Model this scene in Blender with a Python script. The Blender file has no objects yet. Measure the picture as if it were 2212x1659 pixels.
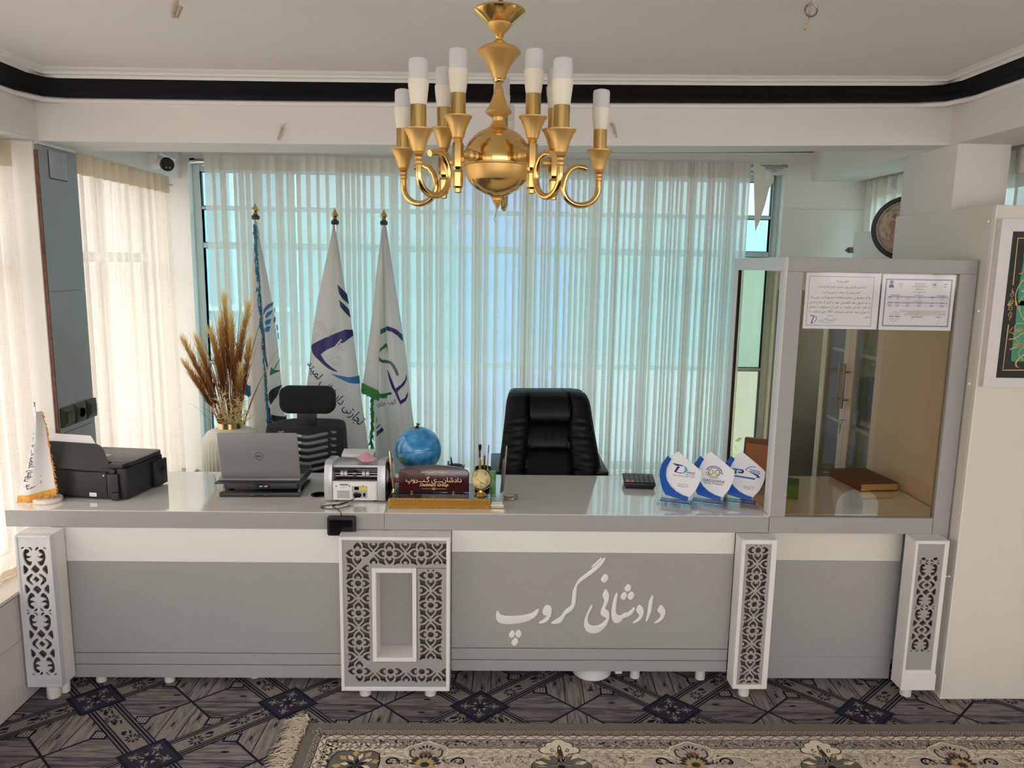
import bpy, bmesh, math, random, unicodedata
from mathutils import Vector, Matrix
random.seed(7)
SC = bpy.context.scene
COL = SC.collection
PI = math.pi

# ------------------------------------------------------------------ camera
FPX, PITCH, YAW, ROLL = 1629.7, 0.158078, 0.0235526, 0.0165830
CAM = Vector((0, 0, 1.75))
_fw = Vector((0, math.cos(PITCH), -math.sin(PITCH)))
_up = Vector((0, math.sin(PITCH), math.cos(PITCH)))
_rt = Vector((1, 0, 0))
_r2 = _rt * math.cos(ROLL) + _up * math.sin(ROLL)
_u2 = _up * math.cos(ROLL) - _rt * math.sin(ROLL)
_Y = Matrix(((math.cos(YAW), math.sin(YAW), 0), (-math.sin(YAW), math.cos(YAW), 0), (0, 0, 1)))
RT, UP, FW = _Y @ _r2, _Y @ _u2, _Y @ _fw
cd = bpy.data.cameras.new('camera')
cam = bpy.data.objects.new('camera', cd)
COL.objects.link(cam)
cd.sensor_fit = 'HORIZONTAL'
cd.sensor_width = 36.0
cd.lens = 36.0 * FPX / 2212.0
cd.clip_start = 0.05
cd.clip_end = 200
cam.matrix_world = Matrix.Translation(CAM) @ Matrix((RT, UP, -FW)).transposed().to_4x4()
SC.camera = cam


def onplane(px, py, p0, n):
    """where a sight line meets the real plane through p0 with normal n"""
    d = FW + RT * ((px - 1106.0) / FPX) - UP * ((py - 829.5) / FPX)
    return CAM + d * ((p0 - CAM).dot(n) / d.dot(n))


def at(px, py, axis, val):
    """where the sight line of a photograph pixel meets the real plane axis = val"""
    d = FW + RT * ((px - 1106.0) / FPX) - UP * ((py - 829.5) / FPX)
    i = 'XYZ'.index(axis)
    return CAM + d * ((val - CAM[i]) / d[i])


# ------------------------------------------------------------------ sky, light, exposure
world = bpy.data.worlds.new('overcast_sky')
SC.world = world
world.use_nodes = True
bgn = world.node_tree.nodes['Background']
bgn.inputs['Color'].default_value = (1.0, 0.975, 0.985, 1)
bgn.inputs['Strength'].default_value = 3.7


def portal(name, loc, rot, sx, sy):
    """a window opening: guides sky light sampling, gives off nothing itself"""
    l = bpy.data.lights.new(name, 'AREA')
    l.shape = 'RECTANGLE'
    l.size, l.size_y = sx, sy
    l.energy = 1
    l.cycles.is_portal = True
    o = bpy.data.objects.new(name, l)
    o.location = loc
    o.rotation_euler = rot
    COL.objects.link(o)


portal('daylight_back_window', (-0.05, 4.72, 1.39), (-PI / 2, 0, 0), 3.55, 1.86)
portal('daylight_left_window', (-2.17, 1.75, 1.33), (0, -PI / 2, 0), 1.75, 2.8)
portal('daylight_left_window_alcove', (-2.17, 4.03, 1.33), (0, -PI / 2, 0), 1.75, 1.1)
portal('daylight_left_window_rear', (-2.17, -1.5, 1.33), (0, -PI / 2, 0), 1.75, 2.6)
portal('daylight_rear_window', (0.9, -3.18, 1.35), (PI / 2, 0, 0), 4.9, 1.9)
portal('daylight_side_window', (2.52, 3.9, 1.6), (0, PI / 2, 0), 1.2, 1.2)
portal('daylight_added_right_window', (3.82, -1.0, 1.95), (0, PI / 2, 0), .8, 3.8)  # opening of the unseen window added to brighten the room
sd = bpy.data.lights.new('sun', 'SUN')
sd.energy = 7.5
sd.color = (1.0, 0.93, 0.88)
sd.angle = 0.05
sun = bpy.data.objects.new('sun', sd)
sun.rotation_euler = Vector((0.58, -0.36, 0.73)).to_track_quat('Z', 'Y').to_euler()
COL.objects.link(sun)
vs = SC.view_settings
SC.display_settings.display_device = 'sRGB'
vs.view_transform = 'Standard'
vs.look = 'None'
vs.gamma = 1.0
vs.use_curve_mapping = False
vs.exposure = 0.45
SC.cycles.max_bounces = 10
SC.cycles.diffuse_bounces = 6
SC.cycles.glossy_bounces = 4
SC.cycles.transmission_bounces = 6
SC.cycles.transparent_max_bounces = 20
SC.cycles.caustics_reflective = False
SC.cycles.caustics_refractive = False
SC.cycles.use_denoising = True


# ------------------------------------------------------------------ helpers
def lin(c):
    c = c / 255.0
    return c / 12.92 if c <= 0.04045 else ((c + 0.055) / 1.055) ** 2.4


def rgb(r, g, b):
    return (lin(r), lin(g), lin(b), 1.0)


class MB:
    """collects shapes, then links them as ONE mesh object"""

    def __init__(s):
        s.v, s.f, s.m = [], [], []
        s.mi = 0

    def add(s, vs, fs):
        n = len(s.v)
        s.v.extend([tuple(p) for p in vs])
        for f in fs:
            s.f.append(tuple(i + n for i in f))
            s.m.append(s.mi)
        return s

    def box(s, x0, x1, y0, y1, z0, z1):
        vs = [(x, y, z) for z in (z0, z1) for y in (y0, y1) for x in (x0, x1)]
        return s.add(vs, [(0, 2, 3, 1), (4, 5, 7, 6), (0, 1, 5, 4), (2, 6, 7, 3), (0, 4, 6, 2), (1, 3, 7, 5)])

    def obox(s, o, u, v, w):
        """box from a corner and three edge vectors"""
        o, u, v, w = Vector(o), Vector(u), Vector(v), Vector(w)
        vs = [o + a * u + b * v + c * w for c in (0, 1) for b in (0, 1) for a in (0, 1)]
        return s.add(vs, [(0, 2, 3, 1), (4, 5, 7, 6), (0, 1, 5, 4), (2, 6, 7, 3), (0, 4, 6, 2), (1, 3, 7, 5)])

    def lathe(s, prof, c=(0, 0, 0), seg=24, mat=None, a0=0, ry=1.0):
        c = Vector(c)
        vs, fs = [], []
        n = len(prof)
        for i in range(seg):
            a = 2 * PI * i / seg + a0
            for r, z in prof:
                p = Vector((r * math.cos(a), r * math.sin(a) * ry, z))
                if mat is not None:
                    p = mat @ p
                vs.append(c + p)
        for i in range(seg):
            j = (i + 1) % seg
            for k in range(n - 1):
                fs.append((i * n + k, j * n + k, j * n + k + 1, i * n + k + 1))
        if prof[0][0] > 1e-6:
            fs.append(tuple(i * n for i in reversed(range(seg))))
        if prof[-1][0] > 1e-6:
            fs.append(tuple(i * n + n - 1 for i in range(seg)))
        return s.add(vs, fs)

    def tube(s, path, r, seg=8, cap=True, flat=1.0):
        path = [Vector(p) for p in path]
        n = len(path)
        rs = r if isinstance(r, (list, tuple)) else [r] * n
        vs, fs = [], []
        up = None
        for i, p in enumerate(path):
            t = (path[min(i + 1, n - 1)] - path[max(i - 1, 0)])
            if t.length < 1e-9:
                t = Vector((0, 0, 1))
            t.normalize()
            if up is None:
                up = t.orthogonal().normalized()
            else:
                up = up - t * up.dot(t)
                if up.length < 1e-6:
                    up = t.orthogonal()
                up.normalize()
            b = t.cross(up)
            for k in range(seg):
                a = 2 * PI * k / seg
                vs.append(p + (up * math.cos(a) + b * math.sin(a) * flat) * rs[i])
        for i in range(n - 1):
            for k in range(seg):
                l = (k + 1) % seg
                fs.append((i * seg + k, i * seg + l, (i + 1) * seg + l, (i + 1) * seg + k))
        if cap:
            fs.append(tuple(reversed(range(seg))))
            fs.append(tuple((n - 1) * seg + k for k in range(seg)))
        return s.add(vs, fs)

    def loft(s, rings, cap=True, closed=True):
        n = len(rings[0])
        vs = [p for r in rings for p in r]
        fs = []
        for i in range(len(rings) - 1):
            for k in range(n if closed else n - 1):
                l = (k + 1) % n
                fs.append((i * n + k, i * n + l, (i + 1) * n + l, (i + 1) * n + k))
        if cap:
            fs.append(tuple(reversed(range(n))))
            fs.append(tuple((len(rings) - 1) * n + k for k in range(n)))
        return s.add(vs, fs)

    def geo2d(s, g, o, u, v, w):
        """place flat geometry (verts, faces) with x->u, y->v, z->w"""
        o, u, v, w = Vector(o), Vector(u), Vector(v), Vector(w)
        return s.add([o + u * p[0] + v * p[1] + w * p[2] for p in g[0]], g[1])

    def prism(s, poly, o, u, v, w):
        """polygon (2D, in u,v) pushed along w (its full thickness vector)"""
        o, u, v, w = Vector(o), Vector(u), Vector(v), Vector(w)
        n = len(poly)
        a = [o + u * p[0] + v * p[1] for p in poly]
        b = [q + w for q in a]
        fs = [tuple(range(n)), tuple(range(2 * n - 1, n - 1, -1))]
        for i in range(n):
            j = (i + 1) % n
            fs.append((i, n + i, n + j, j))
        return s.add(a + b, fs)

    def sphere(s, c, r, seg=24, rings=14, sc=(1, 1, 1), mat=None):
        c = Vector(c)
        prof = []
        vs, fs = [], []
        for i in range(rings + 1):
            th = PI * i / rings
            for k in range(seg):
                a = 2 * PI * k / seg
                p = Vector((r * math.sin(th) * math.cos(a) * sc[0], r * math.sin(th) * math.sin(a) * sc[1], r * math.cos(th) * sc[2]))
                if mat is not None:
                    p = mat @ p
                vs.append(c + p)
        for i in range(rings):
            for k in range(seg):
                l = (k + 1) % seg
                fs.append((i * seg + k, (i + 1) * seg + k, (i + 1) * seg + l, i * seg + l))
        return s.add(vs, fs)

    def build(s, name, mats, parent=None, bevel=0, smooth=35, fix=True, segs=2):
        me = bpy.data.meshes.new(name)
        me.from_pydata(s.v, [], s.f)
        if not isinstance(mats, (list, tuple)):
            mats = [mats]
        for m in mats:
            me.materials.append(m)
        if len(mats) > 1:
            me.polygons.foreach_set('material_index', s.m)
        if fix or bevel:
            bm = bmesh.new()
            bm.from_mesh(me)
            if fix:
                bmesh.ops.remove_doubles(bm, verts=bm.verts, dist=1e-6)
                bmesh.ops.recalc_face_normals(bm, faces=bm.faces)
            if bevel:
                es = [e for e in bm.edges if len(e.link_faces) == 2 and e.calc_face_angle(0) > 0.6]
                bmesh.ops.bevel(bm, geom=es, offset=bevel, segments=segs, profile=0.6, affect='EDGES', clamp_overlap=True)
            bm.to_mesh(me)
            bm.free()
        me.update()
        if smooth:
            me.polygons.foreach_set('use_smooth', [True] * len(me.polygons))
            me.set_sharp_from_angle(angle=math.radians(smooth))
        o = bpy.data.objects.new(name, me)
        COL.objects.link(o)
        if parent is not None:
            o.parent = parent
            top = parent
            while top.parent is not None:
                top = top.parent
            if top.name in WINV:  # shapes are written in world coordinates, stored in the thing's own
                me.transform(WINV[top.name])
        return o


WINV = {}


def thing(name, label, cat, loc=(0, 0, 0), rotz=0.0, group=None, world_geo=True):
    """an Empty at the thing's base that parents its parts; parts may be written in world coordinates"""
    o = bpy.data.objects.new(name, None)
    o.empty_display_size = 0.05
    COL.objects.link(o)
    o.location = loc
    o.rotation_euler = (0, 0, rotz)
    o['label'], o['category'] = label, cat
    if group:
        o['group'] = group
    mw = Matrix.Translation(Vector(loc)) @ Matrix.Rotation(rotz, 4, 'Z')
    if world_geo:
        WINV[o.name] = mw.inverted()
    return o


def tag(o, label, cat, group=None):
    o['label'], o['category'] = label, cat
    if group:
        o['group'] = group
    return o


def struct(o):
    o['kind'] = 'structure'
    return o


def stuff(o):
    o['kind'] = 'stuff'
    return o


def copy_tree(o, parent=None):
    c = o.copy()
    COL.objects.link(c)
    c.parent = parent
    for ch in o.children:
        copy_tree(ch, c)
    return c


# flat shapes through curves: fill with holes, and lettering
def plate(polys, th, bevel=0.0):
    """polygons with holes (even-odd) -> (verts, faces), z from 0 to th"""
    cu = bpy.data.curves.new('tmp', 'CURVE')
    cu.dimensions = '2D'
    cu.fill_mode = 'BOTH'
    cu.extrude = max(th / 2 - bevel, 0)
    cu.bevel_depth = bevel
    cu.bevel_resolution = 1
    cu.offset = -bevel
    for p in polys:
        sp = cu.splines.new('POLY')
        sp.points.add(len(p) - 1)
        for i, q in enumerate(p):
            sp.points[i].co = (q[0], q[1], 0, 1)
        sp.use_cyclic_u = True
    return _curve_geo(cu, th / 2)


def _curve_geo(cu, dz=0.0, right=None):
    o = bpy.data.objects.new('tmp', cu)
    COL.objects.link(o)
    bpy.context.view_layer.update()
    dg = bpy.context.evaluated_depsgraph_get()
    ev = o.evaluated_get(dg)
    me = ev.to_mesh()
    g = ([(v.co.x, v.co.y, v.co.z + dz) for v in me.vertices], [tuple(p.vertices) for p in me.polygons])
    ev.to_mesh_clear()
    bpy.data.objects.remove(o)
    bpy.data.curves.remove(cu)
    return g


AR = {}
for _cp in list(range(0xFB50, 0xFE00)) + list(range(0xFE70, 0xFEFD)):
    _d = unicodedata.decomposition(chr(_cp)).split()
    if len(_d) >= 2 and _d[0] in ('<isolated>', '<initial>', '<medial>', '<final>'):
        _k = ''.join(chr(int(x, 16)) for x in _d[1:])
        AR.setdefault(_k, {}).setdefault(_d[0][1:-1], chr(_cp))


def arabic(t):
    """joined letter forms in visual (left to right) order"""
    out = []
    chars = []
    i = 0
    while i < len(t):
        if t[i:i + 2] == '\u0644\u0627':
            chars.append('\u0644\u0627')
            i += 2
        else:
            chars.append(t[i])
            i += 1

    def joins_next(c):
        return c in AR and 'initial' in AR[c]

    for k, c in enumerate(chars):
        if c not in AR:
            out.append(c)
            continue
        pv = k > 0 and joins_next(chars[k - 1])
        nx = k + 1 < len(chars) and chars[k + 1] in AR and ('final' in AR[chars[k + 1]]) and 'initial' in AR[c]
        f = AR[c]
        if pv and nx:
            out.append(f.get('medial') or f.get('final') or c)
        elif pv:
            out.append(f.get('final') or c)
        elif nx:
            out.append(f.get('initial') or c)
        else:
            out.append(f.get('isolated') or c)
    return ''.join(reversed(out))


def lettering(body, size, th=0.0, bold=0.0, shear=0.0, align='CENTER', width=None, res=3):
    """text -> (verts, faces); fits the given width when there is one"""
    cu = bpy.data.curves.new('tmp', 'FONT')
    cu.body = body
    cu.size = size
    cu.extrude = th / 2
    cu.offset = bold
    cu.shear = shear
    cu.align_x = align
    cu.resolution_u = res
    g = _curve_geo(cu, th / 2)
    if width and g[0]:
        xs = [p[0] for p in g[0]]
        k = width / max(max(xs) - min(xs), 1e-6)
        g = ([(p[0] * k, p[1] * k, p[2]) for p in g[0]], g[1])
    return g


def chaikin(p, n=1, closed=True):
    for _ in range(n):
        q = []
        m = len(p)
        rng = range(m) if closed else range(m - 1)
        if not closed:
            q.append(p[0])
        for i in rng:
            a, b = p[i], p[(i + 1) % m]
            q.append((a[0] * .75 + b[0] * .25, a[1] * .75 + b[1] * .25))
            q.append((a[0] * .25 + b[0] * .75, a[1] * .25 + b[1] * .75))
        if not closed:
            q.append(p[-1])
        p = q
    return p


def stroke2d(pts, w):
    """a flat ribbon along 2D points; w a width or one per point -> polygon"""
    n = len(pts)
    ws = w if isinstance(w, (list, tuple)) else [w] * n
    L, R = [], []
    for i in range(n):
        a, b = pts[max(i - 1, 0)], pts[min(i + 1, n - 1)]
        dx, dy = b[0] - a[0], b[1] - a[1]
        d = math.hypot(dx, dy) or 1
        nx, ny = -dy / d, dx / d
        L.append((pts[i][0] + nx * ws[i] / 2, pts[i][1] + ny * ws[i] / 2))
        R.append((pts[i][0] - nx * ws[i] / 2, pts[i][1] - ny * ws[i] / 2))
    return L, R


def ribbon(mb, pts, w, o, u, v, wv):
    """add a flat ribbon as quads"""
    L, R = stroke2d(pts, w)
    n = len(pts)
    o, u, v, wv = Vector(o), Vector(u), Vector(v), Vector(wv)
    vs = [o + u * p[0] + v * p[1] + wv for p in L + R]
    mb.add(vs, [(i, i + 1, n + i + 1, n + i) for i in range(n - 1)])


def spiral(cx, cy, r0, r1, a0, a1, n=14):
    return [(cx + (r0 + (r1 - r0) * i / n) * math.cos(a0 + (a1 - a0) * i / n), cy + (r0 + (r1 - r0) * i / n) * math.sin(a0 + (a1 - a0) * i / n)) for i in range(n + 1)]


def ellipse(cx, cy, rx, ry, n=24, a0=0, a1=2 * PI):
    return [(cx + rx * math.cos(a0 + (a1 - a0) * i / n), cy + ry * math.sin(a0 + (a1 - a0) * i / n)) for i in range(n)]


def rrect(x0, x1, y0, y1, r, n=4):
    out = []
    for cx, cy, a in ((x1 - r, y1 - r, 0), (x0 + r, y1 - r, PI / 2), (x0 + r, y0 + r, PI), (x1 - r, y0 + r, 1.5 * PI)):
        for i in range(n + 1):
            t = a + PI / 2 * i / n
            out.append((cx + r * math.cos(t), cy + r * math.sin(t)))
    return out


# ------------------------------------------------------------------ materials
MAT = {}


def mat(name, col, rough=0.5, metal=0.0, var=0.0, vscale=8.0, bump=0.0, bscale=60.0, coat=0.0, spec=0.5, emit=None, stretch=None, trans=0.0, sheen=0.0):
    m = bpy.data.materials.new(name)
    m.use_nodes = True
    nt = m.node_tree
    b = nt.nodes['Principled BSDF']
    b.inputs['Base Color'].default_value = rgb(*col)
    b.inputs['Roughness'].default_value = rough
    b.inputs['Metallic'].default_value = metal
    b.inputs['Coat Weight'].default_value = coat
    b.inputs['Coat Roughness'].default_value = 0.05
    b.inputs['Coat IOR'].default_value = 1.75 if coat >= 1 else 1.5
    b.inputs['Specular IOR Level'].default_value = spec
    b.inputs['Transmission Weight'].default_value = trans
    b.inputs['Sheen Weight'].default_value = sheen
    if emit:
        b.inputs['Emission Color'].default_value = rgb(*emit[0])
        b.inputs['Emission Strength'].default_value = emit[1]
    co = None
    if var or bump:
        tc = nt.nodes.new('ShaderNodeTexCoord')
        mp = nt.nodes.new('ShaderNodeMapping')
        nt.links.new(tc.outputs['Object'], mp.inputs['Vector'])
        if stretch:
            mp.inputs['Scale'].default_value = stretch
        co = mp.outputs['Vector']
    if var:
        n = nt.nodes.new('ShaderNodeTexNoise')
        n.inputs['Scale'].default_value = vscale
        n.inputs['Detail'].default_value = 5
        nt.links.new(co, n.inputs['Vector'])
        r = nt.nodes.new('ShaderNodeValToRGB')
        c = rgb(*col)
        r.color_ramp.elements[0].position = 0.3
        r.color_ramp.elements[1].position = 0.7
        r.color_ramp.elements[0].color = tuple(max(0, x * (1 - var)) for x in c[:3]) + (1,)
        r.color_ramp.elements[1].color = tuple(min(1, x * (1 + var)) for x in c[:3]) + (1,)
        nt.links.new(n.outputs['Fac'], r.inputs['Fac'])
        nt.links.new(r.outputs['Color'], b.inputs['Base Color'])
    if bump:
        n = nt.nodes.new('ShaderNodeTexNoise')
        n.inputs['Scale'].default_value = bscale
        n.inputs['Detail'].default_value = 4
        nt.links.new(co, n.inputs['Vector'])
        bp = nt.nodes.new('ShaderNodeBump')
        bp.inputs['Strength'].default_value = bump
        bp.inputs['Distance'].default_value = 0.002
        nt.links.new(n.outputs['Fac'], bp.inputs['Height'])
        nt.links.new(bp.outputs['Normal'], b.inputs['Normal'])
    MAT[name] = m
    return m


def glass(name, tint, gloss=0.06, rough=0.0, refl=(1, 1, 1)):
    """thin sheet glass: straight-through tint plus a weak mirror"""
    m = bpy.data.materials.new(name)
    m.use_nodes = True
    nt = m.node_tree
    nt.nodes.remove(nt.nodes['Principled BSDF'])
    out = nt.nodes['Material Output']
    t = nt.nodes.new('ShaderNodeBsdfTransparent')
    t.inputs['Color'].default_value = tuple(tint) + (1,)
    g = nt.nodes.new('ShaderNodeBsdfGlossy')
    g.inputs['Roughness'].default_value = rough
    g.inputs['Color'].default_value = tuple(refl) + (1,)
    mx = nt.nodes.new('ShaderNodeMixShader')
    mx.inputs['Fac'].default_value = gloss
    nt.links.new(t.outputs[0], mx.inputs[1])
    nt.links.new(g.outputs[0], mx.inputs[2])
    nt.links.new(mx.outputs[0], out.inputs['Surface'])
    MAT[name] = m
    return m


def cloth(name, col, see=0.25, trans=0.55, weave=True):
    """thin woven cloth: partly see-through, partly letting light through diffusely"""
    m = bpy.data.materials.new(name)
    m.use_nodes = True
    nt = m.node_tree
    nt.nodes.remove(nt.nodes['Principled BSDF'])
    out = nt.nodes['Material Output']
    d = nt.nodes.new('ShaderNodeBsdfDiffuse')
    tl = nt.nodes.new('ShaderNodeBsdfTranslucent')
    tp = nt.nodes.new('ShaderNodeBsdfTransparent')
    d.inputs['Color'].default_value = rgb(*col)
    tl.inputs['Color'].default_value = rgb(*col)
    m1 = nt.nodes.new('ShaderNodeMixShader')
    m1.inputs['Fac'].default_value = trans
    nt.links.new(d.outputs[0], m1.inputs[1])
    nt.links.new(tl.outputs[0], m1.inputs[2])
    if see > 0:
        m2 = nt.nodes.new('ShaderNodeMixShader')
        nt.links.new(m1.outputs[0], m2.inputs[1])
        nt.links.new(tp.outputs[0], m2.inputs[2])
        m2.inputs['Fac'].default_value = see
        if weave:
            tc = nt.nodes.new('ShaderNodeTexCoord')
            acc = None
            for sc_, st in ((1.0, (30, 30, 420)), (1.0, (260, 260, 12))):
                mp = nt.nodes.new('ShaderNodeMapping')
                mp.inputs['Scale'].default_value = st
                nt.links.new(tc.outputs['Object'], mp.inputs['Vector'])
                n = nt.nodes.new('ShaderNodeTexNoise')
                n.inputs['Scale'].default_value = sc_
                n.inputs['Detail'].default_value = 2
                nt.links.new(mp.outputs['Vector'], n.inputs['Vector'])
                if acc is None:
                    acc = n.outputs['Fac']
                else:
                    ad = nt.nodes.new('ShaderNodeMath')
                    ad.operation = 'ADD'
                    nt.links.new(acc, ad.inputs[0])
                    nt.links.new(n.outputs['Fac'], ad.inputs[1])
                    acc = ad.outputs[0]
            mr = nt.nodes.new('ShaderNodeMapRange')
            mr.inputs['From Min'].default_value = 0.7
            mr.inputs['From Max'].default_value = 1.3
            mr.inputs['To Min'].default_value = see * 0.7
            mr.inputs['To Max'].default_value = see * 1.3
            nt.links.new(acc, mr.inputs['Value'])
            nt.links.new(mr.outputs[0], m2.inputs['Fac'])
        nt.links.new(m2.outputs[0], out.inputs['Surface'])
    else:
        nt.links.new(m1.outputs[0], out.inputs['Surface'])
    MAT[name] = m
    return m


WHITE = mat('white_paint', (228, 224, 219), 0.7, var=0.02, vscale=3, bump=0.05, bscale=120)
CEIL = mat('ceiling_paint', (236, 231, 227), 0.8, var=0.015, vscale=2, bump=0.06, bscale=200)
MOULD = mat('white_moulding', (232, 229, 226), 0.55)
BLACKP = mat('black_paint', (5, 5, 6), 0.6, spec=.25, bump=0.05, bscale=80)
LAMW = mat('white_laminate', (232, 228, 224), 0.35, var=0.01)
LAMC = mat('cream_laminate', (222, 217, 205), 0.4, var=0.012)
LAMG = mat('grey_laminate', (161, 160, 159), 0.42, var=0.02, vscale=40)
LAMS = mat('silver_laminate', (214, 216, 220), 0.35, metal=0.15, var=0.02, vscale=30)
GLOSSW = mat('gloss_white_top', (243, 240, 237), 0.07, coat=1.0, var=0.01)
DARKB = mat('dark_core_board', (112, 92, 84), 0.8, var=0.15, vscale=20)
GREYTILE = mat('grey_stone_tile', (148, 154, 155), 0.3, var=0.05, vscale=5)
LTILE = mat('light_wall_tile', (214, 208, 203), 0.35, var=0.03, vscale=4)
REDSTRIP = mat('rust_strip', (120, 78, 62), 0.7, var=0.35, vscale=40)
SILL = mat('sill_stone', (225, 215, 205), 0.3, var=0.03)
FRAMEW = mat('painted_window_steel', (205, 220, 220), 0.5, var=0.06, vscale=12)
GASKET = mat('black_gasket', (22, 26, 30), 0.5)
CHROME = mat('chrome', (215, 218, 222), 0.12, metal=1.0)
STEEL = mat('brushed_steel', (150, 148, 146), 0.3, metal=1.0)
BRASS = mat('polished_brass', (228, 192, 122), 0.16, metal=1.0)
BRASSM = mat('matt_brass', (222, 182, 112), 0.45, metal=0.75, var=0.05, vscale=15)
GOLD = mat('gold_plate', (226, 198, 138), 0.2, metal=1.0)
BLKPL = mat('black_plastic', (26, 26, 28), 0.42, var=0.05, bump=0.04, bscale=300)
BLKGL = mat('black_gloss', (10, 10, 12), 0.12)
BLKFAB = mat('black_fabric', (13, 13, 15), 0.85, bump=0.15, bscale=500)
LEATHER = mat('black_leather', (9, 9, 10), 0.42, bump=0.5, bscale=28, spec=.22, stretch=(1, 1, 3.2))
PAPER = mat('white_paper', (236, 234, 236), 0.7)
INK = mat('black_ink', (28, 28, 34), 0.7)
INKB = mat('blue_ink', (44, 62, 120), 0.7)
CURT = cloth('sheer_curtain_cloth', (244, 238, 232), see=0.24, trans=0.66)
CURTL = cloth('cream_curtain_cloth', (246, 238, 227), see=0.24, trans=0.52)
HEAD = cloth('curtain_header_cloth', (236, 233, 222), see=0.02, trans=0.30)
FLAGC = cloth('flag_satin', (240, 238, 236), see=0.0, trans=0.5)
GLASSC = glass('clear_window_glass', (0.96, 0.965, 0.96), 0.04)
GLASST = glass('teal_window_glass', (0.76, 0.94, 0.955), 0.04)
GLASSB = glass('bronze_glass', (0.86, 0.76, 0.64), 0.016)
# ------------------------------------------------------------------ the room
XL, XR, YB = -1.845, 1.862, 4.57


def zoff(x):
    """the ceiling and beams rise a little towards the right, as in the photograph"""
    t = (x - XL) / (1.86 - XL)
    return 0.012 * t + 0.030 * t * t if t > 0 else 0.0


# ceiling: one gently rising sheet
m = MB()
xs = [-2.2, XL, -0.9, 0.05, 0.95, 1.86, 2.9, 3.8]
vs, fs = [], []
for x in xs:
    zc = 2.468 + zoff(min(x, 2.0))
    vs += [(x, -3.3, zc), (x, 4.9, zc), (x, 4.9, zc + .12), (x, -3.3, zc + .12)]
for i in range(len(xs) - 1):
    a, b = i * 4, i * 4 + 4
    fs += [(a, b, b + 1, a + 1), (a + 3, a + 2, b + 2, b + 3), (a + 1, b + 1, b + 2, a + 2), (a, a + 3, b + 3, b)]
fs += [(0, 1, 2, 3), (len(vs) - 4, len(vs) - 1, len(vs) - 2, len(vs) - 3)]
m.add(vs, fs)
struct(m.build('ceiling', CEIL, smooth=0))

# beams
BX = [XL, -0.85, 0.05, 0.99, XR]


def beam_strip(m, y0f, y1f, xs):
    rings = []
    for x in xs:
        zb = 2.207 + zoff(x) * 1.32
        zt = 2.47 + zoff(min(x, 2.0))
        rings.append([(x, y0f(x), zb), (x, y1f(x), zb), (x, y1f(x), zt), (x, y0f(x), zt)])
    m.loft(rings)


m = MB()
beam_strip(m, lambda x: 3.19, lambda x: 3.47 - 0.035 * (x - XL), BX + [2.1])
struct(tag(m.build('beam_back', WHITE, smooth=20), 'wide white beam spanning the room in front of the curtained alcove', 'beam'))
m = MB()
m.box(-2.2, XL, -3.2, 3.19, 2.207, 2.5)
m.box(-2.2, XL, 3.19, 4.7, 2.207, 2.5)
struct(tag(m.build('beam_left', WHITE, smooth=0), 'white beam above the left hand windows', 'beam'))
m = MB()
m.box(XR, 2.13, -3.2, 4.62, 2.262, 2.55)
struct(tag(m.build('beam_right', WHITE, smooth=0), 'white beam running towards the viewer above the partition', 'beam'))
m = MB()
m.box(1.872, 2.095, 3.145, 3.55, 0, 2.27)
struct(tag(m.build('column_right', WHITE, bevel=.004), 'square white column rising behind the partition', 'column'))

# cornice: white lip, black cove and white moulding, run along the beams
LIP = [(0.0, 2.352), (0.010, 2.354), (0.012, 2.366), (0.006, 2.372), (0.0, 2.374)]
COVE = [(0.0, 2.374), (0.006, 2.374), (0.010, 2.392), (0.020, 2.398), (0.030, 2.412), (0.046, 2.420), (0.052, 2.434), (0.058, 2.436), (0.0, 2.440)]
CROWN = [(0.0, 2.436), (0.058, 2.436), (0.064, 2.446), (0.078, 2.448), (0.082, 2.456), (0.096, 2.459), (0.104, 2.470), (0.0, 2.474)]


def cornice(name, prof, path, material, nrm):
    """path: points; nrm: for each point the (dx, dy) a unit of offset moves it"""
    m = MB()
    rings = []
    for (x, y), (nx, ny) in zip(path, nrm):
        rings.append([(x + nx * d, y + ny * d, z + zoff(min(max(x, XL), XR)) * (1.35 if z < 2.4 else 1.1)) for d, z in prof])
    m.loft(rings)
    return struct(m.build(name, material, smooth=50))


pa = [(XL, -3.0), (XL, 3.05), (XL + .045, 3.165), (-1.72, 3.19)] + [(x, 3.19) for x in BX[1:4]] + [(1.70, 3.19), (XR - .05, 3.16), (XR, 3.05), (XR, -3.0)]
na = [(1, 0), (1, 0), (.75, -.75), (0, -1)] + [(0, -1)] * 3 + [(0, -1), (-.75, -.75), (-1, 0), (-1, 0)]
pc = [(XL, -3.0), (XL, 3.19)] + [(x, 3.19) for x in BX[1:4]] + [(XR, 3.19), (XR, -3.0)]
nc = [(1, 0), (1, -1)] + [(0, -1)] * 3 + [(-1, -1), (-1, 0)]
cornice('trim_1', LIP, pa, MOULD, na)
cornice('trim_2', COVE, pa, BLACKP, na)
cornice('trim_3', CROWN, pc, MOULD, nc)
pb = [(XL, 3.47), (XL, YB), (0.0, YB), (XR, YB), (XR, 3.36)]
nb = [(1, 0), (1, -1), (0, -1), (-1, -1), (-1, 0)]
cornice('trim_4', [(d, z - 0.0) for d, z in COVE], pb, BLACKP, nb)
cornice('trim_5', CROWN, pb, MOULD, nb)
cornice('trim_6', LIP, pb, MOULD, nb)

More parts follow.
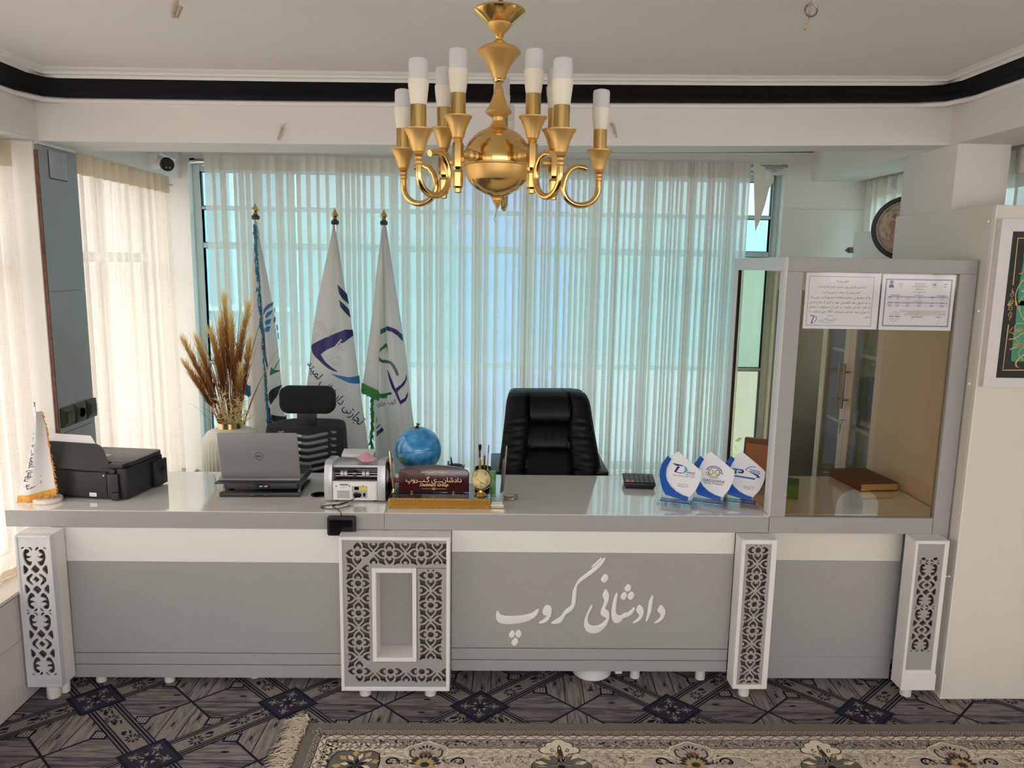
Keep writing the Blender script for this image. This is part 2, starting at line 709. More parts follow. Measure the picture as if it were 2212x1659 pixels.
# left wall: tiled dado, sill, grey tiled pillar
m = MB()
m.box(-2.15, XL - .012, -3.2, 4.7, 0, .452)
m.box(-2.15, XL - .012, 3.172, 3.46, .452, 2.21)
m.box(-2.15, XL - .012, -0.2, 0.3, .452, 2.21)
m.box(-2.15, XL - .012, -3.2, -2.9, .452, 2.21)
WL = struct(m.build('wall_left', WHITE, smooth=0))
for y0 in (0.4, 1.2, 2.0, 2.8, 3.6):
    for z0, z1 in ((0.0, .2605), (.2625, .448)):
        m = MB()
        m.box(XL - .012, XL, y0 + .001, min(y0 + .799, YB), z0, z1)
        m.build('tile', LTILE, WL, bevel=.0012, segs=1)
for z0, z1 in ((.452, .998), (1.0, 1.603), (1.605, 2.192), (2.194, 2.208)):
    m = MB()
    m.box(XL - .012, XL, 3.176, 3.459, z0, z1)
    m.build('tile', GREYTILE if z0 < 2.19 else WHITE, WL, bevel=.001, segs=1)
m = MB()
m.box(XL - .010, XL + .001, 3.168, 3.1759, .46, 2.17)
m.build('edge_strip', REDSTRIP, WL)
m = MB()
m.box(-2.0, XL - .0105, 3.160, 3.172, .46, 2.2)
m.build('reveal', WHITE, WL)
m = MB()
m.box(-2.12, XL + .012, -2.9, 3.16, .452, .466)
m.box(-2.12, XL + .012, 3.47, YB, .452, .466)
struct(m.build('trim_7', SILL, bevel=.002))
m = MB()
m.box(XL + .0005, XL + .006, -2.9, 3.16, .446, .4519)
struct(m.build('trim_8', DARKB))

# back wall with its window opening
m = MB()
m.box(-2.15, 2.6, YB, YB + .2, 0, .45)
m.box(-2.15, 2.6, YB, YB + .2, 2.30, 2.56)
m.box(-2.15, -1.80, YB, YB + .2, .45, 2.30)
m.box(1.705, 2.6, YB, YB + .2, .45, 2.30)
WB = struct(m.build('wall_back', WHITE, smooth=0))
m = MB()
m.box(1.70, 2.2, YB - .008, YB, 0, 2.10)
m.build('plaster_panel', WHITE, WB, bevel=.002)
for x0, x1, z0, z1 in ((1.706, 2.2, .0, .62), (1.706, 2.2, .623, 1.30), (1.706, 2.2, 1.303, 1.62)):
    m = MB()
    m.box(x0, x1, YB - .014, YB - .008, z0, z1)
    m.build('tile', GREYTILE, WB, bevel=.001, segs=1)
m = MB()
m.box(-1.80, 1.705, YB - .03, YB + .02, .45, .468)
struct(m.build('trim_9', SILL, bevel=.002))


def window(name, axis, c, a0, a1, z0, z1, mull, trans, gl, fw=.04, label=None):
    """steel window: outer frame, mullions, transoms, black gaskets and a pane per field; axis is the wall's normal"""
    def bx(m, p0, p1, d0, d1, q0, q1):
        if axis == 'Y':
            m.box(p0, p1, c + d0, c + d1, q0, q1)
        else:
            m.box(c + d0, c + d1, p0, p1, q0, q1)
    m = MB()
    bx(m, a0, a0 + fw, -.02, .03, z0, z1)
    bx(m, a1 - fw, a1, -.02, .03, z0, z1)
    bx(m, a0 + fw, a1 - fw, -.02, .03, z0, z0 + fw)
    bx(m, a0 + fw, a1 - fw, -.02, .03, z1 - fw, z1)
    w = struct(m.build(name, FRAMEW, bevel=.003, segs=1))
    for x in mull:
        m = MB()
        bx(m, x - .022, x + .022, -.018, .028, z0 + fw, z1 - fw)
        m.build('mullion', FRAMEW, w, bevel=.003, segs=1)
    es = [a0 + fw] + [e for x in mull for e in (x - .022, x + .022)] + [a1 - fw]
    zs = [z0 + fw]
    for z, t in trans:
        zs += [z - t / 2, z + t / 2]
    zs.append(z1 - fw)
    for i in range(0, len(es), 2):
        for z, t in trans:
            m = MB()
            bx(m, es[i], es[i + 1], -.016, .026, z - t / 2, z + t / 2)
            m.build('transom', FRAMEW, w, bevel=.003, segs=1)
        for k in range(0, len(zs), 2):
            m = MB()
            p0, p1, q0, q1 = es[i], es[i + 1], zs[k], zs[k + 1]
            for r in ((p0, p0 + .004, q0, q1), (p1 - .004, p1, q0, q1), (p0 + .004, p1 - .004, q0, q0 + .004), (p0 + .004, p1 - .004, q1 - .004, q1)):
                bx(m, r[0], r[1], -.008, .016, r[2], r[3])
            m.build('gasket', GASKET, w)
            m = MB()
            bx(m, p0 + .003, p1 - .003, .002, .006, q0 + .003, q1 - .003)
            m.build('pane', gl, w, smooth=0)
    return w


window('window_1', 'Y', YB + .09, -1.80, 1.705, .468, 2.30, [-1.43, -0.62, 0.20, 0.92, 1.42], [(2.05, .018), (1.83, .03), (1.12, .018)], GLASST)
window('window_2', 'X', -2.06, .30, 3.16, .466, 2.207, [1.0, 1.72, 2.44], [(1.75, .04)], GLASSC)
window('window_3', 'X', -2.06, 3.47, YB - .02, .466, 2.207, [4.02], [(1.75, .04)], GLASSC)
window('window_4', 'X', -2.06, -2.9, -.2, .466, 2.207, [-2.0, -1.1], [(1.75, .04)], GLASSC)

# alcove's right wall with a window, and the unseen rest of the room shell behind the camera, one window added for fill light
m = MB()
m.box(2.24, 2.40, 2.95, YB, 0, 1.05)
m.box(2.24, 2.40, 2.95, YB, 2.17, 2.56)
m.box(2.24, 2.40, 4.50, YB, 1.05, 2.17)
m.box(2.24, 2.40, 2.95, 3.2, 1.05, 2.17)
struct(m.build('wall_right', WHITE, smooth=0))
window('window_5', 'X', 2.32, 3.2, 4.5, 1.05, 2.17, [3.85], [(1.7, .03)], GLASST)
m = MB()
m.box(2.40, 3.8, 2.95, 3.15, 0, 2.56)
m.box(3.6, 3.8, .9, 2.95, 0, 2.56)
m.box(3.6, 3.8, -3.2, .9, 0, 1.55)
m.box(3.6, 3.8, -3.2, .9, 2.35, 2.56)
m.box(3.6, 3.8, -3.2, -2.9, 1.55, 2.35)
struct(m.build('wall_side', WHITE, smooth=0))
window('added_window_7', 'X', 3.7, -2.9, .9, 1.55, 2.35, [-1.7, -.5], [], GLASSC)  # unseen window added so sunlight bounces off the floor to the ceiling
m = MB()
m.box(-2.15, 3.8, -3.3, -3.1, 0, .4)
m.box(-2.15, 3.8, -3.3, -3.1, 2.3, 2.56)
m.box(-2.15, -1.6, -3.3, -3.1, .4, 2.3)
m.box(3.4, 3.8, -3.3, -3.1, .4, 2.3)
struct(m.build('wall_rear', WHITE, smooth=0))
window('window_6', 'Y', -3.2, -1.6, 3.4, .4, 2.3, [-.6, .4, 1.4, 2.4], [(1.8, .04)], GLASSC)

# outside, dimly seen through the curtains
m = MB()
m.box(-25, 25, -25, 40, -.62, -.6)
struct(m.build('ground_outside', mat('outside_paving', (184, 180, 176), .9, var=.2, vscale=.6)))
OUTW = mat('outside_render', (156, 158, 160), .85, var=.05, vscale=2)
OUTB = mat('outside_blue_sheet', (112, 116, 176), .7, var=.05)
nb_ = thing('neighbour_building', 'pale building outside, dimly visible through the sheer curtains', 'building', (0, 9, -.6))
m = MB()
m.box(-9, 9, 8.2, 9.5, -.6, 4.6)
m.build('wall', OUTW, nb_, smooth=0)
m = MB()
m.box(-.42, .78, 8.05, 8.2, -.6, 2.6)
m.build('door', OUTB, nb_, bevel=.01)
for x in (-6.2, -3.4, 3.5, 6.2):
    m = MB()
    m.box(x, x + 1.3, 8.14, 8.2, 1.2, 3.0)
    f = m.build('window', FRAMEW, nb_, bevel=.01)
    for k in (0, 1):
        m = MB()
        m.box(x + .07 + k * .62, x + .61 + k * .62, 8.12, 8.139, 1.28, 2.92)
        m.build('pane', mat('far_pane', (120, 140, 150), .1) if 'far_pane' not in MAT else MAT['far_pane'], f)
gw = MB()  # added wall: keeps bright low sky from washing out the left curtains
gw.box(-7.3, -7.0, -9, 9, -.6, 2.9)
tag(gw.build('added_outside_wall', mat('added_wall_render', (196, 188, 178), .9, var=.08, vscale=2), smooth=0), 'plain pale wall added outside the left windows to block bright sky', 'wall')
# leafy shrub low outside on the right
LEAF = mat('leaf_green', (150, 176, 110), .6, var=.2, vscale=30)
m = MB()
rs = random.Random(3)
for k in range(260):
    a, t = rs.random() * 2 * PI, rs.random()
    r = .42 * math.sqrt(rs.random()) * (1 - .55 * t)
    p = Vector((1.78 + r * math.cos(a), 6.0 + r * math.sin(a), -.55 + 1.15 * t))
    d = Vector((rs.uniform(-1, 1), rs.uniform(-1, 1), rs.uniform(-.3, 1))).normalized() * rs.uniform(.05, .08)
    q = d.orthogonal().normalized() * .018
    m.add([p, p + d * .5 + q, p + d, p + d * .5 - q], [(0, 1, 2, 3)])
sh = thing('garden_shrub', 'green shrub outside the glass, low at the right end of the curtain', 'shrub', (1.78, 6.0, -.6))
stuff(m.build('foliage', LEAF, sh, fix=False, smooth=0))
m = MB()
m.tube([(1.78, 6.0, -.6), (1.8, 6.0, 0), (1.76, 6.02, .5)], [.03, .022, .01], 7)
m.build('stem', mat('bark', (92, 74, 56), .9), sh)
# ------------------------------------------------------------------ patterned wall-to-wall carpet (flat print)
def clip(poly, conv):
    """convex clip, both counter-clockwise"""
    out = poly
    n = len(conv)
    for i in range(n):
        a, b = conv[i], conv[(i + 1) % n]
        inp, out = out, []
        for k in range(len(inp)):
            p, q = inp[k], inp[(k + 1) % len(inp)]
            sp = (b[0] - a[0]) * (p[1] - a[1]) - (b[1] - a[1]) * (p[0] - a[0])
            sq = (b[0] - a[0]) * (q[1] - a[1]) - (b[1] - a[1]) * (q[0] - a[0])
            if sp >= 0:
                out.append(p)
            if sp * sq < 0:
                t = sp / (sp - sq)
                out.append((p[0] + (q[0] - p[0]) * t, p[1] + (q[1] - p[1]) * t))
        if len(out) < 3:
            return []
    return out


def woodmat(name, c0, c1, c2, stretch):
    m = bpy.data.materials.new(name)
    m.use_nodes = True
    nt = m.node_tree
    b = nt.nodes['Principled BSDF']
    b.inputs['Roughness'].default_value = .95
    b.inputs['Specular IOR Level'].default_value = .15
    tc = nt.nodes.new('ShaderNodeTexCoord')
    mp = nt.nodes.new('ShaderNodeMapping')
    mp.inputs['Scale'].default_value = stretch
    nt.links.new(tc.outputs['Object'], mp.inputs['Vector'])
    n = nt.nodes.new('ShaderNodeTexNoise')
    n.inputs['Scale'].default_value = 6
    n.inputs['Detail'].default_value = 6
    n.inputs['Distortion'].default_value = 1.2
    nt.links.new(mp.outputs['Vector'], n.inputs['Vector'])
    r = nt.nodes.new('ShaderNodeValToRGB')
    e = r.color_ramp.elements
    e[0].position, e[0].color = .34, rgb(*c0)
    e[1].position, e[1].color = .66, rgb(*c2)
    k = e.new(.5)
    k.color = rgb(*c1)
    nt.links.new(n.outputs['Fac'], r.inputs['Fac'])
    nt.links.new(r.outputs['Color'], b.inputs['Base Color'])
    n2 = nt.nodes.new('ShaderNodeTexNoise')
    n2.inputs['Scale'].default_value = 700
    nt.links.new(tc.outputs['Object'], n2.inputs['Vector'])
    bp = nt.nodes.new('ShaderNodeBump')
    bp.inputs['Strength'].default_value = .4
    bp.inputs['Distance'].default_value = .002
    nt.links.new(n2.outputs['Fac'], bp.inputs['Height'])
    nt.links.new(bp.outputs['Normal'], b.inputs['Normal'])
    return m


def pile(name, col, var=.12):
    return mat(name, col, .95, var=var, vscale=90, bump=.5, bscale=700, spec=.15)


C_NAVY = pile('carpet_navy', (30, 32, 48))
C_PH = woodmat('carpet_plank_dark', (66, 62, 70), (104, 98, 102), (132, 124, 124), (1, 9, 1))
C_PV = woodmat('carpet_plank_light', (98, 92, 90), (134, 126, 122), (148, 139, 134), (9, 1, 1))
C_PL = woodmat('carpet_plank_mid', (86, 81, 84), (120, 113, 112), (140, 132, 129), (1, 9, 1))
C_BAND = pile('carpet_band', (134, 126, 119))
C_LINE = pile('carpet_grey_line', (122, 116, 116))
C_MED = pile('carpet_medallion', (48, 48, 60))
C_MOT = pile('carpet_motif_light', (150, 141, 134))
FM = [C_NAVY, C_PH, C_PV, C_PL, C_BAND, C_LINE, C_MED, C_MOT]

fl = MB()
fl.box(-2.15, 3.8, -3.3, 4.75, -.15, 0)
A, Bh, ROT = .767, .352, math.radians(-1.5)
X0, Y0 = -.042, 2.773
rs = random.Random(11)


def rotp(p):
    return (X0 + (p[0] - X0) * math.cos(ROT) - (p[1] - Y0) * math.sin(ROT), Y0 + (p[0] - X0) * math.sin(ROT) + (p[1] - Y0) * math.cos(ROT))


def fpoly(poly, mi, z):
    poly = [rotp(p) for p in poly]
    poly = clip(poly, [(-1.84, .9), (3.55, .9), (3.55, 3.6), (-1.84, 3.6)]) if area(poly) > 0 else clip(poly[::-1], [(-1.84, .9), (3.55, .9), (3.55, 3.6), (-1.84, 3.6)])
    if len(poly) >= 3:
        fl.mi = mi
        fl.add([(p[0], p[1], z) for p in poly], [tuple(range(len(poly)))])


def area(p):
    return sum(p[i][0] * p[(i + 1) % len(p)][1] - p[(i + 1) % len(p)][0] * p[i][1] for i in range(len(p))) / 2


Z1, Z2, Z3, Z4, Z5 = .0006, .0012, .0018, .0024, .0030


def local(o, d):
    """frame along direction d at o -> function (s, t) -> point"""
    L = math.hypot(*d)
    e = (d[0] / L, d[1] / L)
    return lambda s, t: (o[0] + e[0] * s - e[1] * t, o[1] + e[1] * s + e[0] * t)


def flower(fr, s, t, r, mi, z, n=9):
    for k in range(n):
        a = 2 * PI * k / n
        c, sn = math.cos(a), math.sin(a)
        pts = []
        for q, w in ((.25, .02), (.7, .17), (1.0, .0), (.7, -.17)):
            pts.append(fr(s + r * (q * c - w * sn), t + r * (q * sn + w * c)))
        fpoly(pts, mi, z)


for i in range(-3, 6):
    for j in range(-3, 7):
        mx = X0 + i * A + (j % 2) * A / 2
        my = Y0 - j * Bh
        if not (-2.4 < mx < 3.9 and .6 < my < 3.9):
            continue
        # cell to the right of this medallion
        cx, cy = mx + A / 2, my
        Lc, Rc, Tc, Bc = (cx - A / 2, cy), (cx + A / 2, cy), (cx, cy + Bh), (cx, cy - Bh)
        mid = lambda p, q: ((p[0] + q[0]) / 2, (p[1] + q[1]) / 2)
        for (corner, m1, m2, horiz) in ((Lc, mid(Lc, Tc), mid(Lc, Bc), 1), (Rc, mid(Rc, Bc), mid(Rc, Tc), 1), (Tc, mid(Tc, Rc), mid(Tc, Lc), 0), (Bc, mid(Bc, Lc), mid(Bc, Rc), 0)):
            q = [(cx, cy), m1, corner, m2]
            if area(q) < 0:
                q = q[::-1]
            gx, gy = sum(p[0] for p in q) / 4, sum(p[1] for p in q) / 4
            q = [(p[0] + (gx - p[0]) * .035, p[1] + (gy - p[1]) * .035) for p in q]
            n = 4 if horiz else 5
            w = (2 * .178 if horiz else 2 * .192) / n
            for k in range(n):
                if horiz:
                    y = cy - .178 + k * w
                    s_ = [(cx - .4, y + .0015), (cx + .4, y + .0015), (cx + .4, y + w - .0015), (cx - .4, y + w - .0015)]
                    mi = 1 if k % 2 else 3
                else:
                    x = cx - .192 + k * w
                    s_ = [(x + .002, cy - .4), (x + w - .002, cy - .4), (x + w - .002, cy + .4), (x + .002, cy + .4)]
                    mi = 2
                p = clip(s_, q)
                if p:
                    fpoly(p, mi, Z1)
                    if not horiz and k in (1, 2, 3):   # knots and grain lines
                        kx, ky = cx - .192 + (k + .5) * w + rs.uniform(-.01, .01), cy + (1 if corner is Tc else -1) * rs.uniform(.08, .22)
                        fpoly(ellipse(kx, ky, .004, .018, 8), 0, Z2)
                        fpoly([(kx - .012, ky - .03), (kx - .010, ky - .03), (kx - .002, ky + .034), (kx - .003, ky + .036)], 0, Z2)
                        fpoly([(kx + .010, ky - .03), (kx + .012, ky - .03), (kx + .004, ky + .036), (kx + .002, ky + .034)], 0, Z2)
                    elif horiz:
                        kx, ky = cx + (1 if corner is Rc else -1) * rs.uniform(.06, .2), y + w / 2
                        if rs.random() < .5:
                            fpoly(ellipse(kx, ky, .016, .006, 8), 0, Z2)
        # small patterned squares where the plank seams meet the bands
        for p, q in ((Lc, Tc), (Tc, Rc), (Rc, Bc), (Bc, Lc)):
            mm = mid(p, q)
            v = (cx - mm[0], cy - mm[1])
            L = math.hypot(*v)
            fr = local((mm[0] + v[0] / L * .072, mm[1] + v[1] / L * .072), (1, 0))
            fpoly([fr(-.030, -.026), fr(.030, -.026), fr(.030, .026), fr(-.030, .026)], 0, Z2)
            fpoly([fr(-.021, -.018), fr(.021, -.018), fr(.021, .018), fr(-.021, .018)], 7, Z3)
            for a_ in range(3):
                for b_ in range(3):
                    fpoly(ellipse(*fr(-.012 + a_ * .012, -.011 + b_ * .011), .0035, .003, 6), 0, Z4)
        # bands to the two upper neighbours
        for sx in (-1, 1):
            d = (sx * A / 2, Bh)
            L = math.hypot(*d)
            fr = local((mx, my), d)
            rect = lambda t0, t1: [fr(0, t0), fr(L, t0), fr(L, t1), fr(0, t1)]
            fpoly(rect(-.058, .058), 0, Z3)
            for t in (-.050, -.037, .037, .050):
                fpoly(rect(t - .0022, t + .0022), 5, Z4)
            fpoly(rect(-.029, .029), 4, Z4)
            for s in (.16, .25, .34, .43):
                if s in (.16, .34, .43):
                    flower(fr, s, .006 if s == .34 else -.004, .030, 0, Z5)
                pts = [(s + .035, .012), (s + .06, -.006), (s + .07, .010), (s + .052, .018)]
                fpoly([fr(*p) for p in pts], 0, Z5)
                fpoly([fr(s + .03, -.012), fr(s + .055, -.018), fr(s + .06, -.012), fr(s + .035, -.006)], 0, Z5)
        # medallion
        Z6, Z7 = .0036, .0042
        D = lambda k: [(mx - .122 * k, my), (mx, my - .115 * k), (mx + .122 * k, my), (mx, my + .115 * k)]
        fpoly(D(1), 0, Z5 + .0003)
        fpoly(D(.86), 6, Z6)
        for k in range(4):
            a = PI / 2 * k
            fr = local((mx, my), (math.cos(a), math.sin(a)))
            for sgn in (-1, 1):
                pts = spiral(.052, sgn * .014, .012, .004, -sgn * PI * .9, sgn * PI * .5, 9)
                Ls, Rs = stroke2d(pts, .0035)
                for q in range(len(Ls) - 1):
                    fpoly([fr(*Ls[q]), fr(*Ls[q + 1]), fr(*Rs[q + 1]), fr(*Rs[q])], 7, Z7)
            fpoly([fr(.05, -.004), fr(.07, -.007), fr(.078, 0), fr(.07, .007), fr(.05, .004)], 7, Z7)
            fpoly([fr(.055, -.0015), fr(.07, -.003), fr(.073, 0), fr(.07, .003)], 6, Z7 + .0004)
            fpoly([fr(.02, -.003), fr(.04, -.002), fr(.04, .002), fr(.02, .003)], 7, Z7)
            fr2 = local((mx, my), (math.cos(a + PI / 4), math.sin(a + PI / 4)))
            fpoly([fr2(.02, -.004), fr2(.036, -.008), fr2(.03, 0), fr2(.036, .008), fr2(.02, .004)], 7, Z7)
        fpoly(ellipse(mx, my, .015, .014, 10), 0, Z7)
struct(fl.build('floor', FM, smooth=0, fix=False))

# ------------------------------------------------------------------ the oriental rug
R_EDGE = pile('rug_edge', (122, 114, 106))
R_CRM = pile('rug_cream', (232, 220, 198))
R_GRY = pile('rug_grey', (152, 144, 136))
R_GRL = pile('rug_grey_light', (188, 178, 166))
R_FLD = pile('rug_field', (212, 198, 180))
R_DRK = pile('rug_dark', (72, 63, 58))
R_GRN = pile('rug_green_grey', (112, 110, 102))
R_NVY = pile('rug_navy', (36, 38, 50))
R_GLD = pile('rug_gold', (196, 166, 116))
R_RED = pile('rug_russet', (150, 112, 98))
R_MID = pile('rug_field_dark', (168, 153, 136))  # darker woven tone for the curls, leaves and scallops
RM = [R_EDGE, R_CRM, R_GRY, R_GRL, R_FLD, R_DRK, R_GRN, R_NVY, R_GLD, R_RED, R_MID]
EDGE, CRM, GRY, GRL, FLD, DRK, GRN, NVY, GLD, RED, MID = range(11)
rug = thing('patterned_rug', 'cream and grey oriental rug with floral border and white fringe on the carpet', 'rug', (1.2, 1.75, 0))
RX0, RX1, RY0, RY1 = -.70, 3.35, 0.95, 2.648
rg = MB()
rg.box(RX0, RX1, RY0, RY1, .0046, .012)


def rp(poly, mi, k):
    """k: layer"""
    if area(poly) < 0:
        poly = poly[::-1]
    rg.mi = mi
    z = .0122 + .00035 * k
    rg.add([(RX0 + p[0], RY1 - p[1], z) for p in poly], [tuple(reversed(range(len(poly))))])


W_, H_ = RX1 - RX0, RY1 - RY0
ins = lambda d, mi, k: rp([(d, d), (W_ - d, d), (W_ - d, H_ - d), (d, H_ - d)], mi, k)
for d, mi, k in ((.038, EDGE, 0), (.076, DRK, 1), (.0785, CRM, 2), (.1, DRK, 3), (.1025, GRY, 4), (.155, DRK, 5), (.157, CRM, 6), (.181, DRK, 7), (.183, FLD, 8)):
    ins(d, mi, k)


def rstroke(pts, w, mi, k):
    L, R = stroke2d(pts, w)
    for q in range(len(L) - 1):
        rp([L[q], L[q + 1], R[q + 1], R[q]], mi, k)


def along(fn, n0, n1, step, off=0.0):
    """repeat a motif along the far edge and the left edge"""
    u = n0
    while u < W_ - n0:
        fn(lambda s, t, u=u: (u + s, t))
        u += step
    v = n0
    while v < H_ - n0:
        fn(lambda s, t, v=v: (t, v + s))
        v += step


def crown(T):
    for sx in (-1, 1):
        rstroke([T(sx * .002, .074), T(sx * .016, .066), T(sx * .02, .058)], .003, GRL, 9)
        rstroke([T(sx * .001, .066), T(sx * .01, .058)], .0025, GRL, 9)
    for s, t, r in ((0, .055, .0045), (-.011, .054, .0035), (.011, .054, .0035), (-.021, .056, .003), (.021, .056, .003)):
        rp([T(s - r, t), T(s, t - r), T(s + r, t), T(s, t + r)], GRL, 9)


along(crown, .06, 0, .0465)


def scallop(T, t0, t1):
    pts = [T(-.023 + .046 * i / 6, t0 + (t1 - t0) * (.5 - .5 * math.cos(2 * PI * i / 6))) for i in range(7)]
    rstroke(pts, .0028, MID if t0 > .1 else DRK, 9)
    rp([T(-.006, t0 + .012), T(0, t0 + .006), T(.006, t0 + .012), T(0, t0 + .018)], R_MIDX, 9)


R_MIDX = FLD
along(lambda T: scallop(T, .082, .097), .09, 0, .046)
along(lambda T: scallop(T, .160, .178), .17, 0, .046)
rs = random.Random(5)


def leafspray(T):
    for k in range(9):
        a = PI * (k + .5) / 9
        c, s_ = math.cos(a), math.sin(a)
        b = (.012 * c, .138 - .008 * s_)
        e = (.042 * c, .138 - .03 * s_)
        n = (-s_ * .004, -c * .004)
        md = ((b[0] + e[0]) / 2, (b[1] + e[1]) / 2)
        rp([T(*b), T(md[0] + n[0], md[1] + n[1]), T(*e), T(md[0] - n[0], md[1] - n[1])], GRL, 9)
    for sx in (-1, 1):
        rstroke([T(sx * (.055 + p[0]), .128 + p[1]) for p in spiral(0, 0, .018, .003, 0, sx * 5, 10)], .004, GRL, 9)
        for k in range(4):
            x, y, a = sx * (.045 + rs.random() * .05), .112 + rs.random() * .034, rs.random() * 6.3
            rp([T(x + .011 * math.cos(a), y + .008 * math.sin(a)), T(x - .003 * math.sin(a), y + .003 * math.cos(a)), T(x - .011 * math.cos(a), y - .008 * math.sin(a)), T(x + .003 * math.sin(a), y - .003 * math.cos(a))], GRL, 9)


along(leafspray, .2, 0, .2)
# curls and small leaves all over the field
for k in range(5200):
    u, v = rs.uniform(.20, W_ - .2), .19 + abs(rs.gauss(0, .10))
    if v > .62:
        continue
    a, sg, r = rs.random() * 6.3, rs.choice((-1, 1)), rs.uniform(.006, .015)
    if k % 3:
        pts = spiral(u, v, r, r * .35, a, a + sg * rs.uniform(1.6, 3.2), 4)
        rstroke(pts, [.0008, .0032, .004, .003, .001], rs.choice((CRM, CRM, MID, MID, GRL, GRY)), 9 + k % 3)
    else:
        c, q = math.cos(a), math.sin(a)
        rp([(u + r * c, v + r * q), (u - r * .35 * q, v + r * .35 * c), (u - r * c, v - r * q), (u + r * .35 * q, v - r * .35 * c)], rs.choice((CRM, MID, GRL)), 9 + k % 3)
for k in range(2600):      # fine leaves in the grey border
    if k % 5:
        u, v = rs.uniform(.11, W_ - .11), rs.uniform(.108, .15)
    else:
        u, v = rs.uniform(.108, .15), rs.uniform(.11, .6)
    a, r = rs.random() * 6.3, rs.uniform(.005, .012)
    c, q = math.cos(a), math.sin(a)
    rp([(u + r * c, v + r * q), (u - r * .3 * q, v + r * .3 * c), (u - r * c, v - r * q), (u + r * .3 * q, v - r * .3 * c)], rs.choice((GRL, GRL, CRM, GRY)), 9)


def petals(cx, cy, r0, r1, n, w, mi, k, a0=0, a1=2 * PI):
    for i in range(n):
        a = a0 + (a1 - a0) * (i + .5) / n
        c, s_ = math.cos(a), math.sin(a)
        q = (r0 + r1) / 2
        rp([(cx + r0 * c, cy + r0 * s_), (cx + q * c - w * s_, cy + q * s_ + w * c), (cx + r1 * c, cy + r1 * s_), (cx + q * c + w * s_, cy + q * s_ - w * c)], mi, k)


def arch_motif(u):
    og = lambda k, y: chaikin([(u, .112 + y), (u + .035 * k, .132 + y), (u + .078 * k, .150), (u + .082 * k, .19), (u + .05 * k, .222), (u, .25), (u - .05 * k, .222), (u - .082 * k, .19), (u - .078 * k, .150), (u - .035 * k, .132 + y)], 1)
    rp(og(1, 0), CRM, 12)
    rp(og(.9, .007), R_ARCH, 13)
    for sx in (-1, 1):
        rstroke([(u + sx * p[0], p[1]) for p in ((.03, .225), (.055, .2), (.058, .175), (.048, .16), (.042, .172))], .006, DRK, 14)
        rstroke([(u + sx * p[0], p[1]) for p in ((.035, .228), (.064, .205), (.068, .17))], .004, CRM, 14)
        rstroke([(u + sx * p[0], p[1]) for p in spiral(.12, .235, .03, .006, PI, PI + 5, 9)], .007, CRM, 12)
        for k in range(22):
            rp(ellipse(u + sx * (.06 + rs.random() * .07), .222 + rs.random() * .022, .004, .003, 6), rs.choice((DRK, RED, DRK)), 14)
        big = [(u + sx * p[0], p[1]) for p in ((.07, .215), (.12, .198), (.18, .207), (.2, .235), (.24, .235))]
        rstroke(big, .009, CRM, 12)
        rp([(u + sx * p[0], p[1]) for p in ((.075, .222), (.12, .206), (.175, .215), (.19, .25), (.07, .26))], R_ARCH, 12)
    petals(u, .205, .004, .036, 5, .007, RED, 15, PI * 1.1, PI * 1.9)
    petals(u, .178, .016, .04, 5, .0045, NVY, 15, PI * 1.12, PI * 1.88)
    petals(u, .25, .01, .04, 10, .008, GLD, 16)
    rp(ellipse(u, .25, .016, .013, 10), DRK, 17)
    petals(u, .25, .03, .06, 9, .008, DRK, 15, PI, 2 * PI)


def crown_motif(u):
    out = []
    for cx, cy, r, a0, a1 in ((u + .052, .168, .024, PI * .5, -PI * .4), (u + .03, .14, .022, PI * .2, -PI * .55), (u, .122, .024, -PI * .05, -PI * .95), (u - .03, .14, .022, -PI * .45, -PI * 1.2), (u - .052, .168, .024, -PI * .6, -PI * 1.5)):
        out += ellipse(cx, cy, r, r * .8, 8, a0, a1)
    out += [(u - .02, .19), (u, .204), (u + .02, .19)]
    rp(out, DRK, 12)
    rp([(u + (p[0] - u) * .94, .165 + (p[1] - .165) * .94) for p in out], CRM, 13)
    for sx in (-1, 1):
        rp([(u + sx * p[0], p[1]) for p in ((.018, .178), (.026, .158), (.036, .165), (.03, .18))], R_BRN, 14)
        rp([(u + sx * p[0], p[1]) for p in ((.022, .175), (.027, .164), (.032, .168), (.028, .177))], CRM, 15)
    rp([(u - .012, .2), (u - .006, .15), (u, .136), (u + .006, .15), (u + .012, .2)], R_BRN, 14)
    rp([(u - .004, .165), (u, .148), (u + .004, .165)], CRM, 15)
    rp(ellipse(u, .258, .108, .058, 28), DRK, 12)
    rp(ellipse(u, .258, .104, .055, 28), GRN, 13)
    petals(u, .258, .05, .098, 12, .01, CRM, 14)
    petals(u, .258, .05, .085, 9, .006, GLD, 15)
    for sx in (-1, 1):
        rstroke([(u + sx * p[0], p[1]) for p in ((.004, .235), (.016, .215), (.008, .208), (.004, .222), (.02, .25), (.045, .245))], .009, CRM, 15)
        rstroke([(u + sx * p[0], p[1]) for p in ((.004, .235), (.016, .215), (.008, .208), (.004, .222), (.02, .25), (.045, .245))], .006, NVY, 16)
    rp(ellipse(u, .262, .014, .01, 8), NVY, 16)


R_ARCH, R_BRN = GRL, DRK
for k in range(4):
    arch_motif(-.227 - RX0 + .9535 * k)
    crown_motif(.252 - RX0 + .9535 * k)
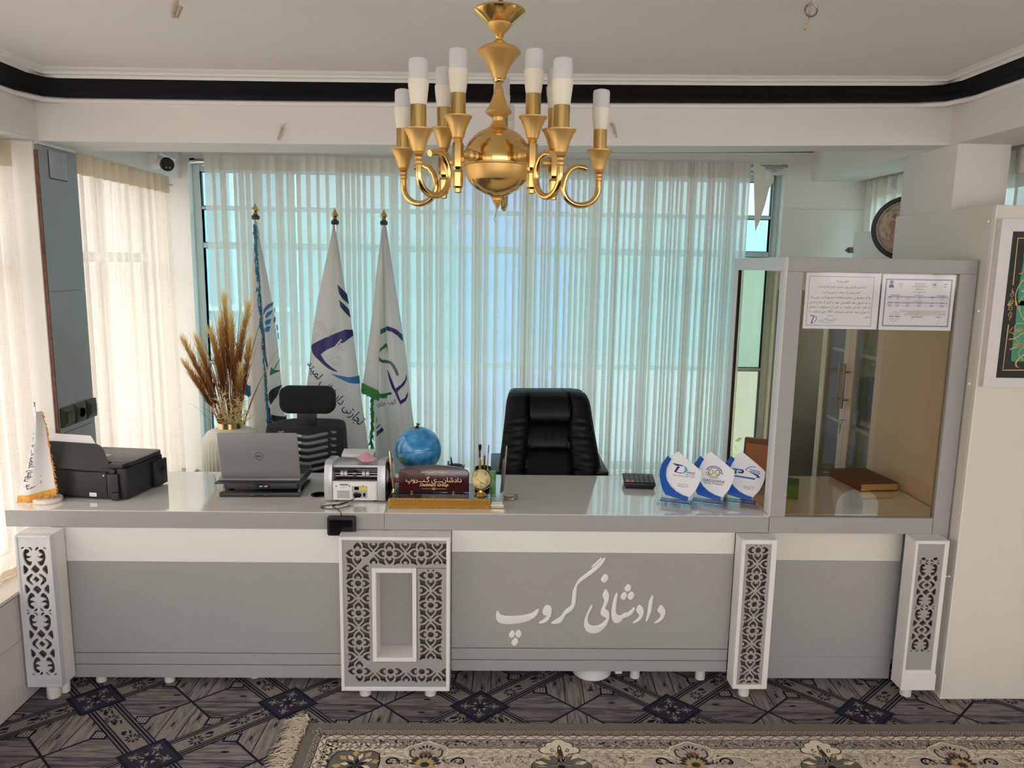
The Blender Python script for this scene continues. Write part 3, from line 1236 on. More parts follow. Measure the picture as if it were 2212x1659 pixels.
# corner cartouche
cu_, cv_ = .235, .255
rp(chaikin([(cu_ - .09, cv_ - .075), (cu_ - .04, cv_ - .09), (cu_, cv_ - .075), (cu_ + .04, cv_ - .09), (cu_ + .085, cv_ - .06), (cu_ + .07, cv_ + .09), (cu_ - .09, cv_ + .09), (cu_ - .105, cv_)], 1), DRK, 12)
rp(chaikin([(cu_ - .084, cv_ - .07), (cu_ - .04, cv_ - .084), (cu_, cv_ - .069), (cu_ + .04, cv_ - .084), (cu_ + .08, cv_ - .055), (cu_ + .065, cv_ + .085), (cu_ - .085, cv_ + .085), (cu_ - .099, cv_)], 1), GRN, 13)
petals(cu_, cv_, .05, .085, 9, .012, GLD, 14)
petals(cu_, cv_ - .01, .02, .06, 7, .009, CRM, 15)
petals(cu_, cv_, .0, .045, 6, .008, NVY, 16)
for k in range(7):
    petals(cu_ - .11 + .035 * k, cv_ - .105, .006, .026, 5, .005, CRM, 13)
    petals(cu_ - .125, cv_ - .09 + .03 * k, .006, .026, 5, .005, CRM, 13)
rg.build('pile', RM, rug, smooth=0, fix=False)
fr_ = MB()
rs = random.Random(9)
for k in range(620):
    y = RY1 + .02 - rs.random() * 1.0
    bx = RX0 + rs.uniform(-.002, .012)
    ln = rs.uniform(.05, .10)
    a = PI + rs.gauss(.1, .55)
    z = .011 + rs.random() * .012
    p0 = Vector((bx, y, z))
    p2 = p0 + Vector((ln * math.cos(a), ln * math.sin(a) * .8, -z + .006 + rs.random() * .01))
    p1 = (p0 + p2) / 2 + Vector((rs.gauss(0, .008), rs.gauss(0, .01), .012))
    w = rs.uniform(.0012, .0026)
    n = Vector((0, w, 0)) if abs(math.cos(a)) > .6 else Vector((w, 0, 0))
    fr_.add([p0 - n, p0 + n, p1 + n, p1 - n, p2 + n * .4, p2 - n * .4], [(0, 1, 2, 3), (3, 2, 4, 5)])
stuff(fr_.build('fringe', pile('rug_fringe', (226, 214, 190), .1), rug, smooth=0, fix=False))
# ------------------------------------------------------------------ reception counter
YF = 2.905


def slab(parent, name, x0, x1, y0, y1, z0, z1, m_, bev=.0015):
    m = MB()
    m.box(x0, x1, y0, y1, z0, z1)
    return m.build(name, m_, parent, bevel=bev, segs=1)


def foot(parent, x, y, z1, r=.021, m_=None):
    m = MB()
    m.lathe([(r * .92, 0), (r, .004), (r, z1)], (x, y, 0), 20)
    return m.build('foot', m_ or LAMW, parent)


def counter_unit(name, label, x0, x1, px0, px1, zb, feet, band, joints):
    t = thing(name, label, 'counter', ((x0 + x1) / 2, 3.18, 0))
    xn = max(x0, -1.838)      # the left end is notched around the pillar
    ol = [(x0, 2.90), (x1, 2.90), (x1, 3.47), (xn, 3.47)] + ([(xn, 3.158), (x0, 3.158)] if xn > x0 else [])
    for nm, z0, z1, mt, bv in (('tabletop_edge', .69, .7575, LAMG, .0015), ('tabletop', .7577, .76, GLOSSW, .0005)):
        m = MB()
        m.prism(ol, (0, 0, z0), (1, 0, 0), (0, 1, 0), (0, 0, z1 - z0))
        m.build(nm, mt, t, bevel=bv, segs=1)
    slab(t, 'upper_band', px0, px1, YF, YF + .016, band, .689, LAMW)
    zs = [band - .0005] + [z for j in joints for z in (j + .0016, j - .0016)] + [zb]
    for i in range(0, len(zs), 2):
        slab(t, 'front_board', px0, px1, YF + .0005, YF + .0165, zs[i + 1], zs[i], LAMG, .0008)
    slab(t, 'backing_board', px0, px1, YF + .017, YF + .03, zb + .002, .685, DARKB)
    slab(t, 'end_panel', px0, px0 + .018, YF + .031, 3.44, zb, .6895, LAMW)
    slab(t, 'end_panel', px1 - .018, px1, YF + .031, 3.44, zb, .6895, LAMW)
    for x, y in feet:
        foot(t, x, y, zb + .001)
    return t


counter_unit('reception_counter', 'long grey and white counter section on the left, under the printer and laptop', -1.925, -.4335, -1.75, -.602, .045,
             [(-1.625, 2.955), (-1.343, 2.955), (-1.62, 3.36), (-.66, 3.36), (-1.0, 2.99)], .546, (.153, .102))
DK = counter_unit('reception_counter', 'counter section carrying raised white lettering on its grey front, under the three trophies', -.4325, 1.116, -.164, .984, .080,
                  [(.62, 3.0), (.9, 2.99), (-.1, 3.36), (.9, 3.36)], .597, (.181, .129))

# raised lettering, letter by letter, as it stands on the grey front
LT = [
    ('c1', [(112, 962), (125, 975), (140, 1010), (170, 1035), (230, 1050), (330, 1053), (450, 1048), (560, 1035), (640, 1015), (700, 985), (740, 950), (770, 932), (787, 945), (775, 990), (745, 1050), (690, 1095), (610, 1135), (520, 1160), (400, 1180), (280, 1188), (190, 1180), (130, 1160), (95, 1120), (83, 1070), (88, 1010), (97, 970)]),
    ('c1', [(340, 1275), (375, 1293), (398, 1325), (390, 1370), (345, 1422), (275, 1373)]),
    ('c1', [(445, 1267), (480, 1285), (505, 1330), (495, 1380), (450, 1418), (397, 1365), (404, 1320)]),
    ('c1', [(388, 1398), (425, 1412), (450, 1450), (440, 1500), (385, 1552), (316, 1497)]),
    ('c1', [(930, 868), (965, 880), (990, 920), (995, 970), (985, 1040), (955, 1100), (915, 1145), (860, 1170), (790, 1180), (777, 1168), (790, 1150), (850, 1112), (900, 1070), (925, 1047), (890, 1050), (850, 1030), (837, 995), (848, 950), (870, 905), (900, 875)]),
    ('c1', [(985, 1180), (980, 1160), (1010, 1135), (1080, 1090), (1140, 1055), (1180, 990), (1220, 940), (1290, 895), (1312, 870), (1318, 780), (1328, 660), (1350, 600), (1390, 520), (1410, 480), (1450, 435), (1507, 392), (1607, 310), (1687, 250), (1757, 190), (1807, 130), (1852, 97), (1872, 105), (1857, 150), (1812, 220), (1747, 285), (1657, 360), (1557, 430), (1477, 490), (1409, 545), (1402, 600), (1392, 720), (1382, 830), (1362, 905), (1330, 950), (1290, 990), (1230, 1020), (1200, 1060), (1180, 1110), (1150, 1150), (1110, 1175), (1040, 1183)]),
    ('c2', [(285, 275), (278, 260), (310, 215), (370, 160), (420, 115), (445, 98), (455, 112), (425, 160), (365, 215), (312, 255)]),
    ('c2', [(488, 360), (530, 375), (560, 415), (553, 460), (520, 500), (488, 522), (415, 463)]),
    ('c2', [(503, 608), (540, 640), (565, 690), (570, 740), (560, 800), (535, 860), (500, 940), (545, 955), (570, 990), (575, 1050), (565, 1120), (530, 1200), (470, 1275), (400, 1325), (320, 1343), (240, 1330), (190, 1290), (160, 1230), (157, 1160), (175, 1080), (220, 980), (265, 890), (285, 868), (303, 880), (290, 930), (250, 990), (225, 1060), (218, 1130), (235, 1180), (280, 1210), (350, 1213), (420, 1190), (480, 1150), (518, 1105), (520, 1080), (470, 1065), (435, 1040), (425, 1000), (435, 950), (465, 890), (490, 810), (475, 770), (453, 720), (475, 670)]),
    ('c2', [(695, 665), (712, 685), (700, 760), (685, 870), (678, 960), (685, 1010), (710, 1040), (750, 1045), (790, 1020), (820, 995), (870, 995), (895, 970), (915, 945), (930, 955), (945, 925), (970, 900), (990, 915), (985, 960), (950, 1015), (900, 1055), (840, 1075), (800, 1090), (760, 1140), (720, 1170), (670, 1172), (625, 1140), (605, 1080), (603, 1000), (615, 880), (635, 780), (665, 700)]),
    ('c2', [(868, 522), (905, 540), (930, 580), (922, 625), (870, 672), (802, 620)]),
    ('c2', [(805, 650), (845, 668), (862, 700), (850, 755), (805, 803), (733, 748)]),
    ('c2', [(925, 645), (965, 670), (983, 710), (965, 760), (915, 800), (862, 755), (872, 700)]),
    ('c2', [(1053, 855), (1100, 895), (1130, 940), (1135, 990), (1120, 1050), (1085, 1110), (1030, 1150), (960, 1175), (945, 1162), (1000, 1120), (1040, 1080), (1058, 1050), (1040, 1015), (998, 970), (1015, 920)]),
    ('c2', [(1270, 713), (1290, 725), (1280, 800), (1265, 910), (1245, 1010), (1215, 1080), (1180, 1148), (1160, 1145), (1165, 1100), (1185, 1020), (1200, 900), (1215, 820), (1240, 760)]),
    ('c2', [(1405, 858), (1450, 895), (1482, 945), (1485, 1000), (1470, 1060), (1430, 1120), (1370, 1160), (1305, 1175), (1292, 1162), (1350, 1125), (1395, 1075), (1408, 1045), (1390, 1010), (1343, 970), (1365, 920)]),
]
LETM = mat('white_acrylic_letter', (236, 235, 233), .35)
for k, (c, p) in enumerate(LT):
    ox = 1060 if c == 'c1' else 1240
    q = [at(ox + a / 7.54, 1190 + b / 7.541, 'Y', YF) for a, b in p]
    q = chaikin([(v.x, v.z) for v in q], 2)
    g = plate([q], .006, .0014)
    m = MB()
    m.geo2d(g, (0, YF + .0005 - .0004 * (k % 2), 0), (1, 0, 0), (0, 0, 1), (0, -1, 0))
    m.build('raised_letter', LETM, DK, smooth=50)


# ------------------------------------------------------------------ carved posts
def heart(cx, cy, d, s, t0=75.0, t1=222.0):
    """heart-shaped cut-out: tip at distance t0 from (cx, cy) along d, lobes at t1"""
    half = [(0, 0), (45, 42), (78, 92), (80, 122), (64, 145), (40, 150), (27, 138), (43, 124), (40, 108), (22, 106), (12, 92), (0, 99)]
    k = (t1 - t0) / 150.0
    pts = half + [(-x, y) for x, y in half[-2:0:-1]]
    return [(cx + (d[0] * (t0 + y * k) - d[1] * x) * s, cy + (d[1] * (t0 + y * k) + d[0] * x) * s) for x, y in pts]


LEAFH = [(20, 30), (45, 25), (100, 80), (155, 105), (208, 112), (215, 180), (238, 238), (220, 243), (175, 220), (112, 208), (104, 140), (25, 45)]


def lattice(nodes, step, s, hw, skip=()):
    """cut-outs of the heart lattice; nodes: (x, y, kind) kind 0 crossing, 1 octagon"""
    polys = []
    for n, (x, y, k) in enumerate(nodes):
        if k == 1:
            polys.append([(x + s * (68 if i % 2 else 60) * math.cos(PI * i / 8), y + s * (68 if i % 2 else 60) * math.sin(PI * i / 8)) for i in range(16)])
        for d in ((1, 0), (-1, 0), (0, 1), (0, -1)):
            nx, ny = x + d[0] * step, y + d[1] * step
            nb = [m for m in nodes if abs(m[0] - nx) < step * .2 and abs(m[1] - ny) < step * .2]
            if k == 0:
                polys.append(heart(x, y, d, s))
            elif not nb:
                polys.append(heart(x + d[0] * s * 236, y + d[1] * s * 236, (-d[0], -d[1]), s, 0, 146))
        if k == 0:
            for sx in (-1, 1):
                for sy in (-1, 1):
                    if (n, sx, sy) in skip:
                        continue
                    polys.append([(x + sx * a * s, y + sy * b * s) for a, b in LEAFH])
    return polys


SCROLL = [
    ([(0, 72), (70, 0), (0, -72), (-70, 0)], 0),
    ([(97, 125), (232, 0), (97, -125), (60, -110), (75, -85), (142, 0), (55, 90), (62, 115)], 1),
    ([(0, 315), (38, 268), (85, 222), (85, 200), (48, 160), (0, 118), (-48, 160), (-85, 200), (-85, 222), (-38, 268)], 2),
    ([(239, 330), (242, 65), (140, 185), (134, 205), (140, 235)], 3),
    ([(128, 625), (160, 626), (187, 610), (212, 560), (220, 500), (211, 410), (173, 320), (145, 290), (120, 277), (92, 282), (72, 305), (55, 345), (48, 375), (98, 375), (135, 395), (163, 435), (123, 430), (85, 450), (47, 490), (93, 480), (125, 485), (149, 510), (155, 530), (120, 540), (98, 560), (84, 592), (100, 616)], 3),
    ([(170, 668), (240, 668), (247, 612), (205, 640)], 3),
    ([(52, 668), (108, 668), (104, 650), (70, 622), (45, 585), (22, 620)], 3),
]


def scroll_holes(cx, cz, s, sv):
    """one unit of the scroll pattern about its chevron; kind 3 shapes mirror both ways, 1 sideways, 2 up and down"""
    out = []
    for p, k in SCROLL:
        for sx in ((1, -1) if k in (1, 3) else (1,)):
            for sz in ((1, -1) if k in (2, 3) else (1,)):
                q = [(cx + sx * a * s, cz + sz * b * sv) for a, b in p]
                out.append(chaikin(q, 1) if k != 0 else q)
    return out


def clip_holes(polys, x0, x1, z0, z1):
    box = [(x0, z0), (x1, z0), (x1, z1), (x0, z1)]
    out = []
    for p in polys:
        if area(p) < 0:
            p = p[::-1]
        inside = all(x0 < a < x1 and z0 < b < z1 for a, b in p)
        if inside:
            out.append(p)
        elif any(x0 < a < x1 and z0 < b < z1 for a, b in p):
            q = clip(p, box)
            if q and abs(area(q)) > 2e-5:
                out.append(q)
    return out


def fret(parent, outline, holes, y, m_, th=.007, bx=None):
    g = plate([outline] + holes, th)
    m = MB()
    m.geo2d(g, (0, y, 0), (1, 0, 0), (0, 0, 1), (0, -1, 0))
    return m.build('fretwork_panel', m_, parent, smooth=0)


def post(name, label, x0, x1, y0, y1, z0, z1, border, body, front, fretm, holes, inner, feet, slant=0):
    t = thing(name, label, 'post', ((x0 + x1) / 2, (y0 + y1) / 2, 0))
    ix0, ix1, iz0, iz1 = inner
    d = y0 + .03
    m = MB()     # hollow box: sides, back, top, bottom
    m.box(x0, x0 + .008, d, y1, z0, z1)
    m.box(x1 - .008, x1, d, y1, z0, z1)
    m.box(x0 + .008, x1 - .008, d, y1, z1 - .008, z1)
    m.box(x0 + .008, x1 - .008, d, y1, z0, z0 + .008)
    m.build('carcass', body, t)
    for a, b, c, e in ((x0, ix0, z0, z1), (ix1, x1, z0, z1), (ix0, ix1, iz1, z1), (ix0, ix1, z0, iz0)):
        slab(t, 'frame_moulding', a, b, y0, d, c, e, front, .0015)
    slab(t, 'backing_board', ix0 - .004, ix1 + .004, y0 + .0305, y0 + .036, iz0 - .004, iz1 + .004, DARKB)
    fret(t, [(ix0, iz0), (ix1, iz0), (ix1, iz1), (ix0, iz1)], holes, y0 + .011, fretm)
    for x, y, r in feet:
        foot(t, x, y, z0 + .001, r)
    return t


# left end post with scroll fretwork
u = .000195
hl = []
for zc in (.512, .244):
    hl += scroll_holes(-1.7645, zc, u, .000197)
post('carved_post', 'silver post with scrolled fretwork at the left end of the counter', -1.833, -1.697, 2.80, 2.895, .062, .690, .01, LAMW, LAMS, LAMS,
     clip_holes(hl, -1.8165, -1.7125, .088, .668), (-1.8225, -1.7065, .072, .681), [(-1.755, 2.84, .026), (-1.73, 2.876, .018)])

# right post: heart lattice
s = .0001805
st = 315 * s
nodes = [(1.0525, .646 - i * st, 1 if i % 2 == 0 else 0) for i in range(0, 11)]
h = clip_holes(lattice(nodes, st, s, 240), 1.006, 1.099, .077, .666)
post('carved_post', 'white post with heart lattice fretwork between the lettered counter and glass booth', .985, 1.126, 2.82, 2.898, .053, .690, .014, LAMW, LAMW, LAMG,
     h, (1.0005, 1.1045, .071, .672), [(1.05, 2.87, .022)])

# far right post with a plinth
hl = []
for zc in (.505, .313):
    hl += scroll_holes(1.7435, zc, .000165, .000141)
for p, k in SCROLL[4:]:
    for sx in (1, -1):
        hl.append(chaikin([(1.7435 + sx * a * .000165, .697 + (-b) * .000141 * 1.0) for a, b in p if b > 520] if len([1 for a, b in p if b > 520]) > 2 else [(0, 0), (1e-6, 0), (0, 1e-6)], 1))
tp = post('carved_post', 'white post with scrolled fretwork and a plinth at the right end, beside the partition', 1.679, 1.815, 2.82, 2.898, .053, .692, .012, LAMW, LAMW, LAMG,
          clip_holes(hl, 1.698, 1.786, .150, .664), (1.691, 1.797, .139, .678), [(1.73, 2.87, .022)])
slab(tp, 'plinth', 1.676, 1.818, 2.815, 2.8195, .053, .124, LAMW)

# centre cabinet with the lattice border and a niche
cb = thing('lattice_cabinet', 'white framed cabinet with heart lattice border around a small niche, under the black display', 'cabinet', (-.382, 2.86, 0))
X0c, X1c, Y0c, Y1c, Z0c, Z1c = -.600, -.166, 2.82, 2.902, .039, .689
slab(cb, 'frame_moulding', X0c, X0c + .013, Y0c, Y0c + .03, Z0c, Z1c, LAMW)
slab(cb, 'frame_moulding', X1c - .014, X1c, Y0c, Y0c + .03, Z0c, Z1c, LAMW)
slab(cb, 'frame_moulding', X0c + .013, X1c - .014, Y0c, Y0c + .03, Z1c - .014, Z1c, LAMW)
slab(cb, 'frame_moulding', X0c + .013, X1c - .014, Y0c, Y0c + .03, Z0c, Z0c + .017, LAMW)
m = MB()
for b in ((X0c, X0c + .008, Y0c + .03, Y1c, Z0c, Z1c), (X1c - .008, X1c, Y0c + .03, Y1c, Z0c, Z1c), (X0c + .008, X1c - .008, Y0c + .03, Y1c, Z1c - .008, Z1c), (X0c + .008, X1c - .008, Y0c + .03, Y1c, Z0c, Z0c + .008)):
    m.box(*b)
cc = m.build('carcass', LAMW, cb)
ix0, ix1, iz0, iz1 = X0c + .013, X1c - .014, Z0c + .017, Z1c - .014
nx0, nx1, nz0, nz1 = -.472, -.297, .168, .562     # niche frame, outer
s = .000196
st = 318 * s
cxl, czt, czb = ix0 + .0595, iz1 - .0545, iz0 + .0535
nodes = [(cxl + i * st, czt, 1 if i % 2 == 0 else 0) for i in range(6)]
nodes += [(cxl, czt - i * st * 1.0, 1 if i % 2 == 0 else 0) for i in range(1, 8)]
nb2 = len(nodes)
nodes += [(cxl + i * st, czt - 8 * st, 1 if i % 2 == 0 else 0) for i in range(6)]
h = lattice(nodes, st, s, 240, skip={(1, -1, -1), (6, 1, 1), (12, 1, -1), (nb2 + 1, -1, 1)})
ring = [(ix0, iz0), (ix1, iz0), (ix1, iz1), (ix0, iz1)]
gap = [(nx0, nz0), (nx0, nz1), (ix1, nz1), (ix1, nz0)]
h1 = clip_holes([p for p in h if not any(nx0 - .006 < a < ix1 + .1 and nz0 - .006 < b < nz1 + .006 for a, b in p)], ix0 + .008, ix1 - .0005, iz0 + .006, iz1 - .006)
Cs = [(ix0, iz0), (ix1, iz0), (ix1, nz0), (nx0, nz0), (nx0, nz1), (ix1, nz1), (ix1, iz1), (ix0, iz1)]
fret(cb, Cs, h1, Y0c + .011, LAMG)
nodes = [(-.2415, nz1 - .031 - i * st, 1 if i % 2 == 0 else 0) for i in range(7)]
h2 = clip_holes(lattice(nodes, st, s, 240), nx1 + .006, ix1 - .004, nz0 + .004, nz1 - .007)
fret(cb, [(nx1 + .002, nz0 + .001), (ix1, nz0 + .001), (ix1, nz1 - .002), (nx1 + .002, nz1 - .002)], h2, Y0c + .010, LAMG)
slab(cb, 'backing_board', ix0 - .004, nx0, Y0c + .0305, Y0c + .036, iz0 - .004, iz1 + .004, DARKB)
slab(cb, 'backing_board', nx1, ix1 + .004, Y0c + .0305, Y0c + .036, iz0 - .004, iz1 + .004, DARKB)
slab(cb, 'backing_board', nx0, nx1, Y0c + .0305, Y0c + .036, nz1, iz1 + .004, DARKB)
slab(cb, 'backing_board', nx0, nx1, Y0c + .0305, Y0c + .036, iz0 - .004, nz0, DARKB)
f0, f1 = .0155, .0165
for a, b, c, e in ((nx0, nx0 + f1, nz0, nz1), (nx1 - f1, nx1, nz0, nz1), (nx0 + f1, nx1 - f1, nz1 - .019, nz1), (nx0 + f1, nx1 - f1, nz0, nz0 + .017)):
    slab(cb, 'niche_frame', a, b, Y0c - .004, Y0c + .012, c, e, LAMW, .002)
nw = .006
for a, b, c, e, nm in ((nx0 + f1 - nw, nx0 + f1, nz0 + .01, nz1 - .01, 'niche_side'), (nx1 - f1, nx1 - f1 + nw, nz0 + .01, nz1 - .01, 'niche_side'), (nx0 + f1, nx1 - f1, nz1 - .019, nz1 - .012, 'niche_top'), (nx0 + f1, nx1 - f1, nz0 + .010, nz0 + .0168, 'niche_floor')):
    slab(cb, nm, a, b, Y0c + .0122, Y0c + .10, c, e, LAMW, .0004)
slab(cb, 'niche_back', nx0 + f1 - nw, nx1 - f1 + nw, Y0c + .1005, Y0c + .106, nz0 + .005, nz1 - .008, LAMG)
for x in (-.512, -.246):
    foot(cb, x, 2.865, Z0c + .001, .024)

# ------------------------------------------------------------------ glass booth at the right end
bo = thing('glass_booth', 'grey framed cash booth with bronze glass and an arched pass-through, right of the counter', 'booth', (1.49, 3.2, 0))
bx0, bx1, by0, by1, bz0, bz1 = 1.118, 1.855, 2.90, 3.565, .690, 1.793
fw = .062
slab(bo, 'bottom_rail', bx0, 1.787, by0, by0 + .03, bz0, .7575, LAMG)
slab(bo, 'top_rail', bx0, bx1, by0, by0 + .03, bz1 - .054, bz1, LAMG)
slab(bo, 'stile', bx0, bx0 + fw, by0, by0 + .03, .758, bz1 - .0545, LAMG)
slab(bo, 'stile', 1.789, bx1, by0, by0 + .03, .668, bz1 - .0545, LAMG)
slab(bo, 'edge_band', bx0 - .002, bx0 - .0002, by0 + .0005, by0 + .03, .76, bz1, LAMW, 0)
# side frame, seen edge-on along the counter
slab(bo, 'side_stile', bx0, bx0 + .02, by0 + .0305, by0 + .075, .7605, bz1 - .0545, LAMS)
slab(bo, 'side_stile', bx0, bx0 + .02, by1 - .06, by1, .7605, bz1 - .0545, LAMS)
slab(bo, 'side_top_rail', bx0, bx0 + .02, by0 + .0305, by1, bz1 - .054, bz1, LAMS)
m = MB()
m.box(bx0 + .008, bx0 + .012, by0 + .076, by1 - .061, .7605, bz1 - .0545)
m.build('side_glass', GLASSB, bo, smooth=0)
for y0, y1, z0, z1 in ((by0 + .0755, by0 + .080, .7605, bz1 - .055), (by1 - .066, by1 - .0605, .7605, bz1 - .055)):
    slab(bo, 'glazing_bead', bx0 + .004, bx0 + .0165, y0, y1, z0, z1, GASKET, 0)
# front glass with the arched pass-through
gx0, gx1, gz0, gz1 = bx0 + fw, 1.789, .7605, bz1 - .0545
arch = [(1.390, gz0)] + [(1.478 + .088 * math.cos(PI - PI * i / 20), .800 + .075 * math.sin(PI * i / 20)) for i in range(21)] + [(1.566, gz0)]
outl = [(gx0, gz0)] + arch + [(gx1, gz0), (gx1, gz1), (gx0, gz1)]
m = MB()
m.geo2d(plate([outl], .004), (0, by0 + .018, 0), (1, 0, 0), (0, 0, 1), (0, -1, 0))
m.build('front_glass', GLASSB, bo, smooth=0)
slab(bo, 'counter_edge', bx0 + .001, bx1 - .001, by0 + .031, 3.50, .70, .7575, LAMG)
slab(bo, 'countertop', bx0 + .002, bx1 - .002, by0 + .031, 3.4995, .7577, .7598, GLOSSW, .0003)
slab(bo, 'upper_band', 1.128, 1.70, 2.95, 2.966, .553, .689, LAMC)
slab(bo, 'front_board', 1.128, 1.70, 2.9505, 2.9665, .125, .5525, LAMG, .0006)
slab(bo, 'front_board', 1.128, 1.70, 2.9505, 2.9665, .026, .1243, LAMG, .0006)
slab(bo, 'end_panel', 1.822, 1.856, 2.93, 3.48, .0, .69, LAMW)
slab(bo, 'end_panel', 1.128, 1.146, 2.968, 3.46, .0, .69, LAMW)

# notices taped inside the glass
PLAS = glass('plastic_sleeve', (.97, .97, .97), .02, .08)


def sheet(name, label, x0, x1, z0, z1, y):
    t = thing(name, label, 'notice', ((x0 + x1) / 2, y, z0))
    slab(t, 'paper', x0, x1, y, y + .0006, z0, z1, PAPER, 0)
    return t


def print2d(parent, name, polys, y, m_, k=0):
    m = MB()
    for p in polys:
        if area(p) < 0:
            p = p[::-1]
        m.add([(a, y - .0003 - .0001 * k, b) for a, b in p], [tuple(range(len(p)))])
    return m.build(name, m_, parent, smooth=0, fix=False)


def text_on(parent, name, items, y, m_, k=0):
    """items: (text, x, z, size, align, width or None)"""
    m = MB()
    for body, x, z, size, al, wd in items:
        g = lettering(body, size, 0, .0, 0, al, wd, 2)
        m.geo2d(g, (x, y - .0003 - .0001 * k, z), (1, 0, 0), (0, 0, 1), (0, -1, 0))
    return m.build(name, m_, parent, smooth=0, fix=False)


YN = by0 + .0105
n1 = sheet('paper_notice', 'white printed notice in a plastic sleeve, left of two behind the booth glass', 1.196, 1.487, 1.520, 1.735, YN)
fr_lines = lambda x0, x1, z0, z1, w: [[(x0, z0), (x1, z0), (x1, z0 + w), (x0, z0 + w)], [(x0, z1 - w), (x1, z1 - w), (x1, z1), (x0, z1)], [(x0, z0), (x0 + w, z0), (x0 + w, z1), (x0, z1)], [(x1 - w, z0), (x1, z0), (x1, z1), (x1 - w, z1)]]
print2d(n1, 'ruled_border', fr_lines(1.208, 1.462, 1.532, 1.722, .0013), YN, INKB)
A_ = arabic
text_on(n1, 'printed_text', [
    (A_('قابل توجه!'), 1.338, 1.700, .020, 'CENTER', .046),
    (A_('شمارش فزیکی پول نیازمند تمرکز کامل است'), 1.335, 1.679, .018, 'CENTER', .190),
    (A_('کنترل پول یک مهارت ضروری است'), 1.335, 1.658, .018, 'CENTER', .150),
    (A_('بناً از مراجعین محترم تقاضا مندیم تا در عین داد'), 1.335, 1.638, .018, 'CENTER', .240),
    (A_('و ستُدپول نقد اطمینان خود را قبل از خارج شدن'), 1.335, 1.619, .018, 'CENTER', .240),
    (A_('از دفتر حاصل نمایند. در غیر آن مسئولیت بعدی'), 1.335, 1.601, .018, 'CENTER', .240),
    (A_('به دوش خود شخص میباشد. آنگاه حق شکایت را'), 1.335, 1.583, .018, 'CENTER', .240),
    (A_('ندارد.'), 1.444, 1.564, .018, 'CENTER', .024),
    (A_('با احترام'), 1.302, 1.569, .012, 'CENTER', .022),
    (A_('دادشانی گروپ'), 1.296, 1.543, .012, 'CENTER', .034)], YN, INK)
LOGO_N, LOGO_B, LOGO_C = mat('logo_navy', (36, 38, 110), .6), mat('logo_blue', (42, 98, 176), .6), mat('logo_cyan', (72, 160, 205), .6)


def logo_TD(parent, cx, cz, s, y, k=0):
    """slanted T joined to a D with a long top stroke"""
    f = lambda pts: [(cx + a * s, cz + b * s) for a, b in pts]
    print2d(parent, 'printed_mark', [f([(-1.0, 1.0), (-.1, .95), (.25, .8), (.3, .72), (-.2, .84), (-.9, .9)]), f([(-.85, .82), (-.2, .76), (-.05, .7), (-.1, .66), (-.75, .72)]),
                                     f([(-.1, .72), (.12, .72), (-.35, -.62), (.1, -.68), (-.1, -.82), (-.62, -.8), (-.58, -.66)])], y, LOGO_N, k)
    print2d(parent, 'printed_mark', [f([(.0, .84), (.4, .78), (.65, .55), (.7, .2), (.55, -.25), (.2, -.62), (-.15, -.8), (.1, -.5), (.38, -.12), (.48, .2), (.42, .5), (.25, .66)])], y, LOGO_C, k)


logo_TD(n1, 1.237, 1.555, .018, YN, 1)
text_on(n1, 'printed_text', [('adshani', 1.256, 1.551, .006, 'LEFT', None), ('Co. L.T.D', 1.256, 1.546, .006, 'LEFT', None), (A_('شرکت تجارتی دادشانی لمیتد'), 1.238, 1.537, .005, 'CENTER', .042)], YN, INKB)
m = MB()
for a in range(3):
    ribbon(m, [(1.278 + .012 * i, 1.555 + .006 * math.sin(i * 1.7 + a)) for i in range(5)], .0008, (0, YN - .0005, 0), (1, 0, 0), (0, 0, 1), (0, 0, 0))
m.build('signature', mat('teal_ink', (50, 120, 140), .6), n1, smooth=0, fix=False)
m = MB()
m.box(1.192, 1.4885, YN - .0016, YN - .001, 1.516, 1.738)
m.build('plastic_sleeve', PLAS, n1, smooth=0)

n2 = sheet('certificate', 'certificate with a patterned blue border, right of two sheets behind the booth glass', 1.494, 1.780, 1.519, 1.733, YN)
print2d(n2, 'patterned_border', fr_lines(1.507, 1.768, 1.533, 1.717, .0048), YN, mat('border_blue', (70, 86, 128), .7))
m = MB()
for i in range(66):
    x = 1.509 + i * .0039
    for z in (1.5354, 1.7146):
        m.add([(x - .0014, YN - .0005, z), (x, YN - .0005, z - .0014), (x + .0014, YN - .0005, z), (x, YN - .0005, z + .0014)], [(0, 1, 2, 3)])
for i in range(46):
    z = 1.537 + i * .0039
    for x in (1.5094, 1.7656):
        m.add([(x - .0014, YN - .0005, z), (x, YN - .0005, z - .0014), (x + .0014, YN - .0005, z), (x, YN - .0005, z + .0014)], [(0, 1, 2, 3)])
m.build('border_dots', PAPER, n2, smooth=0, fix=False)
rs = random.Random(4)
rows = []
for z, n, w in ((1.700, 1, .036), (1.694, 1, .032), (1.688, 1, .058), (1.682, 1, .022), (1.676, 1, .032), (1.666, 1, .044), (1.660, 1, .01), (1.653, 1, .032), (1.631, 1, .03)):
    x = 1.640
    t_ = w
    x_ = x - w / 2
    while x_ < x + w / 2:
        q = rs.uniform(.002, .006)
        rows.append([(x_, z), (x_ + q, z), (x_ + q, z + .0016), (x_, z + .0016)])
        x_ += q + .0012
for z in (1.6465, 1.6395, 1.6245, 1.6165, 1.6115):
    for x in (1.53, 1.56, 1.6, 1.645, 1.695, 1.735):
        w = rs.uniform(.008, .018)
        rows.append([(x - w / 2, z), (x + w / 2, z), (x + w / 2, z + .0014), (x - w / 2, z + .0014)])
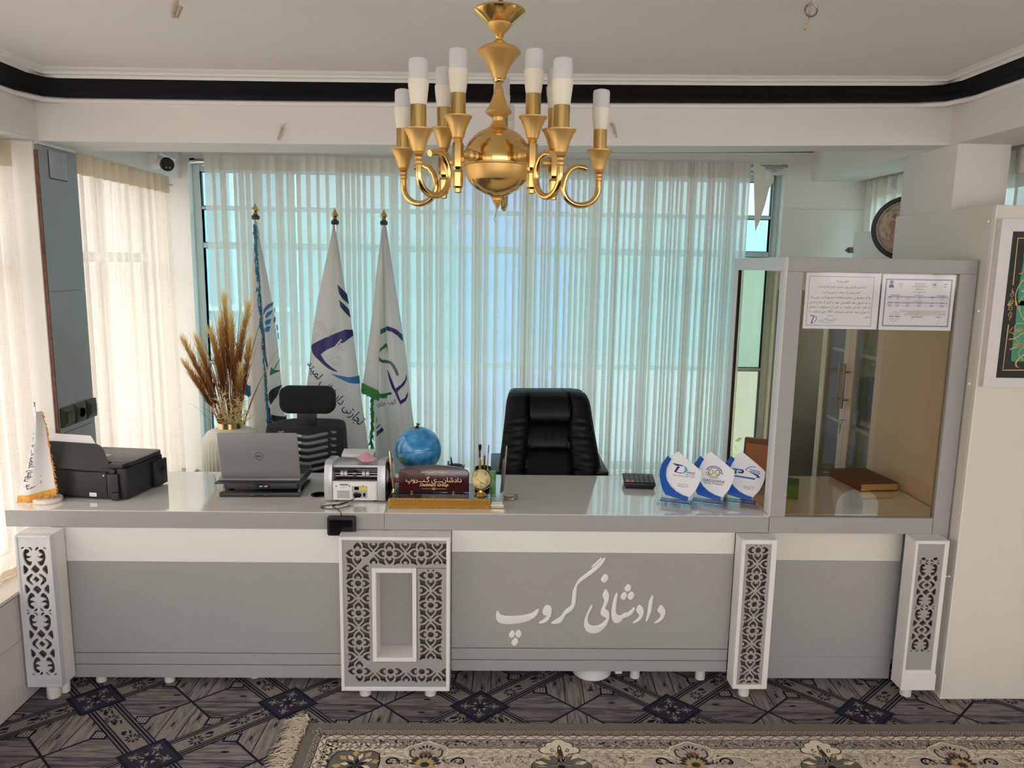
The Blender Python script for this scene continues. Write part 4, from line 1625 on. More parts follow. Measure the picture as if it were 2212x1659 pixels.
for z in (1.594, 1.590, 1.586, 1.582, 1.578):
    x_ = 1.56 + rs.random() * .04
    while x_ < 1.752:
        q = rs.uniform(.002, .007)
        rows.append([(x_, z), (x_ + q, z), (x_ + q, z + .001), (x_, z + .001)])
        x_ += q + .001
for x0, x1, z in ((1.533, 1.575, 1.571), (1.618, 1.665, 1.570), (1.715, 1.738, 1.570), (1.735, 1.75, 1.698), (1.735, 1.748, 1.688), (1.53, 1.565, 1.653), (1.712, 1.75, 1.653)):
    rows.append([(x0, z), (x1, z), (x1, z + .0018), (x0, z + .0018)])
print2d(n2, 'printed_text', rows, YN, INK, 2)
print2d(n2, 'table_rule', fr_lines(1.521, 1.757, 1.635, 1.6505, .0005) + fr_lines(1.521, 1.757, 1.6135, 1.6285, .0005), YN, INK, 2)
print2d(n2, 'table_head', [[(1.521, 1.644), (1.757, 1.644), (1.757, 1.6505), (1.521, 1.6505)], [(1.521, 1.622), (1.757, 1.622), (1.757, 1.6285), (1.521, 1.6285)]], YN, mat('pale_blue', (186, 194, 220), .7), 1)
ph = print2d(n2, 'portrait_photo', [[(1.520, 1.683), (1.540, 1.683), (1.540, 1.711), (1.520, 1.711)]], YN, mat('photo_ground', (198, 206, 216), .6), 1)
print2d(n2, 'portrait_photo', [[(1.521, 1.683), (1.539, 1.683), (1.5385, 1.691), (1.534, 1.694), (1.526, 1.694), (1.5215, 1.691)]], YN, INK, 2)
print2d(n2, 'portrait_photo', [ellipse(1.530, 1.7, .0048, .0062, 12), [(1.529, 1.683), (1.532, 1.683), (1.532, 1.693), (1.529, 1.693)]], YN, mat('photo_skin', (150, 108, 92), .6), 3)
print2d(n2, 'portrait_photo', [ellipse(1.530, 1.7065, .0062, .0035, 12)], YN, mat('photo_cap', (120, 52, 50), .6), 4)
m = MB()
for cx, cz, c_ in ((1.566, 1.696, 0), (1.699, 1.696, 1)):
    for k in range(14):
        a = PI * 1.55 + (k if k < 7 else k - 7) / 7 * PI * .9 * (1 if k < 7 else -1)
        p = (cx + .0098 * math.cos(a), cz + .0105 * math.sin(a))
        m.mi = c_
        m.geo2d(([(-.0022, -.001, 0), (.0022, 0, 0), (-.0022, .001, 0)], [(0, 1, 2)]), (p[0], YN - .0005, p[1]), (math.cos(a + 1.1), 0, math.sin(a + 1.1)), (-math.sin(a + 1.1), 0, math.cos(a + 1.1)), (0, -1, 0))
    q = ellipse(cx, cz, .0042, .003 if c_ == 0 else .005, 10)
    m.add([(a, YN - .0006, b) for a, b in q], [tuple(range(10))])
m.build('printed_emblem', [mat('emblem_gold', (172, 142, 62), .6), mat('emblem_grey', (96, 104, 112), .6)], n2, smooth=0, fix=False)
m = MB()
for r in (.0195, .0175, .011, .0095):
    ribbon(m, ellipse(1.552, 1.571, r, r, 29, 0, 2 * PI * 29 / 28), .0006, (0, YN - .0006, 0), (1, 0, 0), (0, 0, 1), (0, 0, 0))
ribbon(m, [(1.61, 1.552), (1.63, 1.568), (1.645, 1.585), (1.652, 1.598), (1.64, 1.575), (1.66, 1.58)], .0007, (0, YN - .0006, 0), (1, 0, 0), (0, 0, 1), (0, 0, 0))
ribbon(m, [(1.728, 1.575), (1.725, 1.545), (1.716, 1.54), (1.735, 1.546), (1.75, 1.552), (1.757, 1.556)], .0007, (0, YN - .0006, 0), (1, 0, 0), (0, 0, 1), (0, 0, 0))
m.build('stamp_and_signatures', mat('stamp_grey', (110, 116, 130), .6), n2, smooth=0, fix=False)
m = MB()
m.box(1.491, 1.7845, YN - .0016, YN - .001, 1.515, 1.737)
m.build('plastic_sleeve', PLAS, n2, smooth=0)

# ------------------------------------------------------------------ things inside the booth
BKC = mat('russet_book_cover', (112, 62, 48), .5, var=.15, vscale=20)
bk = thing('hardback_book', 'thick russet hardback book lying on the booth counter', 'book', (1.74, 3.36, .76), math.radians(8))
b0 = [at(1804, 1031, 'Z', .7605), at(1858, 1062, 'Z', .7605), at(1940, 1060, 'Z', .7605)]
bu, bv = (b0[2] - b0[1]), (b0[0] - b0[1])
bu.z = bv.z = 0
bv = Vector((-bu.y, bu.x, 0)).normalized() * .26
o = b0[1]
m = MB()
m.obox(o + Vector((0, 0, 0)), bu, bv, (0, 0, .003))
m.obox(o + Vector((0, 0, .033)), bu, bv, (0, 0, .003))
m.obox(o + Vector((0, 0, .003)), bu * .02, bv, (0, 0, .03))
m.build('cover', BKC, bk, bevel=.001, segs=1)
m = MB()
m.obox(o + bu * .021 + bv * .01 + Vector((0, 0, .0031)), bu * .965, bv * .98, (0, 0, .0298))
m.build('page_block', mat('page_edges', (206, 186, 140), .8, var=.1, vscale=200, stretch=(1, 1, 60)), bk)
m = MB()
ribbon(m, [(.1, .1), (.9, .1), (.9, .9), (.1, .9), (.1, .1)], .02, o + Vector((0, 0, .0362)), bu, bv, (0, 0, 0))
m.build('gilt_line', mat('faded_gilt', (150, 104, 70), .5), bk, smooth=0, fix=False)

# leaning award box and a green box behind the side glass
m = MB()
AW = mat('wooden_plaque', (126, 82, 60), .4, var=.15, vscale=12)
t = thing('wooden_plaque', 'brown wooden plaque leaning behind the side glass of the booth', 'plaque', (1.30, 3.38, .76))
m.obox((1.16, 3.40, .7602), (.15, -.09, 0), (.012, .018, .002), (.02, .04, .20))
m.build('panel', AW, t, bevel=.002)
m = MB()
m.obox((1.17, 3.3935, .79), (.12, -.072, 0), (-.0005, -.0008, 0), (.0135, .028, .15))
m.build('inlay', mat('plaque_inlay', (190, 142, 116), .5), t, smooth=0)
t = thing('green_box', 'low green box lying behind the grey front stile of the booth', 'box', (1.26, 3.18, .76))
m = MB()
m.obox((1.19, 3.17, .7602), (.13, -.05, 0), (.05, .12, 0), (0, 0, .062))
m.build('box', mat('green_card', (72, 122, 62), .5, var=.1), t, bevel=.002)
m = MB()
for k in range(3):
    m.obox((1.20, 3.1645, .775 + k * .016), (.08 - .02 * k, -.0307 + .0077 * k, 0), (-.0002, -.0005, 0), (0, 0, .005))
m.build('printed_lines', mat('pale_green', (196, 206, 140), .6), t, smooth=0)

# white cupboard with glazed doors against the right wall
cu = thing('display_cupboard', 'tall white cupboard with two glazed doors, behind the bronze glass booth', 'cupboard', (2.05, 3.95, 0))
cx0, cx1, cy0, cy1, czt = 1.875, 2.13, 3.585, 4.265, 1.74
slab(cu, 'side_panel', cx0 + .018, cx1, cy0, cy0 + .018, 0, czt, LAMW)
slab(cu, 'side_panel', cx0 + .018, cx1, cy1 - .018, cy1, 0, czt, LAMW)
slab(cu, 'top_panel', cx0 + .018, cx1, cy0 + .0185, cy1 - .0185, czt - .018, czt, LAMW)
slab(cu, 'back_panel', cx1 - .006, cx1 - .001, cy0 + .0185, cy1 - .0185, .06, czt - .0185, LAMW)
for z in (.10, .50, .91, 1.30):
    slab(cu, 'shelf', cx0 + .03, cx1 - .007, cy0 + .0185, cy1 - .0185, z, z + .018, LAMW)
slab(cu, 'plinth', cx0 + .04, cx0 + .055, cy0 + .0185, cy1 - .0185, 0, .099, LAMW)
ymid = 3.925
GLASSK = glass('cupboard_glass', (.84, .90, .87), .05)
for d0, d1, hy, nm in ((cy0, ymid - .0015, ymid - .03, 0), (ymid + .0015, cy1, ymid + .03, 1)):
    m = MB()
    w = .058
    m.box(cx0, cx0 + .017, d0, d0 + w, .1, czt)
    m.box(cx0, cx0 + .017, d1 - w, d1, .1, czt)
    m.box(cx0, cx0 + .017, d0 + w, d1 - w, .1, .1 + w)
    m.box(cx0, cx0 + .017, d0 + w, d1 - w, czt - w, czt)
    d = m.build('door', LAMW, cu)
    m = MB()
    m.box(cx0 + .006, cx0 + .010, d0 + w, d1 - w, .1 + w, czt - w)
    m.build('pane', GLASSK, d, smooth=0)
    m = MB()
    hx = cx0 - .034
    m.tube([(hx, hy, 1.02), (hx, hy, 1.26)], .0065, 10)
    for z in (1.065, 1.215):
        m.tube([(hx, hy, z), (cx0 - .0002, hy, z)], .005, 8)
    m.build('bar_handle', STEEL, d)
m = MB()
m.tube([(cx0 - .004, ymid - .02, .955), (cx0 + .0, ymid - .02, .955)], .011, 12)
lk = m.build('lock', CHROME, cu)
m = MB()
m.tube([(cx0 - .028, ymid - .02, .955), (cx0 - .0042, ymid - .02, .955)], .003, 6)
m.tube([(cx0 - .028 + .010 * math.cos(a), ymid - .02, .943 + .012 * math.sin(a)) for a in [2 * PI * k / 14 for k in range(15)]], .0013, 6, cap=False)
m.obox((cx0 - .030, ymid - .03, .908), (.003, 0, 0), (0, .018, 0), (0, 0, .024))
m.obox((cx0 - .0295, ymid - .024, .880), (.002, 0, 0), (0, .007, 0), (0, 0, .028))
m.build('keys', STEEL, cu)
# things on the cupboard shelves
t = thing('folder_stack', 'stack of red and white folders on a cupboard shelf behind glass', 'folders', (2.0, 3.78, .928))
for k, c in enumerate(((176, 40, 44), (232, 230, 228), (206, 196, 190), (170, 60, 56))):
    m = MB()
    m.box(1.93, 2.115, 3.66 + .006 * k, 3.87 - .008 * k, .9285 + k * .013, .940 + k * .013)
    m.build('folder', mat('folder_%d' % k, c, .5), t, bevel=.001, segs=1)
t = thing('blue_binder', 'blue binder standing on a cupboard shelf behind glass', 'binder', (2.0, 3.86, .928))
m = MB()
m.box(1.93, 2.115, 3.875, 3.905, .9285, 1.19)
m.build('cover', mat('binder_blue', (52, 92, 122), .5), t, bevel=.002)
m = MB()
m.lathe([(.006, 0), (.009, 0), (.009, .001), (.006, .001)], (1.9298, 3.89, 1.0), 12, Matrix.Rotation(-PI / 2, 3, 'Y'))
m.build('finger_ring', CHROME, t)

# small white box and the framed globe on top of the cupboard
t = thing('white_wall_box', 'plain white box with a loose hinge, standing on the cupboard behind the booth', 'box', (2.12, 4.08, czt))
slab(t, 'front_panel', 2.0, 2.016, 3.86, 4.26, czt + .001, 1.953, LAMW)
slab(t, 'top_panel', 2.0165, 2.13, 3.86, 4.26, 1.937, 1.953, LAMW)
slab(t, 'side_panel', 2.0165, 2.13, 3.86, 3.876, czt + .001, 1.9365, LAMW)
slab(t, 'side_panel', 2.0165, 2.13, 4.244, 4.26, czt + .001, 1.9365, LAMW)
m = MB()
hp = [(p.y, p.z) for p in (at(1842, 534, 'X', 1.998), at(1842, 546, 'X', 1.998), at(1833, 547, 'X', 1.998), at(1825, 541, 'X', 1.998), at(1833, 534, 'X', 1.998))]
m.prism(hp, (1.9965, 0, 0), (0, 1, 0), (0, 0, 1), (.003, 0, 0))
hg = m.build('hinge', mat('tarnished_brass', (122, 106, 84), .4, metal=.7), t)
m = MB()
hc = at(1833, 540, 'X', 1.996)
m.lathe([(.004, 0), (.008, 0), (.008, .002), (.004, .002)], hc, 12, Matrix.Rotation(-PI / 2, 3, 'Y'))
m.build('hinge_screw', BLKPL, hg)

gp = Vector((2.010, 3.735, 1.953))
t = thing('relief_globe', 'large relief globe in a black ring stand, partly hidden by the white partition', 'globe', (gp.x, gp.y, czt))
mg = bpy.data.materials.new('relief_map')
mg.use_nodes = True
nt = mg.node_tree
tc = nt.nodes.new('ShaderNodeTexCoord')
nz = nt.nodes.new('ShaderNodeTexNoise')
nz.inputs['Scale'].default_value = 7
nz.inputs['Detail'].default_value = 8
nt.links.new(tc.outputs['Object'], nz.inputs['Vector'])
cr = nt.nodes.new('ShaderNodeValToRGB')
e = cr.color_ramp.elements
e[0].position, e[0].color = .40, rgb(40, 112, 150)
e[1].position, e[1].color = .66, rgb(150, 96, 96)
for p, c in ((.435, (70, 140, 160)), (.44, (186, 176, 140)), (.5, (190, 150, 136)), (.56, (170, 122, 118)), (.6, (198, 188, 160))):
    x = e.new(p)
    x.color = rgb(*c)
nt.links.new(nz.outputs['Fac'], cr.inputs['Fac'])
nt.links.new(cr.outputs['Color'], nt.nodes['Principled BSDF'].inputs['Base Color'])
nt.nodes['Principled BSDF'].inputs['Roughness'].default_value = .5
m = MB()
m.sphere(gp, .128, 32, 20)
m.build('map_ball', mg, t, smooth=60)
ang = Matrix.Rotation(PI / 2, 3, 'X') @ Matrix.Identity(3)
yaw = Matrix.Rotation(math.atan2(-gp.x, gp.y), 3, 'Z')
m = MB()
m.lathe([(.132, -.012), (.156, -.012), (.156, .012), (.132, .012), (.132, -.012)], gp, 48, yaw @ ang)
m.build('meridian_ring', BLKPL, t, smooth=40)
m = MB()
m.lathe([(.1285, -.006), (.1318, -.006), (.1318, .014), (.1285, .014), (.1285, -.006)], gp, 48, yaw @ ang)
m.build('inner_ring', LAMW, t, smooth=40)
m = MB()
m.lathe([(.075, 0), (.075, .012), (.03, .02), (.014, .03), (.014, gp.z - .154 - czt)], (gp.x, gp.y, czt + .0005), 24)
m.build('base', BLKPL, t)

# ------------------------------------------------------------------ partition on the right with its framed calligraphy
pt = thing('laminate_partition', 'tall cream laminate partition at the right edge of the counter', 'partition', (2.4, 3.2, 0))
px0, py0, py1, pz = 1.8625, 2.84, 3.56, 1.996
slab(pt, 'front_panel', px0 + .004, 2.95, py0, py0 + .018, 0, pz, LAMC, .0006)
slab(pt, 'side_panel', px0 + .0002, px0 + .0095, py0 + .0185, 3.14, 0, pz, LAMC, .0006)
slab(pt, 'side_panel', px0 + .0002, px0 + .0095, 3.14, py1, 0, pz, LAMC, .0006)
slab(pt, 'edge_strip', px0 - .003, px0 + .0038, py0 - .0008, py0 + .018, 0, pz, LAMW, .0006)
slab(pt, 'back_panel', 2.11, 2.95, py1 - .018, py1, 0, pz, LAMC, .0006)
for px_, py_ in ((2135, 478), (2114, 672), (2094, 829), (2043, 1245), (2013, 1480), (2050, 1245)):
    c = at(px_, py_, 'Y', py0)
    m = MB()
    m.lathe([(0, 0), (.004, 0), (.0045, .0008), (0, .001)][::-1], (c.x, py0 - .0001, c.z), 14, Matrix.Rotation(PI / 2, 3, 'X'))
    m.build('screw_cap', LAMW, pt)

pf = thing('framed_calligraphy', 'black and teal calligraphy in a white frame hung on the partition', 'picture', (2.2, 2.83, 1.62))
fx0, fx1, fz0, fz1, fy0, fy1 = 1.870, 2.66, 1.313, 1.945, 2.812, 2.8395
w = .046
PF = mat('frame_white', (222, 217, 216), .35)
for nm, poly in (('frame_rail', [(fx0, fz0), (fx0 + w, fz0 + w * .8), (fx0 + w, fz1 - w), (fx0, fz1)]), ('frame_rail', [(fx0, fz1), (fx0 + w, fz1 - w), (fx1 - w, fz1 - w), (fx1, fz1)]),
                 ('frame_rail', [(fx1, fz0), (fx1, fz1), (fx1 - w, fz1 - w), (fx1 - w, fz0 + w * .8)]), ('frame_rail', [(fx0, fz0), (fx1, fz0), (fx1 - w, fz0 + w * .8), (fx0 + w, fz0 + w * .8)])):
    m = MB()
    m.prism(poly, (0, fy0, 0), (1, 0, 0), (0, 0, 1), (0, fy1 - fy0, 0))
    m.build(nm, PF, pf, bevel=.0006, segs=1)
slab(pf, 'backing', fx0 + w - .002, fx1 - w + .002, fy0 + .010, fy0 + .020, fz0 + .03, fz1 - w + .002, mat('picture_black', (24, 23, 22), .55), 0)
yp = fy0 + .0098
PG = mat('picture_gold', (214, 180, 110), .45)
PT = mat('picture_teal', (64, 148, 118), .6, var=.12, vscale=12)


def picpts(pts):
    return [(p.x, p.z) for p in [at(2080 + a / 8.295, 460 + b / 8.295, 'Y', yp) for a, b in pts]]


def picpts2(pts):
    return [(p.x, p.z) for p in [at(2080 + a / 8.295, 650 + b / 8.295, 'Y', yp) for a, b in pts]]


m = MB()
for poly in (picpts([(1090, 700), (1095, 700), (1300, 700), (1300, 1660), (975, 1660), (1000, 1340), (1040, 1110), (1085, 860)]),
             picpts2([(985, 0), (1300, 0), (1300, 1085), (880, 1085), (862, 1050), (875, 880), (905, 640), (945, 380), (955, 180)])):
    if area(poly) < 0:
        poly = poly[::-1]
    m.add([(a, yp - .0002, b) for a, b in poly], [tuple(range(len(poly)))])
q = [(2.0, 1.36), (2.58, 1.36), (2.58, 1.90), (2.02, 1.90)]
m.build('teal_ground', PT, pf, smooth=0, fix=False)
m = MB()
gl_ = lambda pts, w_, f=picpts: ribbon(m, f(pts), w_, (0, yp - .0008, 0), (1, 0, 0), (0, 0, 1), (0, 0, 0))
gl_([(895, 1295), (985, 450), (1900, 460)], .0042)
gl_([(815, 425), (712, 1240), (1900, 1238)], .0042, picpts2)
gl_([(1095, 1190), (1030, 1260), (980, 1350), (945, 1450), (940, 1590), (950, 1660)], .0038)
gl_([(950, 0), (985, 130), (1040, 250), (1095, 350)], .0038, picpts2)
gl_([(1095, 1480), (1040, 1540), (1010, 1600), (1005, 1660)], .003)
gl_([(1000, 0), (1010, 100), (1020, 200)], .003, picpts2)
gl_([(1300, 400), (970, 402), (930, 450), (925, 520)], .003, picpts2)
gl_([(820, 688), (900, 680), (985, 640), (1040, 590), (1095, 570)], .004, picpts2)
gl_([(835, 875), (890, 845), (960, 830), (1000, 790), (1060, 790), (1095, 800)], .004, picpts2)
gl_([(900, 470), (840, 530), (830, 575), (870, 560), (910, 600), (930, 620)], .0022, picpts2)
for k in range(7):
    gl_([(905 + k * 22, 600 - k * 8), (925 + k * 22, 500 - k * 6), (960 + k * 20, 560 - k * 4)], .0018, picpts2)
    gl_([(915 + k * 20, 830 - k * 3), (935 + k * 20, 750 + k * 2), (960 + k * 20, 800)], .0018, picpts2)
gl_([(1095, 825), (1030, 860), (995, 920), (1000, 980), (1080, 1060)], .0025, picpts2)
gl_([(1300, 880), (1095, 960), (1000, 1030), (945, 1110), (950, 1170), (1005, 1203)], [.004, .005, .005, .006, .005, .001], picpts2)
gl_([(1000, 1090), (1050, 1085), (1095, 1040), (1095, 970)], .0032)
gl_([(905, 640), (1000, 760), (1010, 680)], .0015, picpts2)
for cx, cy, r in ((870, 1465, 45), (855, 1585, 55)):
    gl_(spiral(cx, cy, r, 8, -1.5, 6.5, 18), .0018)
for cx, cy, r in ((845, 35, 48), (840, 130, 52), (835, 240, 46)):
    gl_(spiral(cx, cy, r, 8, -1.5, 6.5, 18), .0018, picpts2)
gl_([(905, 1430), (880, 1390), (888, 1345)], [.004, .003, .0005])
gl_([(870, 280), (835, 310), (832, 360)], [.004, .003, .0005], picpts2)
for p, f in (([(1040, 1400), (1070, 1375), (1095, 1400), (1070, 1425)], picpts), ([(790, 60), (830, 40), (850, 80), (820, 100)], picpts2), ([(1085, 210), (1095, 195), (1110, 210), (1095, 225)], picpts2)):
    p = f(p)
    if area(p) < 0:
        p = p[::-1]
    m.add([(a, yp - .0009, b) for a, b in p], [tuple(range(len(p)))])
for k in range(6):     # further strokes beyond the photograph's right edge
    gl_(spiral(1500 + 160 * k, 900 + 60 * math.sin(k), 90, 20, k, k + 5, 16), .004)
m.build('gilt_script', PG, pf, smooth=0, fix=False)
# ------------------------------------------------------------------ things standing on the counter (top at z = 0.76)
ZT = .7602

# --- printer with rear paper tray; local frame: x along the side facing the camera, y to the far side
pa_ = Vector((-1.508, 3.03, 0))
ex = Vector((-.363, .045, 0)).normalized() * -1      # from far left corner to near right corner
ex = Vector((.993, -.118, 0))
ey = Vector((.118, .993, 0)) + Vector((.17, 0, 0))
ey.normalize()
ey = Vector((-ex.y, ex.x, 0)) * .92 + Vector((.25, .3, 0)) * .25
ey.normalize()
pr = thing('inkjet_printer', 'black inkjet printer with paper in its raised rear tray, left end of the counter', 'printer', (-1.62, 3.16, .76))
PW, PD = .385, .262
o = pa_ - ex * PW
o.z = ZT


def pbox(x0, x1, y0, y1, z0, z1, nm, m_, bev=.004, par=None):
    m = MB()
    m.obox(o + ex * x0 + ey * y0 + Vector((0, 0, z0)), ex * (x1 - x0), ey * (y1 - y0), (0, 0, z1 - z0))
    return m.build(nm, m_, par or pr, bevel=bev)


def pprism(poly, z0, z1, nm, m_, bev=.003, par=None):
    m = MB()
    m.prism(poly, o + Vector((0, 0, z0)), ex, ey, (0, 0, z1 - z0))
    return m.build(nm, m_, par or pr, bevel=bev)


pprism(rrect(0.0, PW, .0, PD, .018), .004, .132, 'body', BLKPL, .003)
pprism(rrect(-.004, PW - .004, .03, PD + .006, .03, 6), .1325, .1515, 'scanner_lid', mat('lid_black', (40, 38, 38), .38, bump=.05, bscale=300), .003)
pbox(.0, PW * .80, -.012, -.0005, .012, .118, 'rear_cover', BLKPL, .002)
pbox(PW * .80 + .001, PW * .93, -.012, -.0005, .012, .112, 'rear_corner', BLKPL, .004)
pbox(PW * .80, PW * .97, .0, .05, .1325, .150, 'hinge_block', BLKPL, .004)
pbox(PW * .85, PW * .90, -.010, .02, .113, .131, 'latch', BLKGL, .003)
pbox(PW * .855, PW * .94, -.02, -.0125, .004, .034, 'cable_clip', BLKPL, .003)
pbox(PW + .0005, PW + .016, PD - .09, PD - .004, .006, .118, 'ink_tank_cover', BLKPL, .004)
pbox(PW + .0165, PW + .018, PD - .055, PD - .03, .05, .082, 'tank_window', BLKGL, .001)
pbox(PW * .14, PW * .72, .055, .060, .1517, .1522, 'lid_groove', BLKGL, 0)
m = MB()
m.obox(o + ex * .20 + ey * .115 + Vector((0, 0, .1517)), ex * .032, ey * .03, (0, 0, .0006))
m.build('lid_badge', PAPER, pr, smooth=0)
m = MB()
c = o + ex * (PW * .775) - ey * .0124 + Vector((0, 0, .105))
m.lathe([(0, 0), (.0035, 0), (.003, .0015), (0, .0018)][::-1], c, 12, Matrix((ex, Vector((0, 0, 1)), -ey)).transposed())
m.build('screw', CHROME, pr)
pbox(PW * .60, PW * .68, -.0132, -.0122, .014, .030, 'sticker', PAPER, .0005)
m = MB()
m.geo2d(lettering('Tavdar5', .009, 0, 0, 0, 'CENTER', .021), o + ex * PW * .64 - ey * .0134 + Vector((0, 0, .019)), ex, (0, 0, 1), -ey)
m.build('sticker_text', INK, pr, smooth=0, fix=False)
# leaning tray and paper
tp0 = at(244, 1024, 'Y', 3.040)
tn = Vector((.12, -1.0, .42)).normalized()
TR = [onplane(x, y, tp0, tn) for x, y in ((112, 1009), (249, 1021), (241, 1013), (235, 1004), (229, 985), (224, 972), (217, 963), (209, 959), (106, 952))]
nT = len(TR)
m = MB()
m.add(TR + [p - tn * .003 for p in TR], [tuple(range(nT)), tuple(range(2 * nT - 1, nT - 1, -1))] + [(i, nT + i, nT + (i + 1) % nT, (i + 1) % nT) for i in range(nT)])
m.build('paper_tray', mat('tray_black', (44, 43, 44), .4, bump=.05, bscale=300), pr, smooth=20)
pp0 = tp0 - tn * .006
PPp = [onplane(x, y, pp0, tn) for x, y in ((122, 1000), (214, 1000), (214, 975), (206, 958), (196, 941), (88, 934), (104, 953))]
nT = len(PPp)
t = thing('paper_stack', 'white paper sheets standing in the printer\'s rear tray', 'paper', (-1.72, 3.03, .95))
m = MB()
m.add(PPp + [p - tn * .003 for p in PPp], [tuple(range(nT)), tuple(range(2 * nT - 1, nT - 1, -1))] + [(i, nT + i, nT + (i + 1) % nT, (i + 1) % nT) for i in range(nT)])
m.build('sheets', PAPER, t, smooth=0)
m = MB()
m.tube([at(109, 1064, 'Y', 3.02), at(120, 1072, 'Y', 3.01) + Vector((0, 0, .001)), at(128, 1076, 'Z', .7635), at(160, 1080, 'Z', .7635)], .0018, 6)
m.build('usb_cable', mat('cable_grey_blue', (120, 130, 150), .5), pr)

# --- little table flag
tf = thing('table_flag', 'small white flag with black script and gold fringe on a round stone base', 'flag', (-1.817, 3.008, .76))
m = MB()
m.lathe([(.0, 0), (.050, 0), (.054, .004), (.054, .015), (.051, .018), (.0, .018)], (-1.817, 3.008, ZT), 32)
m.build('base', mat('pale_marble', (226, 218, 206), .3, var=.06, vscale=25), tf)
m = MB()
m.tube([(-1.817, 3.008, ZT + .018), (-1.843, 3.012, 1.155)], .0028, 8)
m.lathe([(.010, 0), (.011, .002), (.006, .006), (0, .007)], (-1.817, 3.008, ZT + .0182), 16)
m.build('pole', CHROME, tf)
m = MB()
m.lathe([(.003, 0), (.005, .004), (.003, .008), (.006, .013), (.0045, .018), (0, .020)], (-1.8435, 3.012, 1.153), 12)
m.build('finial', CHROME, tf)
# cloth: rows in the photograph's frame on the plane Y = 3.0
FLW = cloth('table_flag_cloth', (240, 238, 238), see=0, trans=.3)
rows = [(888, 82, 88), (920, 71, 97), (950, 63, 102), (980, 55, 108), (1010, 47, 114), (1040, 40, 119), (1052, 37, 122), (1062, 35, 124)]


def tfp(y, s, off=0.0):
    for i in range(len(rows) - 1):
        if rows[i][0] <= y <= rows[i + 1][0] or i == len(rows) - 2:
            k = (y - rows[i][0]) / (rows[i + 1][0] - rows[i][0])
            l = rows[i][1] + (rows[i + 1][1] - rows[i][1]) * k
            r = rows[i][2] + (rows[i + 1][2] - rows[i][2]) * k
            break
    yy = y + (1 - s) * 18 * min(1, (y - 888) / 150)
    p = at(l + (r - l) * s, yy, 'Y', 3.0)
    return p + Vector((0, -.018 * math.sin(PI * s) - .008 * math.sin(s * 9 + y * .01) - off, 0))


m = MB()
N = 14
vs, fs = [], []
ys = [888 + (1062 - 888) * i / 20 for i in range(21)]
for b in (0, .0012):
    for y in ys:
        for j in range(N + 1):
            vs.append(tfp(y, j / N, -b))
nn = 21 * (N + 1)
for i in range(20):
    for j in range(N):
        a = i * (N + 1) + j
        fs += [(a, a + 1, a + N + 2, a + N + 1), (nn + a, nn + a + N + 1, nn + a + N + 2, nn + a + 1)]
m.add(vs, fs)
m.build('cloth', FLW, tf, smooth=70, fix=False)
m = MB()
g = lettering(arabic('لا اله الا الله محمد رسول الله'), .03, 0, .0003)
xs_ = [p[0] for p in g[0]]
zs_ = [p[1] for p in g[0]]
x0_, x1_, z0_, z1_ = min(xs_), max(xs_), min(zs_), max(zs_)
vs = []
for p in g[0]:      # script runs down the hanging flag
    k = (p[0] - x0_) / (x1_ - x0_)
    q = (p[1] - z0_) / (z1_ - z0_)
    y = 930 + (1 - k) * 112
    vs.append(tfp(y, .10 + .58 * q * min(1, .5 + (1 - k)), .0016))
m.add(vs, g[1])
m.build('script', INK, tf, smooth=0, fix=False)
FRG = mat('gold_fringe', (214, 152, 44), .6, var=.2, vscale=80)
m = MB()
rs = random.Random(2)
for k in range(230):
    if k < 120:
        s_, y = rs.random(), 1060
        p0 = tfp(y, s_, .001)
        d = Vector((rs.gauss(0, .003), rs.gauss(-.002, .003), -rs.uniform(.016, .024)))
    else:
        y = rs.uniform(888, 1060)
        p0 = tfp(y, 1.0, .001)
        d = Vector((rs.uniform(.002, .011), rs.gauss(-.002, .003), -rs.uniform(.004, .018)))
    w = Vector((.0014, 0, 0)) if k < 120 else Vector((.0006, 0, .0018))
    m.add([p0 - w, p0 + w, p0 + d + w, p0 + d - w], [(0, 1, 2, 3)])
for k in range(40):
    s0, s1 = k / 40, (k + 1) / 40
    m.add([tfp(1054, s0, .002), tfp(1054, s1, .002), tfp(1062, s1, .002), tfp(1062, s0, .002)], [(0, 1, 2, 3)])
stuff(m.build('fringe', FRG, tf, smooth=0, fix=False))

# --- laptop on a folding riser
ls = thing('laptop_riser', 'black folding laptop riser holding up the grey laptop', 'stand', (-.98, 3.2, .76))
RSR = mat('riser_black', (34, 34, 36), .4)
q = [Vector((-1.150, 3.084, 0)), Vector((-.815, 3.094, 0)), Vector((-.808, 3.313, 0)), Vector((-1.158, 3.305, 0))]
ux = (q[1] - q[0])
uy = (q[3] - q[0])


def rb(a0, a1, b0, b1, z0, z1, nm, m_=RSR, bev=.002, par=None):
    m = MB()
    m.obox(q[0] + ux * a0 + uy * b0 + Vector((0, 0, ZT + z0)), ux * (a1 - a0), uy * (b1 - b0), (0, 0, z1 - z0))
    return m.build(nm, m_, par or ls, bevel=bev)


